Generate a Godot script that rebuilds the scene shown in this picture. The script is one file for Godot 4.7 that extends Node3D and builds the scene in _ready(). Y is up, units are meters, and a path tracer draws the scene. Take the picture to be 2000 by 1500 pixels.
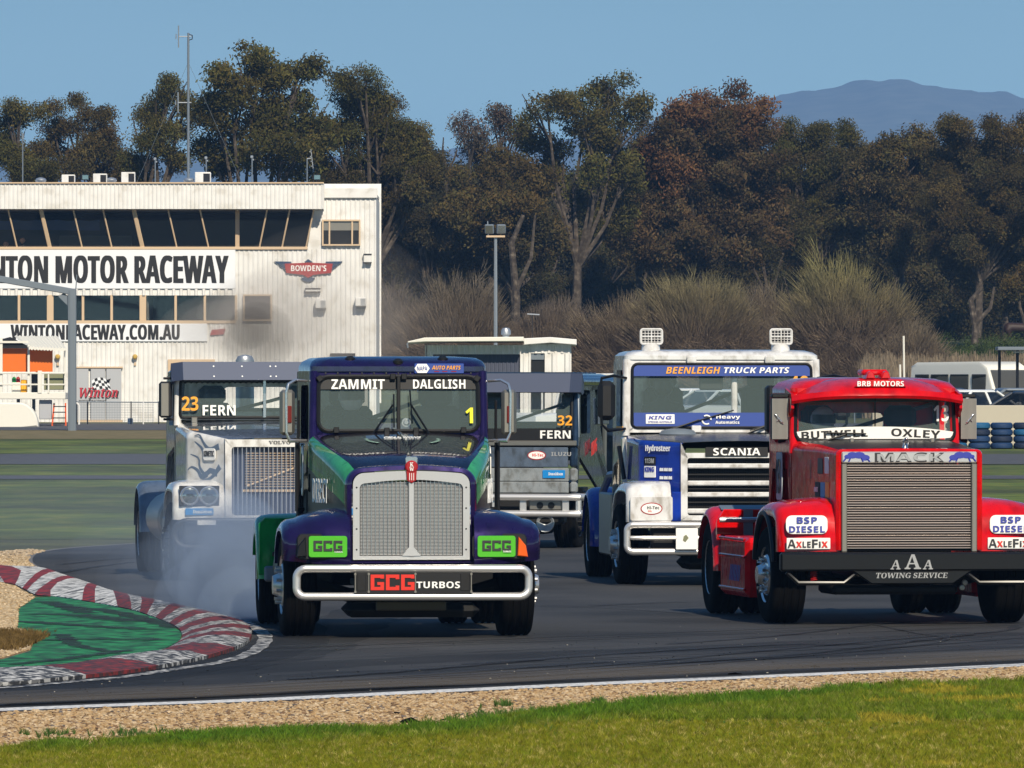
extends Node3D
# A race circuit seen through a long lens: five racing trucks in a hairpin, control tower, gum trees, a far mountain.
const F := 16000.0
const EYE := 2.4
const HY := 762.0
var M := {}
var used := {}
var rng := RandomNumberGenerator.new()

func _ready() -> void:
	rng.seed = 71
	set_camera()
	set_light()
	make_materials()
	build_ground()
	build_kerb()
	build_tower()
	build_stand()
	build_yard()
	build_far()
	build_trees()
	build_truck_purple()
	build_truck_red()
	build_truck_blue()
	build_truck_white()
	build_truck_grey()
	build_smoke()
	build_foreground()

func set_camera() -> void:
	var c := Camera3D.new()
	c.name = "camera"
	add_child(c)
	c.position = Vector3(0, EYE, 0)
	c.rotation.x = atan((HY - 750.0) / F)
	c.fov = rad_to_deg(2.0 * atan(750.0 / F))
	c.near = 1.0
	c.far = 12000.0
	c.current = true

func set_light() -> void:
	var w := WorldEnvironment.new()
	w.name = "air"
	var e := Environment.new()
	e.background_mode = Environment.BG_SKY
	var sm := ProceduralSkyMaterial.new()
	sm.sky_top_color = Color(0.15, 0.275, 0.405)
	sm.sky_horizon_color = Color(0.76, 0.92, 0.90)
	sm.sky_curve = 0.022
	sm.sky_energy_multiplier = 1.45
	# faint high haze, nothing more
	var cover := noise_tex(1024, 0.006, [0.0, Color(1, 1, 1, 0), 0.62, Color(1, 1, 1, 0), 1.0, Color(1, 1, 1, 0.06)], 77, 4)
	cover.width = 2048
	sm.sky_cover = cover
	sm.ground_horizon_color = Color(0.45, 0.45, 0.4)
	sm.ground_bottom_color = Color(0.2, 0.2, 0.16)
	sm.sun_angle_max = 4.0
	var sky := Sky.new()
	sky.sky_material = sm
	e.sky = sky
	e.tonemap_mode = Environment.TONE_MAPPER_LINEAR
	e.tonemap_exposure = 1.12
	e.sdfgi_enabled = true
	e.ssao_enabled = true
	e.ssil_enabled = true
	e.fog_enabled = true
	e.fog_density = 0.00016
	e.fog_light_color = Color(0.55, 0.75, 1.0)
	e.volumetric_fog_enabled = true
	e.volumetric_fog_density = 0.0
	w.environment = e
	add_child(w)
	var s := DirectionalLight3D.new()
	s.name = "sun"
	s.light_energy = 1.6
	s.light_color = Color(1.0, 0.95, 0.86)
	s.light_angular_distance = 0.5
	s.shadow_enabled = true
	add_child(s)
	# high behind the camera and a little to its right
	s.look_at_from_position(Vector3.ZERO, Vector3(-0.2, -0.62, -0.76))

# ---------- mesh building ----------
class B:
	var v := PackedVector3Array()
	var x := Transform3D()
	var col := PackedColorArray()
	var tint := Color.WHITE
	var tinted := false
	func tri(a: Vector3, b: Vector3, c: Vector3) -> void:
		v.push_back(x * a)
		v.push_back(x * b)
		v.push_back(x * c)
		if tinted:
			for i in 3:
				col.push_back(tint)
	func quad(a: Vector3, b: Vector3, c: Vector3, d: Vector3) -> void:
		tri(a, b, c)
		tri(a, c, d)
	func flip_from(n: int) -> void:
		for i in range(n, v.size(), 3):
			var t := v[i + 1]
			v[i + 1] = v[i + 2]
			v[i + 2] = t
	func orient(n: int) -> void:
		var mid := Vector3.ZERO
		for i in range(n, v.size()):
			mid += v[i]
		mid /= maxf(1.0, v.size() - n)
		var s := 0.0
		for i in range(n, v.size(), 3):
			s += (v[i] - mid).dot((v[i + 1] - mid).cross(v[i + 2] - mid))
		if s < 0.0:
			flip_from(n)
	func oquad(a: Vector3, b: Vector3, c: Vector3, d: Vector3, from: Vector3) -> void:
		if (b - a).cross(c - a).dot((a + c) * 0.5 - from) >= 0.0:
			quad(a, b, c, d)
		else:
			quad(a, d, c, b)
	func box(c: Vector3, s: Vector3, bev := 0.0) -> void:
		var n := v.size()
		var h := s * 0.5
		bev = minf(bev, minf(h.x, minf(h.y, h.z)) * 0.9)
		var p := {}
		for i in 8:
			var g := Vector3(-1 if i & 1 == 0 else 1, -1 if i & 2 == 0 else 1, -1 if i & 4 == 0 else 1)
			for k in 3:
				var q := h - Vector3(bev, bev, bev)
				q[k] = h[k]
				p[[i, k]] = c + g * q
		for k in 3:
			var u := 1 << ((k + 1) % 3)
			var w := 1 << ((k + 2) % 3)
			for s2 in [0, 1 << k]:
				oquad(p[[s2, k]], p[[s2 | u, k]], p[[s2 | u | w, k]], p[[s2 | w, k]], c)
		if bev > 0.0:
			for k in 3:
				var ax := 1 << k
				var l := (k + 1) % 3
				var m := (k + 2) % 3
				for s2 in [0, 1 << l, 1 << m, (1 << l) | (1 << m)]:
					oquad(p[[s2, l]], p[[s2, m]], p[[s2 | ax, m]], p[[s2 | ax, l]], c)
			for i in 8:
				var a: Vector3 = p[[i, 0]]
				var b: Vector3 = p[[i, 1]]
				var d: Vector3 = p[[i, 2]]
				if (b - a).cross(d - a).dot(a - c) >= 0.0:
					tri(a, b, d)
				else:
					tri(a, d, b)
		if x.basis.determinant() < 0.0:
			flip_from(n)
	func tube(pts: Array, r: float, seg := 8, closed := false, r1 := -1.0) -> void:
		var rings := []
		var n := pts.size()
		var up := Vector3.ZERO
		for i in n:
			var t: Vector3
			if closed:
				t = (pts[(i + 1) % n] - pts[(i - 1 + n) % n]).normalized()
			else:
				t = (pts[mini(i + 1, n - 1)] - pts[maxi(i - 1, 0)]).normalized()
			if up == Vector3.ZERO:
				up = t.cross(Vector3.RIGHT if absf(t.x) < 0.8 else Vector3.UP).normalized()
			up = (up - t * up.dot(t)).normalized()
			var sd := t.cross(up)
			var rr := r if r1 < 0.0 else lerpf(r, r1, float(i) / (n - 1))
			if i > 0 and (i < n - 1 or closed):
				var t0: Vector3 = (pts[i] - pts[i - 1]).normalized()
				rr = rr / maxf(0.6, t0.dot(t))
			var ring := PackedVector3Array()
			for k in seg:
				var a := TAU * k / seg
				ring.push_back(pts[i] + (up * cos(a) + sd * sin(a)) * rr)
			rings.append(ring)
		if closed:
			rings.append(rings[0])
		loft(rings, true, not closed, not closed)
	func lathe(prof: Array, seg := 16) -> void:
		var rings := []
		for q in prof:
			var ring := PackedVector3Array()
			for k in seg:
				var a := TAU * k / seg
				ring.push_back(Vector3(cos(a) * q.x, q.y, sin(a) * q.x))
			rings.append(ring)
		loft(rings, true, prof[0].x > 0.001, prof[-1].x > 0.001)
	func loft(rings: Array, closed := true, cap0 := false, cap1 := false) -> void:
		var n := v.size()
		var k: int = rings[0].size()
		for i in rings.size() - 1:
			var a: PackedVector3Array = rings[i]
			var b: PackedVector3Array = rings[i + 1]
			for j in (k if closed else k - 1):
				var j2 := (j + 1) % k
				quad(a[j], a[j2], b[j2], b[j])
		for side in 2:
			if (cap0 if side == 0 else cap1):
				var r: PackedVector3Array = rings[0] if side == 0 else rings[-1]
				var mid := Vector3.ZERO
				for q in r:
					mid += q
				mid /= r.size()
				for j in k:
					if side == 0:
						tri(mid, r[(j + 1) % k], r[j])
					else:
						tri(mid, r[j], r[(j + 1) % k])
		orient(n)
	func prism(poly: PackedVector2Array, z0: float, z1: float, bev := 0.0) -> void:
		var n := v.size()
		var idx := PackedInt32Array()
		var inner := poly
		if bev > 0.0:
			var off := Geometry2D.offset_polygon(poly, -bev, Geometry2D.JOIN_MITER)
			if off.size() == 1 and off[0].size() == poly.size():
				inner = off[0]
				# line the shrunk outline up with the first
				var best := 0
				for s in inner.size():
					if inner[s].distance_squared_to(poly[0]) < inner[best].distance_squared_to(poly[0]):
						best = s
				var again := PackedVector2Array()
				for s in inner.size():
					again.push_back(inner[(best + s) % inner.size()])
				inner = again
		var rings := []
		for q in ([[z0, inner], [z0 + bev, poly], [z1 - bev, poly], [z1, inner]] if bev > 0.0 and inner != poly else [[z0, poly], [z1, poly]]):
			var ring := PackedVector3Array()
			for p in q[1]:
				ring.push_back(Vector3(p.x, p.y, q[0]))
			rings.append(ring)
		var k := poly.size()
		for i in rings.size() - 1:
			for j in k:
				quad(rings[i][j], rings[i][(j + 1) % k], rings[i + 1][(j + 1) % k], rings[i + 1][j])
		idx = Geometry2D.triangulate_polygon(inner)
		var turn := 1.0 if Geometry2D.is_polygon_clockwise(poly) else -1.0
		for i in range(0, idx.size(), 3):
			var a: Vector2 = inner[idx[i]]
			var b: Vector2 = inner[idx[i + 1]]
			var c: Vector2 = inner[idx[i + 2]]
			if (b - a).cross(c - a) * turn < 0.0:
				var t := b
				b = c
				c = t
			tri(Vector3(a.x, a.y, z0), Vector3(b.x, b.y, z0), Vector3(c.x, c.y, z0))
			tri(Vector3(a.x, a.y, z1), Vector3(c.x, c.y, z1), Vector3(b.x, b.y, z1))
		orient(n)
	# a wall between four corners (bl, br, tr, tl) with a rounded opening given in 0..1 units; thickness goes along t
	func holed(q: Array, u0: float, v0: float, u1: float, v1: float, r: float, t: Vector3) -> PackedVector3Array:
		var n := v.size()
		var wide: float = (q[1] - q[0]).length()
		var high: float = (q[3] - q[0]).length()
		var inner := []
		var ru := r / wide
		var rv := r / high
		for c in [[u1 - ru, v1 - rv, 0.0], [u0 + ru, v1 - rv, 0.25], [u0 + ru, v0 + rv, 0.5], [u1 - ru, v0 + rv, 0.75]]:
			for i in 5:
				var a: float = TAU * (c[2] + 0.0625 * i)
				inner.append(Vector2(c[0] + cos(a) * ru, c[1] + sin(a) * rv))
		var mid := Vector2((u0 + u1) / 2, (v0 + v1) / 2)
		var outer := []
		for p in inner:
			var d: Vector2 = p - mid
			var k := 1e9
			if d.x > 1e-6: k = minf(k, (1.0 - mid.x) / d.x)
			if d.x < -1e-6: k = minf(k, -mid.x / d.x)
			if d.y > 1e-6: k = minf(k, (1.0 - mid.y) / d.y)
			if d.y < -1e-6: k = minf(k, -mid.y / d.y)
			outer.append(mid + d * k)
		for c in 4:
			outer[c * 5 + 2] = [Vector2(1, 1), Vector2(0, 1), Vector2(0, 0), Vector2(1, 0)][c]
		var rings := [PackedVector3Array(), PackedVector3Array(), PackedVector3Array(), PackedVector3Array()]
		for i in 20:
			for s in 2:
				var p: Vector2 = outer[i] if s == 0 else inner[i]
				var w: Vector3 = q[0].lerp(q[1], p.x).lerp(q[3].lerp(q[2], p.x), p.y)
				rings[s].push_back(w)
				rings[3 - s].push_back(w + t)
		rings.append(rings[0])
		loft(rings)
		return rings[1]
	func fan(ring: PackedVector3Array, off := Vector3.ZERO) -> void:
		var mid := Vector3.ZERO
		for p in ring:
			mid += p
		mid /= ring.size()
		for i in ring.size():
			tri(mid + off, ring[i] + off, ring[(i + 1) % ring.size()] + off)
	func add_mesh(m: Mesh, t: Transform3D) -> void:
		for s in m.get_surface_count():
			var arr := m.surface_get_arrays(s)
			var vs: PackedVector3Array = arr[Mesh.ARRAY_VERTEX]
			var ix := PackedInt32Array()
			if arr[Mesh.ARRAY_INDEX] != null:
				ix = arr[Mesh.ARRAY_INDEX]
			else:
				ix = PackedInt32Array(range(vs.size()))
			for i in range(0, ix.size() - 2, 3):
				tri(t * vs[ix[i]], t * vs[ix[i + 2]], t * vs[ix[i + 1]])
	func text(s: String, at: Transform3D, w: float, h: float, font := "Droid Sans", weight := 700, slant := 0.0, deep := 0.004) -> void:
		var f := SystemFont.new()
		f.font_names = PackedStringArray([font])
		f.font_weight = weight
		var m := TextMesh.new()
		m.text = s
		m.font = f
		m.font_size = 64
		m.pixel_size = 0.01
		m.depth = 0.01
		m.curve_step = 2.0
		var bx := m.get_aabb()
		var sc := Vector3(w / maxf(bx.size.x, 1e-4), h / maxf(bx.size.y, 1e-4), deep / 0.01)
		var sh := Transform3D(Basis(Vector3(1, 0, 0), Vector3(slant, 1, 0), Vector3(0, 0, 1)), Vector3.ZERO)
		add_mesh(m, at * sh * Transform3D(Basis.from_scale(sc), Vector3.ZERO) * Transform3D(Basis(), -bx.get_center()))
	func mesh() -> ArrayMesh:
		var n := v.size()
		var fn := PackedVector3Array()
		fn.resize(n / 3)
		var near := {}
		for i in range(0, n, 3):
			var nn := (v[i + 1] - v[i]).cross(v[i + 2] - v[i])
			fn[i / 3] = nn
			for k in 3:
				var key := Vector3i((v[i + k] * 2000.0).round())
				if near.has(key):
					near[key].push_back(i / 3)
				else:
					near[key] = PackedInt32Array([i / 3])
		var nor := PackedVector3Array()
		nor.resize(n)
		for i in n:
			var own := fn[i / 3].normalized()
			var sum := Vector3.ZERO
			for j in near[Vector3i((v[i] * 2000.0).round())]:
				var o := fn[j]
				if o.dot(own) > 0.76 * o.length():
					sum += o
			nor[i] = sum.normalized() if sum.length_squared() > 1e-18 else (own if own.length_squared() > 0.5 else Vector3.UP)
		# Godot's front faces run clockwise
		for i in range(0, n, 3):
			var t := v[i + 1]
			v[i + 1] = v[i + 2]
			v[i + 2] = t
			t = nor[i + 1]
			nor[i + 1] = nor[i + 2]
			nor[i + 2] = t
		var arr := []
		arr.resize(Mesh.ARRAY_MAX)
		arr[Mesh.ARRAY_VERTEX] = v
		arr[Mesh.ARRAY_NORMAL] = nor
		if tinted:
			arr[Mesh.ARRAY_COLOR] = col
		var am := ArrayMesh.new()
		if n:
			am.add_surface_from_arrays(Mesh.PRIMITIVE_TRIANGLES, arr)
		return am

func rrect(w: float, h: float, r: float, seg := 4) -> PackedVector2Array:
	var o := PackedVector2Array()
	for c in 4:
		var m: Vector2 = Vector2(w / 2 - r, h / 2 - r) * [Vector2(1, 1), Vector2(-1, 1), Vector2(-1, -1), Vector2(1, -1)][c]
		for i in seg + 1:
			var a := PI / 2 * (c + float(i) / seg)
			o.push_back(m + Vector2(cos(a), sin(a)) * r)
	return o

func shift(p: PackedVector2Array, by: Vector2) -> PackedVector2Array:
	var o := PackedVector2Array()
	for q in p:
		o.push_back(q + by)
	return o

func v2(a: Array) -> PackedVector2Array:
	var o := PackedVector2Array()
	for i in range(0, a.size(), 2):
		o.push_back(Vector2(a[i], a[i + 1]))
	return o

func T(p: Vector3, rx := 0.0, ry := 0.0, rz := 0.0) -> Transform3D:
	return Transform3D(Basis.from_euler(Vector3(rx, ry, rz)), p)

# ---------- naming ----------
func numbered(called: String, parent: Node) -> String:
	var key := [parent.get_instance_id(), called]
	used[key] = used.get(key, -1) + 1
	return called if used[key] == 0 else "%s_%03d" % [called, used[key]]

func hang(n: Node3D, called: String, parent: Node) -> Node3D:
	n.name = numbered(called, parent)
	parent.add_child(n, true)
	return n

func put(b: B, called: String, m: Material, parent: Node = self) -> MeshInstance3D:
	return use(b.mesh(), called, m, parent)

func use(me: Mesh, called: String, m: Material, parent: Node = self, at := Transform3D()) -> MeshInstance3D:
	var o := MeshInstance3D.new()
	o.mesh = me
	o.material_override = m
	o.transform = at
	hang(o, called, parent)
	return o

func tag(o: Node, label: String, category := "", group := "") -> Node:
	o.set_meta("label", label)
	if category:
		o.set_meta("category", category)
	if group:
		o.set_meta("group", group)
	return o

func thing(called: String, label: String, category: String, at := Vector3.ZERO, turn := 0.0, group := "") -> Node3D:
	var o := Node3D.new()
	hang(o, called, self)
	o.position = at
	o.rotation.y = turn
	tag(o, label, category, group)
	return o

func struct(o: Node) -> Node:
	o.set_meta("kind", "structure")
	return o

func stuff(o: Node) -> Node:
	o.set_meta("kind", "stuff")
	return o

func multi(me: Mesh, where: Array, colors: Array, called: String, m: Material, parent: Node = self) -> MultiMeshInstance3D:
	var mm := MultiMesh.new()
	mm.transform_format = MultiMesh.TRANSFORM_3D
	mm.use_colors = colors.size() > 0
	mm.mesh = me
	mm.instance_count = where.size()
	for i in where.size():
		mm.set_instance_transform(i, where[i])
		if colors.size():
			mm.set_instance_color(i, colors[i])
	var o := MultiMeshInstance3D.new()
	o.multimesh = mm
	o.material_override = m
	hang(o, called, parent)
	return o

# ---------- materials ----------
func mat(called: String, c: Color, rough := 0.6, metal := 0.0) -> StandardMaterial3D:
	var m := StandardMaterial3D.new()
	m.resource_name = called
	m.albedo_color = c
	m.roughness = rough
	m.metallic = metal
	M[called] = m
	return m

func paint(called: String, c: Color, metal := 0.0) -> StandardMaterial3D:
	var m := mat(called, c, 0.32, metal)
	m.clearcoat_enabled = true
	m.clearcoat = 1.0
	m.metallic_specular = 0.2
	# road film and wiped patches
	m.detail_enabled = true
	m.detail_blend_mode = BaseMaterial3D.BLEND_MODE_MUL
	m.detail_albedo = film
	m.detail_uv_layer = BaseMaterial3D.DETAIL_UV_2
	m.uv2_triplanar = true
	m.uv2_scale = Vector3(.55, .35, .55)
	m.roughness_texture = wipe
	m.roughness = 0.6
	m.uv1_triplanar = true
	m.uv1_scale = Vector3(.8, .5, .8)
	m.clearcoat_roughness = 0.04
	return m

func noise_tex(size: int, freq: float, ramp: Array, sd: int, oct := 4, kind := FastNoiseLite.TYPE_SIMPLEX_SMOOTH) -> NoiseTexture2D:
	var n := FastNoiseLite.new()
	n.noise_type = kind
	n.seed = sd
	n.frequency = freq
	n.fractal_octaves = oct
	var t := NoiseTexture2D.new()
	t.width = size
	t.height = size
	t.seamless = true
	t.noise = n
	var g := Gradient.new()
	var offs := PackedFloat32Array()
	var cols := PackedColorArray()
	for i in range(0, ramp.size(), 2):
		offs.push_back(ramp[i])
		cols.push_back(ramp[i + 1])
	g.offsets = offs
	g.colors = cols
	t.color_ramp = g
	return t

# colour from world-space noise, metres per tile; a second, coarser layer is multiplied over it
func ground_mat(called: String, tex: Texture2D, metres: float, rough := 0.9, over: Texture2D = null, over_metres := 20.0) -> StandardMaterial3D:
	var m := mat(called, Color.WHITE, rough)
	m.albedo_texture = tex
	m.uv1_triplanar = true
	m.uv1_world_triplanar = true
	m.uv1_scale = Vector3.ONE / metres
	if over:
		m.detail_enabled = true
		m.detail_albedo = over
		m.detail_blend_mode = BaseMaterial3D.BLEND_MODE_MUL
		m.detail_uv_layer = BaseMaterial3D.DETAIL_UV_2
		m.uv2_triplanar = true
		m.uv2_world_triplanar = true
		m.uv2_scale = Vector3.ONE / over_metres
	return m

func g1(x: float) -> Color:
	return Color(x, x, x)

func lin(r: float, g: float, b: float) -> Color:
	return Color(r, g, b).linear_to_srgb()

var film: NoiseTexture2D
var wipe: NoiseTexture2D

func make_materials() -> void:
	film = noise_tex(512, 0.02, [0.12, Color(.78, .76, .73), 0.4, Color(.94, .935, .93), 0.6, g1(1.0), 1.0, g1(1.0)], 51, 6)
	wipe = noise_tex(256, 0.03, [0.2, g1(.35), 0.8, g1(.85)], 52, 5)
	ground_mat("asphalt", noise_tex(1024, 0.25, [0.12, lin(.010, .0098, .0098), 0.45, lin(.030, .0292, .029), 0.62, lin(.042, .041, .0405), 0.8, lin(.13, .128, .124)], 3, 3), 5.0, 0.82,
		noise_tex(512, 0.012, [0.15, g1(.62), 0.5, g1(.88), 0.8, g1(1.0)], 5, 5), 26.0)
	ground_mat("far_asphalt", noise_tex(256, 0.05, [0.0, lin(.05, .052, .06), 1.0, lin(.09, .092, .1)], 4), 6.0)
	ground_mat("turf", noise_tex(1024, 0.08, [0.2, lin(.045, .06, .012), 0.5, lin(.085, .095, .02), 0.8, lin(.14, .13, .035)], 8, 5), 6.0, 1.0,
		noise_tex(512, 0.02, [0.2, g1(.7), 0.8, g1(1.0)], 9), 40.0)
	ground_mat("infield", noise_tex(512, 0.03, [0.2, lin(.06, .105, .008), 0.6, lin(.12, .155, .016), 0.9, lin(.2, .19, .035)], 17, 6), 16.0, 1.0,
		noise_tex(512, 0.014, [0.25, g1(.66), 0.75, g1(1.0)], 19, 5), 70.0)
	ground_mat("paddock", noise_tex(512, 0.03, [0.2, lin(.11, .095, .03), 0.6, lin(.17, .13, .055), 0.9, lin(.21, .16, .07)], 18, 5), 14.0, 1.0)
	ground_mat("gravel_bed", noise_tex(1024, 0.12, [0.15, lin(.09, .055, .025), 0.5, lin(.27, .18, .09), 0.8, lin(.42, .3, .17)], 10, 4), 2.5, 1.0,
		noise_tex(256, 0.02, [0.2, g1(.75), 0.8, g1(1.0)], 12), 9.0)
	ground_mat("green_paint", noise_tex(1024, 0.02, [0.18, lin(.035, .06, .035), 0.4, lin(.014, .18, .055), 0.7, lin(.018, .26, .075), 0.92, lin(.1, .27, .1)], 13, 6), 7.0, 0.7,
		noise_tex(512, 0.03, [0.3, g1(.55), 0.5, g1(1.0)], 14, 4), 5.0)
	var worn := noise_tex(1024, 0.014, [0.28, lin(.03, .03, .032), 0.40, lin(.1, .1, .1), 0.47, lin(.62, .61, .58), 0.8, lin(.72, .71, .68)], 21, 6)
	var worn_red := noise_tex(1024, 0.014, [0.28, lin(.03, .025, .026), 0.40, lin(.12, .02, .018), 0.5, lin(.27, .016, .014), 0.85, lin(.33, .03, .025)], 22, 6)
	ground_mat("kerb_white", worn, 3.2, 0.7)
	ground_mat("kerb_red", worn_red, 3.2, 0.7)
	ground_mat("kerb_white_scuffed", noise_tex(1024, 0.018, [0.4, lin(.028, .028, .03), 0.54, lin(.08, .08, .08), 0.62, lin(.6, .59, .56)], 23, 6), 2.6, 0.7)
	ground_mat("kerb_red_scuffed", noise_tex(1024, 0.018, [0.35, lin(.03, .025, .026), 0.5, lin(.11, .018, .016), 0.7, lin(.28, .025, .02)], 24, 6), 2.6, 0.7)
	ground_mat("line_paint", noise_tex(512, 0.06, [0.25, lin(.2, .2, .2), 0.4, lin(.68, .67, .65), 1.0, lin(.78, .77, .75)], 25, 5), 2.0, 0.7)
	var sk := ground_mat("skid", noise_tex(512, 0.05, [0.2, lin(.015, .015, .016), 0.9, lin(.03, .03, .032)], 27), 2.0, 0.75)
	sk.transparency = BaseMaterial3D.TRANSPARENCY_ALPHA
	sk.albedo_color = Color(1, 1, 1, 0.6)
	var du := mat("dust_film", Color(.5, .45, .38, .10), .9)
	du.transparency = BaseMaterial3D.TRANSPARENCY_ALPHA
	var rf := ground_mat("rubber_film", noise_tex(256, 0.04, [0.2, lin(.01, .01, .01), 0.9, lin(.028, .027, .027)], 28), 3.0, .7)
	rf.transparency = BaseMaterial3D.TRANSPARENCY_ALPHA
	rf.albedo_color = Color(1, 1, 1, .3)
	# building
	var wl := ground_mat("white_steel", noise_tex(512, 0.015, [0.15, lin(.62, .60, .56), 0.35, lin(.72, .71, .69), 0.8, lin(.78, .775, .76)], 31, 5), 7.0, 0.55)
	wl.metallic = 0.0
	mat("sign_white", Color(.9, .91, .93), .5)
	mat("sign_black", Color(.1, .1, .1), .6)
	mat("beige_trim", Color(.80, .70, .58), .6)
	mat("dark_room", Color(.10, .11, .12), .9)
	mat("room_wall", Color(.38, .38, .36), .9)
	mat("blue_cloth", Color(.08, .2, .4), .8)
	mat("grey_steel", Color(.45, .49, .53), .55, .3)
	mat("galvanised", Color(.68, .7, .72), .4, .7)
	mat("orange_panel", Color(.86, .42, .03), .55)
	mat("orange_step", Color(.85, .36, .16), .6)
	mat("concrete_white", Color(.88, .87, .83), .8)
	mat("concrete", Color(.72, .69, .63), .9)
	mat("slat_metal", Color(.78, .73, .70), .34, .75)
	mat("mirror_grey", Color(.6, .6, .58), .5)
	mat("edge_dust", Color(.42, .41, .4), .8)
	mat("grey_door", Color(.68, .69, .71), .6)
	mat("olive_mesh", Color(.48, .49, .38), .8)
	mat("logo_red", Color(.62, .04, .06), .5)
	mat("script_red", Color(.72, .16, .22), .6)
	mat("logo_blue", Color(.08, .22, .36), .5)
	mat("lamp_amber", Color(.75, .62, .3), .4)
	mat("yellow", Color(.9, .72, .1), .5)
	mat("tyre_blue", Color(.07, .2, .36), .7)
	mat("tyre_teal", Color(.08, .33, .5), .7)
	mat("tyre_navy", Color(.06, .13, .24), .7)
	# glass
	for q in [["glass", Color(.75, .85, .83, .12)], ["tower_glass", Color(.3, .36, .4, .1)], ["car_glass", Color(.05, .06, .07, .7)]]:
		var gm := mat(q[0], q[1], 0.03)
		gm.metallic_specular = .42
		gm.transparency = BaseMaterial3D.TRANSPARENCY_ALPHA
	# trucks
	mat("rubber", Color(.034, .032, .031), .92).metallic_specular = .25
	mat("black_trim", Color(.055, .055, .06), .5)
	mat("black_satin", Color(.04, .04, .045), .35)
	mat("chassis", Color(.04, .04, .042), .7)
	mat("chrome", Color(.86, .86, .86), .2, .85)
	mat("brushed", Color(.88, .87, .86), .36, .72)
	mat("stainless_dull", Color(.62, .6, .56), .42, .9)
	mat("dark_steel", Color(.22, .22, .23), .45, .8)
	mat("alloy", Color(.8, .8, .8), .3, .8)
	mat("interior", Color(.17, .19, .19), .9)
	mat("cage", Color(.3, .33, .34), .6)
	mat("letter_white", Color(.95, .95, .94), .5)
	mat("letter_yellow", Color(.93, .9, .05), .5)
	mat("letter_orange", Color(.92, .62, .12), .5)
	mat("letter_red", Color(.85, .17, .1), .5)
	mat("letter_grey", Color(.19, .19, .2), .5)
	mat("letter_blue", Color(.2, .24, .62), .5)
	mat("letter_silver", Color(.72, .72, .72), .35, .4)
	mat("sticker_white", Color(.93, .93, .92), .4)
	mat("sticker_blue", Color(.08, .5, .78), .4)
	mat("decal_blue", Color(.10, .24, .56), .4)
	mat("lime", Color(.29, .69, .12), .45)
	mat("amber", Color(.9, .36, .06), .3)
	mat("brake_red", Color(.42, .1, .05), .3)
	mat("lens", Color(.6, .63, .63), .12, .9)
	mat("suit", Color(.12, .12, .14), .8)
	mat("helmet", Color(.78, .79, .8), .3)
	mat("skin", Color(.7, .5, .4), .6)
	mat("visor_grey", Color(.28, .31, .39), .45, .3)
	mat("mesh_dark", Color(.05, .05, .055), .7)
	paint("purple", Color(.115, .07, .27), .3)
	paint("purple_dark", Color(.075, .055, .15), .3)
	paint("mint", Color(.22, .60, .38))
	paint("green", Color(.03, .55, .24))
	paint("red", Color(.80, .015, .02))
	paint("red_side", Color(.86, .06, .09)).clearcoat = .35
	paint("navy", Color(.09, .22, .62))
	paint("white", Color(.86, .86, .86))
	paint("cream", Color(.88, .875, .86))
	paint("slate", Color(.38, .43, .50), .3)
	paint("slate_light", Color(.60, .62, .63), .3)
	paint("midnight", Color(.15, .22, .31), .3)
	mat("stripe_silver", Color(.42, .47, .52), .4, .3)
	# plants
	var lf := mat("leaf", Color.WHITE, .9)
	lf.metallic_specular = .15
	lf.vertex_color_use_as_albedo = true
	lf.backlight_enabled = true
	lf.backlight = Color(.5, .5, .5)
	var bk := mat("bark", Color.WHITE, .9)
	bk.albedo_texture = noise_tex(256, 0.03, [0.2, lin(.03, .022, .016), 0.6, lin(.07, .055, .042), 0.9, lin(.17, .14, .11)], 41, 4)
	bk.uv1_triplanar = true
	bk.uv1_scale = Vector3.ONE / 3.0
	var tw := mat("twig", Color.WHITE, .9)
	tw.vertex_color_use_as_albedo = true
	var pb := mat("pebble", Color.WHITE, .9)
	pb.vertex_color_use_as_albedo = true
	ground_mat("mountain_bush", noise_tex(512, 0.03, [0.2, lin(.10, .13, .12), 0.8, lin(.17, .2, .18)], 43, 5), 700.0, 1.0)

# ---------- ground ----------
func gy(d: float) -> float:
	var k := [130.0, 0.0, 333.0, 1.1, 350.0, 1.4, 440.0, 5.0, 620.0, 6.5, 3200.0, 20.0, 9200.0, 40.0]
	if d <= 130.0:
		return 0.0
	for i in range(0, k.size() - 2, 2):
		if d <= k[i + 2]:
			return lerpf(k[i + 1], k[i + 3], (d - k[i]) / (k[i + 2] - k[i]))
	return 40.0

func W(x: float, d: float, up := 0.0) -> Vector3:
	return Vector3(x, gy(d) + up, -d)

# where the line of sight through a point of the photograph meets the ground
func at(px: float, py: float, up := 0.0) -> Vector3:
	var lo := 30.0
	var hi := 345.0
	for i in 40:
		var m := (lo + hi) / 2
		if HY + F * (EYE - gy(m)) / m > py:
			lo = m
		else:
			hi = m
	return W((px - 1000.0) / F * lo, lo, up)

func sheet(pts: Array, up: float, called: String, m: Material) -> MeshInstance3D:
	var poly := PackedVector2Array()
	for p in pts:
		poly.push_back(Vector2(p.x, -p.z))
	var b := B.new()
	var idx := Geometry2D.triangulate_polygon(poly)
	for i in range(0, idx.size(), 3):
		var q := []
		for k in 3:
			q.append(W(poly[idx[i + k]].x, poly[idx[i + k]].y, up))
		if (q[1] - q[0]).cross(q[2] - q[0]).y < 0:
			b.tri(q[0], q[2], q[1])
		else:
			b.tri(q[0], q[1], q[2])
	return put(b, called, m)

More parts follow.
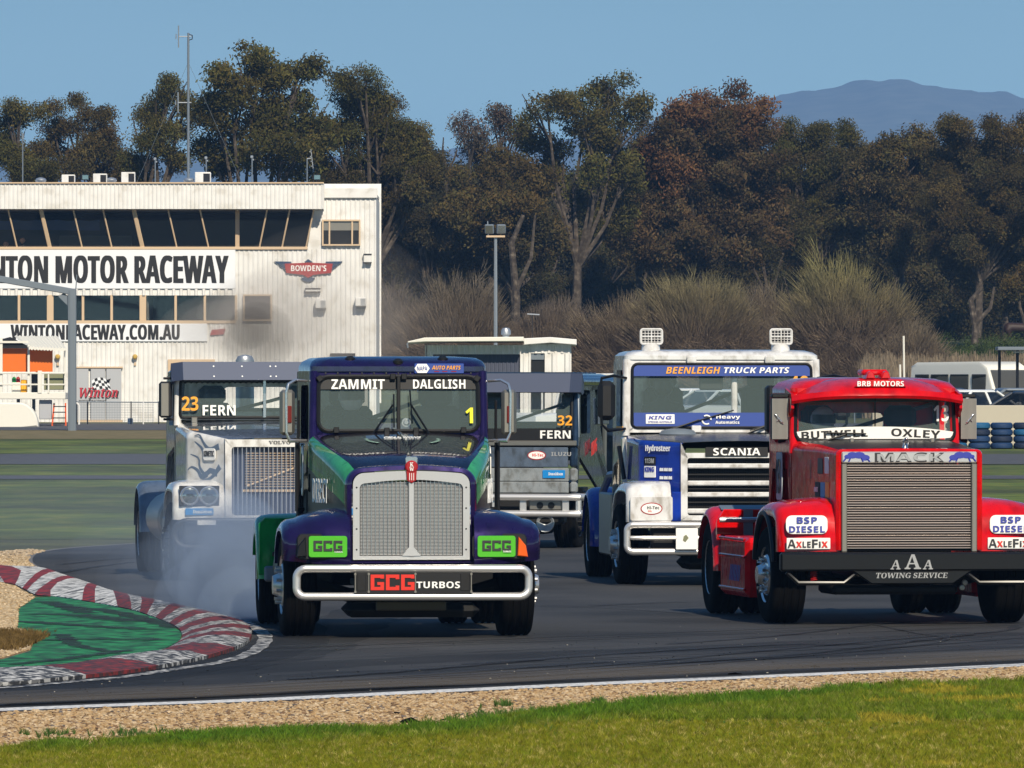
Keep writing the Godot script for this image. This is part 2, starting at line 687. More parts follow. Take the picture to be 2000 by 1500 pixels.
func curve(pts: Array, n: int) -> Array:
	var c := Curve3D.new()
	for i in pts.size():
		var a: Vector3 = pts[maxi(i - 1, 0)]
		var z: Vector3 = pts[mini(i + 1, pts.size() - 1)]
		var t := (z - a) / 6.0
		c.add_point(pts[i], -t, t)
	var o := []
	for i in n + 1:
		o.append(c.sample_baked(c.get_baked_length() * i / n, true))
	return o

func band(line: Array, half: float, up: float, b: B, wob := 0.0) -> void:
	for i in line.size() - 1:
		var q := []
		for k in 2:
			var j := i + k
			var t: Vector3 = line[mini(j + 1, line.size() - 1)] - line[maxi(j - 1, 0)]
			var s := Vector3(-t.z, 0, t.x).normalized() * half * (1.0 + wob * sin(j * 1.7))
			if wob > 0.0 and (j == 0 or j == line.size() - 1):
				s *= 0.15
			q.append([line[j] + s + Vector3.UP * up, line[j] - s + Vector3.UP * up])
		if (q[0][0] - q[0][1]).cross(q[1][0] - q[0][1]).y > 0:
			b.quad(q[0][1], q[0][0], q[1][0], q[1][1])
		else:
			b.quad(q[0][0], q[0][1], q[1][1], q[1][0])

var edge_near := []
var patches := []
var kerb_out := []
var kerb_in := []

func pix(a: Array) -> Array:
	var o := []
	for i in range(0, a.size(), 2):
		o.append(at(a[i], a[i + 1]))
	return o

func build_ground() -> void:
	var b := B.new()
	var ds := [30.0, 50.0, 60.0, 70.0, 80.0, 95.0, 110.0, 130.0, 160.0, 200.0, 260.0, 333.0, 350.0, 380.0, 410.0, 440.0, 500.0, 620.0, 1200.0, 3200.0, 9200.0]
	for i in ds.size() - 1:
		for j in 24:
			var xs := []
			for k in 2:
				var u := (j + k) / 12.0 - 1.0
				xs.append(u * absf(u) * 3500.0)
			b.quad(W(xs[0], ds[i]), W(xs[1], ds[i]), W(xs[1], ds[i + 1]), W(xs[0], ds[i + 1]))
	struct(put(b, "ground", M.turf))
	# track
	edge_near = curve([Vector3(-12, 0, -51.5), at(0, 1392), at(500, 1373), at(1000, 1349), at(1300, 1335), at(1600, 1322), at(2000, 1304), Vector3(11, 0, -79.5), Vector3(17, 0, -89)], 60)
	var inside := pix([0, 1325, 123, 1315, 245, 1297, 330, 1276, 380, 1255, 385, 1240, 365, 1222, 330, 1207, 270, 1186, 215, 1174, 169, 1160, 123, 1143, 77, 1118, 55, 1098, 61, 1083, 92, 1075, 147, 1069, 264, 1061, 420, 1050, 640, 1040, 800, 1020, 900, 985])
	var pts := edge_near.duplicate()
	pts.append(Vector3(14, 0, -92))
	pts.append(Vector3(9, 0, -96))
	for p in pix([1997, 1145, 1750, 1112, 1500, 1080, 1300, 1050, 1180, 1020, 1120, 985]):
		pts.append(p)
	inside.reverse()
	pts.append_array(inside)
	pts.append(Vector3(-14, 0, -57.5))
	struct(sheet(pts, 0.004, "race_track", M.asphalt))
	# edge lines
	b = B.new()
	var line := []
	for p in edge_near:
		line.append(p + Vector3(-0.2, 0, -0.22))
	band(line, 0.2, 0.008, b, 0.0)
	struct(put(b, "edge_line", M.line_paint))
	b = B.new()
	band(curve(pix([77, 1113, 56, 1099, 62, 1084, 93, 1076, 147, 1070, 264, 1062, 420, 1051, 640, 1041, 800, 1021]), 40), 0.06, 0.008, b)
	struct(put(b, "edge_line", M.edge_dust))
	b = B.new()
	band(curve(pix([1995, 1146, 1750, 1113, 1500, 1081, 1300, 1051]), 12), 0.08, 0.008, b)
	struct(put(b, "edge_line", M.line_paint))
	# gravel verge along the near edge
	var strip := edge_near.duplicate()
	strip.reverse()
	for q in [[-12.5, 47.0], [-8.0, 49.5]]:
		strip.append(W(q[0], q[1]))
	for p in pix([0, 1480, 300, 1464, 600, 1448, 900, 1432, 1100, 1412, 1300, 1386, 1500, 1378, 1750, 1352, 2000, 1345]):
		strip.append(p)
	strip.append(Vector3(12, 0, -77.5))
	strip.append(Vector3(18, 0, -87))
	struct(sheet(strip, 0.002, "gravel_verge", M.gravel_bed))
	# gravel inside the corner
	patches = [pix([-300, 1090, 0, 1078, 60, 1074, 90, 1077, 60, 1086, 54, 1098, 72, 1110, 20, 1108, 0, 1106, -300, 1108]), pix([-300, 1126, 0, 1139, 30, 1147, 68, 1168, 35, 1190, 33, 1228, 66, 1240, 57, 1270, 0, 1288, -300, 1298])]
	struct(sheet(pix([-500, 1100, -200, 1085, 0, 1078, 60, 1074, 92, 1076, 62, 1084, 56, 1098, 77, 1112, 20, 1112, 0, 1108, -300, 1110, -300, 1125]), 0.003, "gravel_patch", M.gravel_bed))
	struct(sheet(pix([-400, 1120, 0, 1136, 31, 1144, 72, 1168, 36, 1190, 34, 1228, 70, 1240, 60, 1272, 0, 1290, -400, 1300]), 0.003, "gravel_patch", M.gravel_bed))
	# green painted run-off behind the kerb
	struct(sheet(pix([-300, 1316, 0, 1312, 123, 1304, 215, 1288, 307, 1276, 352, 1252, 355, 1236, 324, 1215, 260, 1193, 199, 1181, 147, 1172, 104, 1166, 68, 1168, 36, 1190, 34, 1228, 70, 1240, 60, 1272, 0, 1290, -300, 1296]), 0.006, "painted_runoff", M.green_paint))
	# other stretches of the circuit, far behind
	for q in [[888.0, 908.0], [930.0, 937.0], [828.0, 841.0]]:
		var dn: float = -at(1000, q[1]).z
		var df: float = -at(1000, q[0]).z
		b = B.new()
		for j in 20:
			var x0 := -70.0 + j * 7.0
			for k in 3:
				var a := lerpf(dn, df, k / 3.0)
				var z := lerpf(dn, df, (k + 1) / 3.0)
				b.quad(W(x0, a, .02), W(x0 + 7, a, .02), W(x0 + 7, z, .02), W(x0, z, .02))
		struct(put(b, "far_road", M.far_asphalt))
	b = B.new()
	for j in 20:
		for k in 14:
			var x0 := -70.0 + j * 7.0
			var d0 := 131.0 + k * 10.0
			b.quad(W(x0, d0, .006), W(x0 + 7, d0, .006), W(x0 + 7, d0 + 10, .006), W(x0, d0 + 10, .006))
	struct(put(b, "infield_grass", M.infield))
	b = B.new()
	for j in 20:
		var x0 := -70.0 + j * 7.0
		b.quad(W(x0, 272, .01), W(x0 + 7, 272, .01), W(x0 + 7, 322, .01), W(x0, 322, .01))
	struct(put(b, "dry_paddock", M.paddock))
	# rubber laid down by tyres
	b = B.new()
	var marks := [[0, 1368, 500, 1345, 1000, 1318, 1400, 1292, 1990, 1248], [100, 1372, 600, 1352, 1100, 1330, 1600, 1302, 2000, 1282], [0, 1378, 400, 1362, 900, 1338], [600, 1335, 1100, 1308, 1500, 1272, 1800, 1246, 1960, 1234, 1985, 1222],
		[1300, 1260, 1500, 1245, 1620, 1232, 1700, 1222], [1700, 1220, 1790, 1238, 1850, 1250, 1760, 1266, 1500, 1280], [900, 1300, 1250, 1276, 1500, 1262, 1640, 1258], [1150, 1185, 1300, 1178, 1400, 1176], [200, 1360, 700, 1340, 1200, 1312, 1750, 1268], [1300, 1330, 1650, 1312, 2000, 1294],
		[560, 1330, 800, 1312, 1060, 1290], [120, 1120, 180, 1110, 260, 1100], [110, 1105, 200, 1096, 270, 1092], [1050, 1185, 1200, 1190, 1350, 1200], [1250, 1300, 1500, 1286, 1720, 1262, 1900, 1240], [300, 1352, 800, 1322, 1200, 1294]]
	for i in marks.size():
		band(curve(pix(marks[i]), 24), [0.05, 0.03, 0.09, 0.06][i % 4], 0.012 + 0.0005 * i, b, 0.25)
	# broad darker band where the wheels run
	var rb := B.new()
	var runs := [[1990, 1236, 1500, 1262, 1000, 1282, 700, 1296, 450, 1312, 200, 1334, -100, 1356], [1990, 1262, 1500, 1286, 1000, 1304, 600, 1322, 200, 1350, -100, 1368], [900, 1150, 760, 1190, 640, 1232, 590, 1262, 480, 1292, 250, 1326, 0, 1350], [420, 1090, 470, 1150, 545, 1210, 570, 1248, 500, 1282, 300, 1318, 0, 1346]]
	for i in runs.size():
		band(curve(pix(runs[i]), 40), [.55, .4, .5, .35][i], .0072 + .0009 * i, rb, .12)
	struct(put(rb, "rubbered_line", M.rubber_film))
	var gen := RandomNumberGenerator.new()
	gen.seed = 3
	for i in 30:
		var off := .5 + pow(gen.randf(), 1.5) * 8.0
		var a := gen.randi_range(0, 40)
		var l := []
		for j in range(a, mini(a + gen.randi_range(8, 24), 60)):
			l.append(edge_near[j] + Vector3(-.707, 0, -.707) * (off + sin(j * .15 + i) * .25))
		band(l, gen.randf_range(.015, .05), 0.021 + 0.0004 * i, b, 0.3)
	struct(put(b, "skid_marks", M.skid))
	# dust blown on from the gravel
	b = B.new()
	for i in 4:
		var l := []
		for j in 61:
			l.append(edge_near[j] + Vector3(-.707, 0, -.707) * (.95 + i * .15 + .12 * sin(j * .9 + i)))
		band(l, .32 + .16 * i, 0.035 + .002 * i, b, .12)
	struct(put(b, "road_dust", M.dust_film))
	b = B.new()
	# and dragged over the green paint
	b = B.new()
	marks = [[110, 1185, 200, 1193, 290, 1212, 345, 1228], [60, 1200, 160, 1204, 270, 1216], [120, 1240, 150, 1262, 230, 1276], [40, 1215, 140, 1222, 300, 1232], [90, 1176, 140, 1190, 170, 1200], [80, 1252, 200, 1250, 320, 1252], [20, 1300, 120, 1290, 250, 1272]]
	for i in marks.size():
		band(curve(pix(marks[i]), 24), [0.12, 0.2, 0.08, 0.16][i % 4], 0.011 + 0.0006 * i, b, 0.3)
	struct(put(b, "skid_marks", M.skid))

func build_kerb() -> void:
	# matching points on the track side and on the green side
	var o := curve(pix([-160, 1096, 0, 1109, 77, 1113, 123, 1127, 169, 1142, 215, 1158, 260, 1170, 322, 1182, 383, 1194, 440, 1209, 478, 1222, 492, 1240, 478, 1262, 420, 1284, 337, 1303, 245, 1318, 107, 1333, 0, 1342, -200, 1352]), 150)
	var n := curve(pix([-160, 1128, -60, 1133, 0, 1138, 31, 1144, 70, 1163, 104, 1166, 147, 1172, 199, 1181, 260, 1193, 322, 1215, 345, 1226, 355, 1240, 350, 1254, 307, 1277, 250, 1285, 215, 1289, 123, 1305, 0, 1312, -200, 1318]), 150)
	var k := thing("corner_kerb", "raised red and white striped kerb round the inside of the bend", "kerb")
	var cuts := []
	var s := 0.0
	while s < 150.0:
		cuts.append(int(s))
		s += ((4.4 if cuts.size() % 2 else 7.4) if s < 60 else (4.2 if s < 112 else 7.5))
	cuts.append(150)
	for i in cuts.size() - 1:
		var b := B.new()
		for j in range(cuts[i], cuts[i + 1]):
			var rows := []
			for e in 2:
				var ring := []
				for q in [[-0.0, 0.0], [0.0, 0.035], [0.25, 0.075], [0.55, 0.085], [0.85, 0.05], [1.0, 0.01], [1.0, 0.0]]:
					# the stripes lie slantwise across the kerb
					var sl := clampf(j + e + (q[0] - 0.5) * 5.0, 0.0, 149.99)
					var f := int(sl)
					var po: Vector3 = o[f].lerp(o[f + 1], sl - f)
					var pn: Vector3 = n[f].lerp(n[f + 1], sl - f)
					ring.append(po.lerp(pn, q[0]) + Vector3.UP * (q[1] + 0.004))
				rows.append(ring)
			for c in 6:
				b.quad(rows[0][c], rows[1][c], rows[1][c + 1], rows[0][c + 1])
		var worn: bool = cuts[i] > 52
		put(b, "kerb_block", M[("kerb_red" if i % 2 == 0 else "kerb_white") + ("_scuffed" if worn else "")], k)
	# worn white line between the kerb and the asphalt
	var b2 := B.new()
	band(curve(pix([300, 1178, 383, 1190, 455, 1208, 505, 1232, 518, 1252, 490, 1277, 429, 1296, 337, 1310, 245, 1324, 107, 1337, 0, 1346, -200, 1357]), 60), 0.07, 0.012, b2, 0.12)
	struct(put(b2, "kerb_line", M.kerb_white_scuffed))

# ---------- control tower ----------
# the tower is built in metres round its own origin: x from the picture's middle, y above the tower's foot
const TD := 333.0
const TS := F / TD
func tx(px: float) -> float:
	return (px - 1000.0) / TS
func ty(py: float) -> float:
	return EYE + (HY - py) / TS - 1.1

# corrugated steel between two heights, facing +z
func ribbed(b: B, x0: float, x1: float, y0: float, y1: float, z: float, pitch := 0.19, deep := 0.03) -> void:
	var n := maxi(2, int((x1 - x0) / pitch))
	for i in n:
		var a := lerpf(x0, x1, float(i) / n)
		var w := (x1 - x0) / n
		var q := [[0.0, 0.0], [0.5, 0.0], [0.62, deep], [0.88, deep], [1.0, 0.0]]
		for k in 4:
			b.quad(Vector3(a + w * q[k][0], y0, z + q[k][1]), Vector3(a + w * q[k + 1][0], y0, z + q[k + 1][1]), Vector3(a + w * q[k + 1][0], y1, z + q[k + 1][1]), Vector3(a + w * q[k][0], y1, z + q[k][1]))

func bx(b: B, px0: float, py0: float, px1: float, py1: float, z0: float, z1: float, bev := 0.0) -> void:
	b.box(Vector3((tx(px0) + tx(px1)) / 2, (ty(py0) + ty(py1)) / 2, (z0 + z1) / 2), Vector3(absf(tx(px1) - tx(px0)), absf(ty(py1) - ty(py0)), absf(z1 - z0)), bev)

func sign_board(called: String, label: String, px0: float, py0: float, px1: float, py1: float, z: float, words: String, t: Array) -> void:
	var s := thing(called, label, "sign", Vector3(0, 1.1, -TD))
	var b := B.new()
	bx(b, px0, py0, px1, py1, z, z + 0.06, 0.01)
	put(b, "board", M.sign_white, s)
	b = B.new()
	# heavy letters: the strokes are doubled, each a little in front of the last
	for k in 3:
		b.text(words, T(Vector3(tx((t[0] + t[1]) / 2) + (k - 1) * .035 * (t[3] - t[2]) / 54.0, ty((t[2] + t[3]) / 2), z + 0.065 + k * .004)), tx(t[1]) - tx(t[0]) - .07, ty(t[2]) - ty(t[3]))
	put(b, "lettering", M.sign_black, s)

func build_tower() -> void:
	var t := thing("control_tower", "long white corrugated steel control building with two rows of dark windows", "building", Vector3(0, 1.1, -TD))
	var L := -330.0
	var R := 632.0
	# walls
	var b := B.new()
	ribbed(b, tx(L), tx(R), 0.0, ty(667), 0.0)
	ribbed(b, tx(460), tx(R), ty(667), ty(487), 0.0)
	ribbed(b, tx(404), tx(460), ty(667), ty(632), 0.0)
	ribbed(b, tx(R), tx(735), 0.0, ty(385), -0.02)
	put(b, "front_wall", M.white_steel, t)
	b = B.new()
	b.box(Vector3(tx((L + 460) / 2), ty(569.5), -0.08), Vector3(tx(460) - tx(L), ty(563) - ty(576), 0.1))
	ribbed(b, tx(L), tx(460), ty(577), ty(563), 0.0, 0.3, 0.08)
	put(b, "awning", M.white_steel, t)
	b = B.new()
	for q in [[tx(735), -0.06, -9.0], [tx(R) + 0.03, -8.0, -9.0]]:
		b.box(Vector3(q[0] - 0.05, ty(385) / 2, (q[1] + q[2]) / 2), Vector3(0.08, ty(385), absf(q[2] - q[1])))
	b.box(Vector3(tx(210), ty(600) / 2 + 3, -8.9), Vector3(tx(735) - tx(L) - 0.2, ty(385), 0.12))
	put(b, "back_wall", M.white_steel, t)
	# parapet, leaning out over the upper windows
	b = B.new()
	ribbed(b, tx(L), tx(R), ty(409), ty(359), 0.9, 0.17)
	b.x = Transform3D(Basis(Vector3(0, 0, -1), Vector3.UP, Vector3(1, 0, 0)), Vector3(tx(R), 0, 0))
	ribbed(b, -0.9, 1.0, ty(409), ty(359), 0.0, 0.17)
	put(b, "parapet", M.white_steel, t)
	b = B.new()
	bx(b, L, 357, R + 1.5, 359.5, 0.86, 0.99)
	put(b, "parapet_cap", M.beige_trim, t)
	b = B.new()
	bx(b, L, 405, R - 3, 409, -8.8, 0.88)
	bx(b, R + 2, 376, 734, 380, -8.8, -0.1)
	put(b, "roof", M.white_steel, t)
	b = B.new()
	bx(b, R + 1, 367, 737, 387, -0.02, 0.12, 0.02)
	put(b, "fascia", M.white_steel, t)
	# rooms behind the glass
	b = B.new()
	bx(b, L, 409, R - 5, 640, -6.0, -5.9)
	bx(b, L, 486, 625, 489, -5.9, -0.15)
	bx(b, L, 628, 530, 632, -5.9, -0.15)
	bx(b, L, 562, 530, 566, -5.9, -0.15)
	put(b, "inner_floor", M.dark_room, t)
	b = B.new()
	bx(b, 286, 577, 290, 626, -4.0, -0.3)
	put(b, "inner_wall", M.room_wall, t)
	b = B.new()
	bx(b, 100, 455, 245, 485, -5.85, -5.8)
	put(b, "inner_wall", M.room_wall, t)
	b = B.new()
	var wav := PackedVector2Array()
	for i in 31:
		wav.push_back(Vector2(lerpf(tx(-20), tx(188), i / 30.0), ty(426) - 0.07 * absf(sin(i * 0.52))))
	wav.push_back(Vector2(tx(188), ty(448)))
	wav.push_back(Vector2(tx(-20), ty(446)))
	b.prism(wav, -2.6, -2.55)
	put(b, "valance", M.blue_cloth, t)
	# upper glazing: mullions lean out to the eaves and sideways towards the middle
	var ups := [[-285, 8, 1], [-225, 3, 1], [-165, 3, 1], [-105, 8, 1], [-45, 3, 1], [25, 3.2, 1], [89, 8, 1], [152, 3.2, 1], [210, 3.2, 1], [270, 8.5, 1], [337, 3.2, 1], [399, 3.2, 1], [515, 3.2, -1], [559, 3.2, -1], [606, 3.2, -1]]
	for q in ups:
		b = B.new()
		var w: float = q[1] / TS
		var lean: float = -0.17 * q[2]
		var sec := rrect(w, 0.12, 0.02, 1)
		var rings := []
		for e in 2:
			var ring := PackedVector3Array()
			for p in sec:
				ring.push_back(Vector3(tx(q[0]) + p.x + (lean if e else -lean), ty(407) if e else ty(483), p.y + (0.55 if e else 0.0)))
			rings.append(ring)
		b.loft(rings, true, true, true)
		put(b, "mullion", M.beige_trim, t)
	for i in ups.size() - 1:
		b = B.new()
		var xa := tx(ups[i][0])
		var xb := tx(ups[i + 1][0])
		var la: float = 0.17 * ups[i][2]
		var lb: float = 0.17 * ups[i + 1][2]
		b.quad(Vector3(xa + la, ty(483), -.02), Vector3(xb + lb, ty(483), -.02), Vector3(xb - lb, ty(407), .53), Vector3(xa - la, ty(407), .53))
		put(b, "window_pane", M.tower_glass, t)
	b = B.new()
	bx(b, 459, 409, 467, 484, -0.5, -0.35)
	put(b, "mullion", M.beige_trim, t)
	b = B.new()
	bx(b, L, 482, 601, 487.5, -0.3, 0.1, 0.01)
	put(b, "window_sill", M.beige_trim, t)
	b = B.new()
	b.prism(v2([tx(613), ty(409), tx(R), ty(409), tx(R), ty(487), tx(600), ty(487)]), -0.25, 0.0)
	put(b, "end_wall", M.white_steel, t)
	# middle row of windows
	var mids := [[-260, 12], [-200, 4], [-140, 4], [-80, 13], [-22, 4], [37, 5], [98, 13], [162, 5], [218, 5], [279, 13], [343, 5], [400, 5], [461, 5]]
	for q in mids:
		b = B.new()
		bx(b, q[0] - q[1] / 2.0, 576, q[0] + q[1] / 2.0, 626, -0.1, 0.02, 0.01)
		put(b, "mullion", M.beige_trim, t)
	for i in mids.size() - 1:
		b = B.new()
		b.quad(Vector3(tx(mids[i][0]), ty(626), -.05), Vector3(tx(mids[i + 1][0]), ty(626), -.05), Vector3(tx(mids[i + 1][0]), ty(576), -.05), Vector3(tx(mids[i][0]), ty(576), -.05))
		put(b, "window_pane", M.tower_glass, t)
	b = B.new()
	bx(b, L, 626, 461, 632, -0.1, 0.06, 0.01)
	put(b, "window_sill", M.beige_trim, t)
	# single windows in the right-hand wall
	for q in [[475, 575, 531, 627, 1], [629, 429, 704, 480, 3]]:
		var w := put(frame_of(q[0], q[1], q[2], q[3], 0.05, 0.16), "window", M.beige_trim, t)
		b = B.new()
		bx(b, q[0] + 1, q[1] + 1, q[2] - 1, q[3] - 1, 0.05, 0.06)
		put(b, "pane", M.black_satin, w)
		if q[4] == 3:
			for m in [643.5, 688.0]:
				b = B.new()
				bx(b, m - 1.5, q[1], m + 1.5, q[3], 0.06, 0.14)
				put(b, "glazing_bar", M.beige_trim, w)
			b = B.new()
			bx(b, q[0] + 2, q[1] + 2, q[2] - 3, 450, 0.063, 0.075)
			put(b, "blind", M.stainless_dull, w)
	# doors
	b = B.new()
	bx(b, 148, 716, 240, 719, 0.03, 0.16)
	put(b, "door_frame", M.beige_trim, t)
	b = B.new()
	bx(b, 148, 820, 240, 826, 0.03, 0.16)
	put(b, "door_frame", M.beige_trim, t)
	for q in [[149, 173], [177.5, 206], [208, 237]]:
		b = B.new()
		bx(b, q[0], 719, q[1], 820, 0.05, 0.12, 0.01)
		put(b, "door_panel", M.grey_door, t)
	b = B.new()
	bx(b, 328, 702, 420, 824, 0.03, 0.1)
	put(b, "door_frame", M.beige_trim, t)
	b = B.new()
	bx(b, 645, 690, 694, 760, 0.03, 0.1)
	put(b, "door_panel", M.black_satin, t)
	# chequered flag and circuit script painted on the doors
	var bw := [B.new(), B.new()]
	for i in 6:
		for j in 4:
			var c := []
			for q in [[i, j], [i + 1, j], [i + 1, j + 1], [i, j + 1]]:
				var a: float = (q[0] - 3) / 3.0
				c.append(Vector3(tx(196 + a * 17 + q[1] * 1.2), ty(737 + q[1] * 5.5 + a * a * 7), 0.128))
			bw[(i + j) % 2].quad(c[3], c[2], c[1], c[0])
	bw[1].quad(Vector3(tx(208), ty(749), .128), Vector3(tx(214), ty(746), .128), Vector3(tx(217), ty(739), .128), Vector3(tx(209), ty(742), .128))
	put(bw[0], "flag_print", M.sign_white, t)
	put(bw[1], "flag_print", M.sign_black, t)
	b = B.new()
	b.text("Winton", T(Vector3(tx(194), ty(768), 0.126)), tx(231) - tx(153) + .04, 0.45, "Droid Serif", 700, 0.25)
	put(b, "lettering", M.sign_black, t)
	b = B.new()
	b.text("Winton", T(Vector3(tx(192.5), ty(766), 0.132)), tx(231) - tx(153), 0.42, "Droid Serif", 700, 0.25)
	put(b, "lettering", M.script_red, t)
	b = B.new()
	b.text("MOTOR RACEWAY", T(Vector3(tx(181), ty(783), 0.13)), 1.1, 0.08)
	put(b, "lettering", M.sign_black, t)
	for q in [[113, 697], [264, 697]]:
		b = B.new()
		b.x = T(Vector3(tx(q[0]), ty(q[1]), 0.16), PI / 2)
		b.lathe([Vector2(0.1, -0.12), Vector2(0.11, 0.02), Vector2(0.06, 0.09), Vector2(0, 0.1)], 12)
		put(b, "wall_lamp", M.lamp_amber, t)
		b = B.new()
		bx(b, q[0] - 2, q[1] + 11, q[0] + 2, q[1] + 17, 0.03, 0.1)
		put(b, "lamp_switch", M.beige_trim, t)
	sign_board("raceway_sign", "long white board with the circuit's name in tall black capitals under the upper windows", L, 487, 460, 564, 0.02, "WINTON MOTOR RACEWAY", [-73, 447, 499, 553])
	sign_board("website_sign", "white board with the web address in black capitals under the lower windows", L, 632, 405, 667, 0.02, "WINTONRACEWAY.COM.AU", [20, 352, 634, 664])
	# winged badge
	var s := thing("winged_sign", "red shield sign with dark blue wings high on the white wall", "sign", Vector3(0, 1.1, -TD))
	for m in [1, -1]:
		b = B.new()
		var cx := 602.5
		for k in 3:
			var y0 := 511.0 + k * 7.5
			var o := PackedVector2Array()
			for p in [[34 - k * 3, y0], [67 - k * 9, y0 - 0.5], [57 - k * 9, y0 + 6.0], [32 - k * 3, y0 + 6.0]]:
				o.push_back(Vector2(tx(cx + m * p[0]), ty(p[1])))
			b.prism(o, 0.05, 0.10)
		put(b, "wing", M.logo_blue, s)
	b = B.new()
	b.prism(v2([tx(594), ty(512), tx(602), ty(506), tx(611), ty(512)]), 0.05, 0.1)
	put(b, "crest", M.logo_blue, s)
	b = B.new()
	b.prism(v2([tx(588), ty(542), tx(616), ty(542), tx(612), ty(548), tx(602), ty(551), tx(592), ty(548)]), 0.05, 0.1)
	put(b, "tail", M.logo_blue, s)
	b = B.new()
	b.prism(v2([tx(556), ty(515), tx(602), ty(513), tx(650), ty(515), tx(647), ty(533), tx(612), ty(537), tx(602), ty(543), tx(592), ty(537), tx(559), ty(533)]), 0.06, 0.12)
	put(b, "shield", M.logo_red, s)
	b = B.new()
	b.text("BOWDEN'S", T(Vector3(tx(603), ty(524), 0.125)), tx(637) - tx(568), 0.24)
	put(b, "lettering", M.letter_white, s)
	s = thing("red_nameplate", "small red plate fixed to the wall past the web address board", "sign", Vector3(0, 1.1, -TD))
	b = B.new()
	b.prism(v2([tx(410), ty(655), tx(437), ty(653), tx(441), ty(642), tx(414), ty(644)]), 0.05, 0.09)
	put(b, "plate", M.logo_red, s)
	# wall boxes
	for q in [[627, 594, "air conditioner box on the wall under the winged badge"], [705, 590, "air conditioner box on the white wall near its right corner"]]:
		var ac := thing("wall_air_conditioner", "pale " + q[2], "air conditioner", Vector3(tx(q[0]), 1.1 + ty(q[1]), -TD), 0, "wall air conditioners")
		b = B.new()
		b.box(Vector3(0, 0, 0.25), Vector3(0.45, 0.36, 0.42), 0.03)
		put(b, "casing", M.white_steel, ac)
		b = B.new()
		for k in 6:
			b.box(Vector3(0.09, -0.12 + k * 0.048, 0.462), Vector3(0.2, 0.025, 0.012))
		put(b, "grille", M.grey_steel, ac)
		b = B.new()
		b.box(Vector3(0, -0.24, 0.18), Vector3(0.36, 0.04, 0.3))
		put(b, "bracket", M.grey_steel, ac)
	for q in [[718, 505, 0.32, 0.34, "pale vent hood with dark slots near the tower's right corner"], [611, 567, 0.6, 0.14, "narrow grey duct end above the wall air conditioner"]]:
		var vt := thing("wall_vent", q[4], "vent", Vector3(tx(q[0]), 1.1 + ty(q[1]), -TD))
		b = B.new()
		b.box(Vector3(0, 0, 0.12), Vector3(q[2], q[3], 0.18), 0.02)
		put(b, "hood", M.white_steel, vt)
		b = B.new()
		for k in [-1, 1]:
			b = B.new()
			b.box(Vector3(0, k * q[3] * 0.5, 0.14), Vector3(q[2] * 1.05, 0.05, 0.2))
			put(b, "slot", M.dark_steel, vt)
	# on the roof
	for q in [[78, 352, "leftmost"], [216, 351, "middle, beside a white box"], [368, 349, "largest, at the foot of the tall mast"]]:
		var v := thing("roof_ventilator", "round silver roof ventilator, the %s" % q[2], "ventilator", Vector3(tx(q[0]), 1.1 + ty(358), -TD - 0.6), 0, "roof ventilators")
		b = B.new()
		b.lathe([Vector2(.09, -.1), Vector2(.09, .05), Vector2(.2, .07), Vector2(.23, .14), Vector2(.19, .21), Vector2(.08, .25), Vector2(0, .26)], 16)
		put(b, "dome", M.galvanised, v)
	for q in [[133, 346, 26, "leftmost on the roof"], [195, 344, 27, "second from the left on the roof"], [250, 341, 27, "nearest the short mast"], [396, 341, 31, "beige one right of the tall mast"]]:
		var v := thing("rooftop_unit", "square air conditioning unit, %s" % q[3], "air conditioner", Vector3(tx(q[0]), 1.1 + ty(358), -TD - 0.3), 0.0, "rooftop air conditioners")
		var w: float = q[2] / TS
		var h: float = ty(q[1] - 5) - ty(358)
		b = B.new()
		b.box(Vector3(0, h / 2, 0), Vector3(w, h, 0.5), 0.02)
		put(b, "casing", M.white_steel, v)
		b = B.new()
		b.box(Vector3(w * 0.24, h * 0.5, 0.252), Vector3(w * 0.42, h * 0.74, 0.01))
		put(b, "fan_grille", M.dark_steel, v)
	for q in [[163, 344, "over the left end of the roof"], [617, 341, "at the right end of the roof"]]:
		var v := thing("roof_floodlight", "small floodlight aimed forwards " + q[2], "floodlight", Vector3(tx(q[0]), 1.1 + ty(358), -TD - 1.0), 0, "roof floodlights")
		b = B.new()
		b.box(Vector3(0, 0.27, 0), Vector3(0.32, 0.24, 0.14), 0.03)
		put(b, "housing", M.dark_steel, v)
		b = B.new()
		b.box(Vector3(0.03, 0.27, 0.075), Vector3(0.24, 0.17, 0.012))
		put(b, "lens", M.lens, v)
		b = B.new()
		b.tube([Vector3(0, -0.05, 0), Vector3(0, 0.2, 0)], 0.03)
		put(b, "bracket", M.dark_steel, v)
	# masts
	var v := thing("radio_mast", "tall slim steel mast with aerials standing on the tower roof", "mast", Vector3(tx(364), 1.1 + ty(358), -TD - 2))
	b = B.new()
	b.tube([Vector3(0, -0.5, 0), Vector3(0, 3.2, 0), Vector3(0, 6.2, 0)], 0.06, 8, false, 0.045)
	put(b, "pole", M.grey_steel, v)
	for q in [[6.05, -0.4, 0.9], [3.35, -0.42, 0.85]]:
		b = B.new()
		b.tube([Vector3(0.12, q[0], 0), Vector3(q[1], q[0], 0)], 0.025, 6)
		b.tube([Vector3(q[1], q[0] - q[2] / 2, 0), Vector3(q[1], q[0] + q[2] / 2, 0)], 0.03, 6)
		b.tube([Vector3(q[1] - .1, q[0] - .1, 0), Vector3(q[1] - .1, q[0] + .1, 0)], 0.025, 6)
		put(b, "aerial", M.galvanised, v)
	b = B.new()
	b.tube([Vector3(0.02, 5.9, 0), Vector3(0.16, 5.95, 0), Vector3(0.16, 6.1, 0), Vector3(0.0, 6.15, 0)], 0.02, 6)
	put(b, "cable_loop", M.dark_steel, v)
	b = B.new()
	b.tube([Vector3(0, 2.3, 0), Vector3(-.22, 2.32, 0), Vector3(-.22, 2.05, 0)], 0.02, 6)
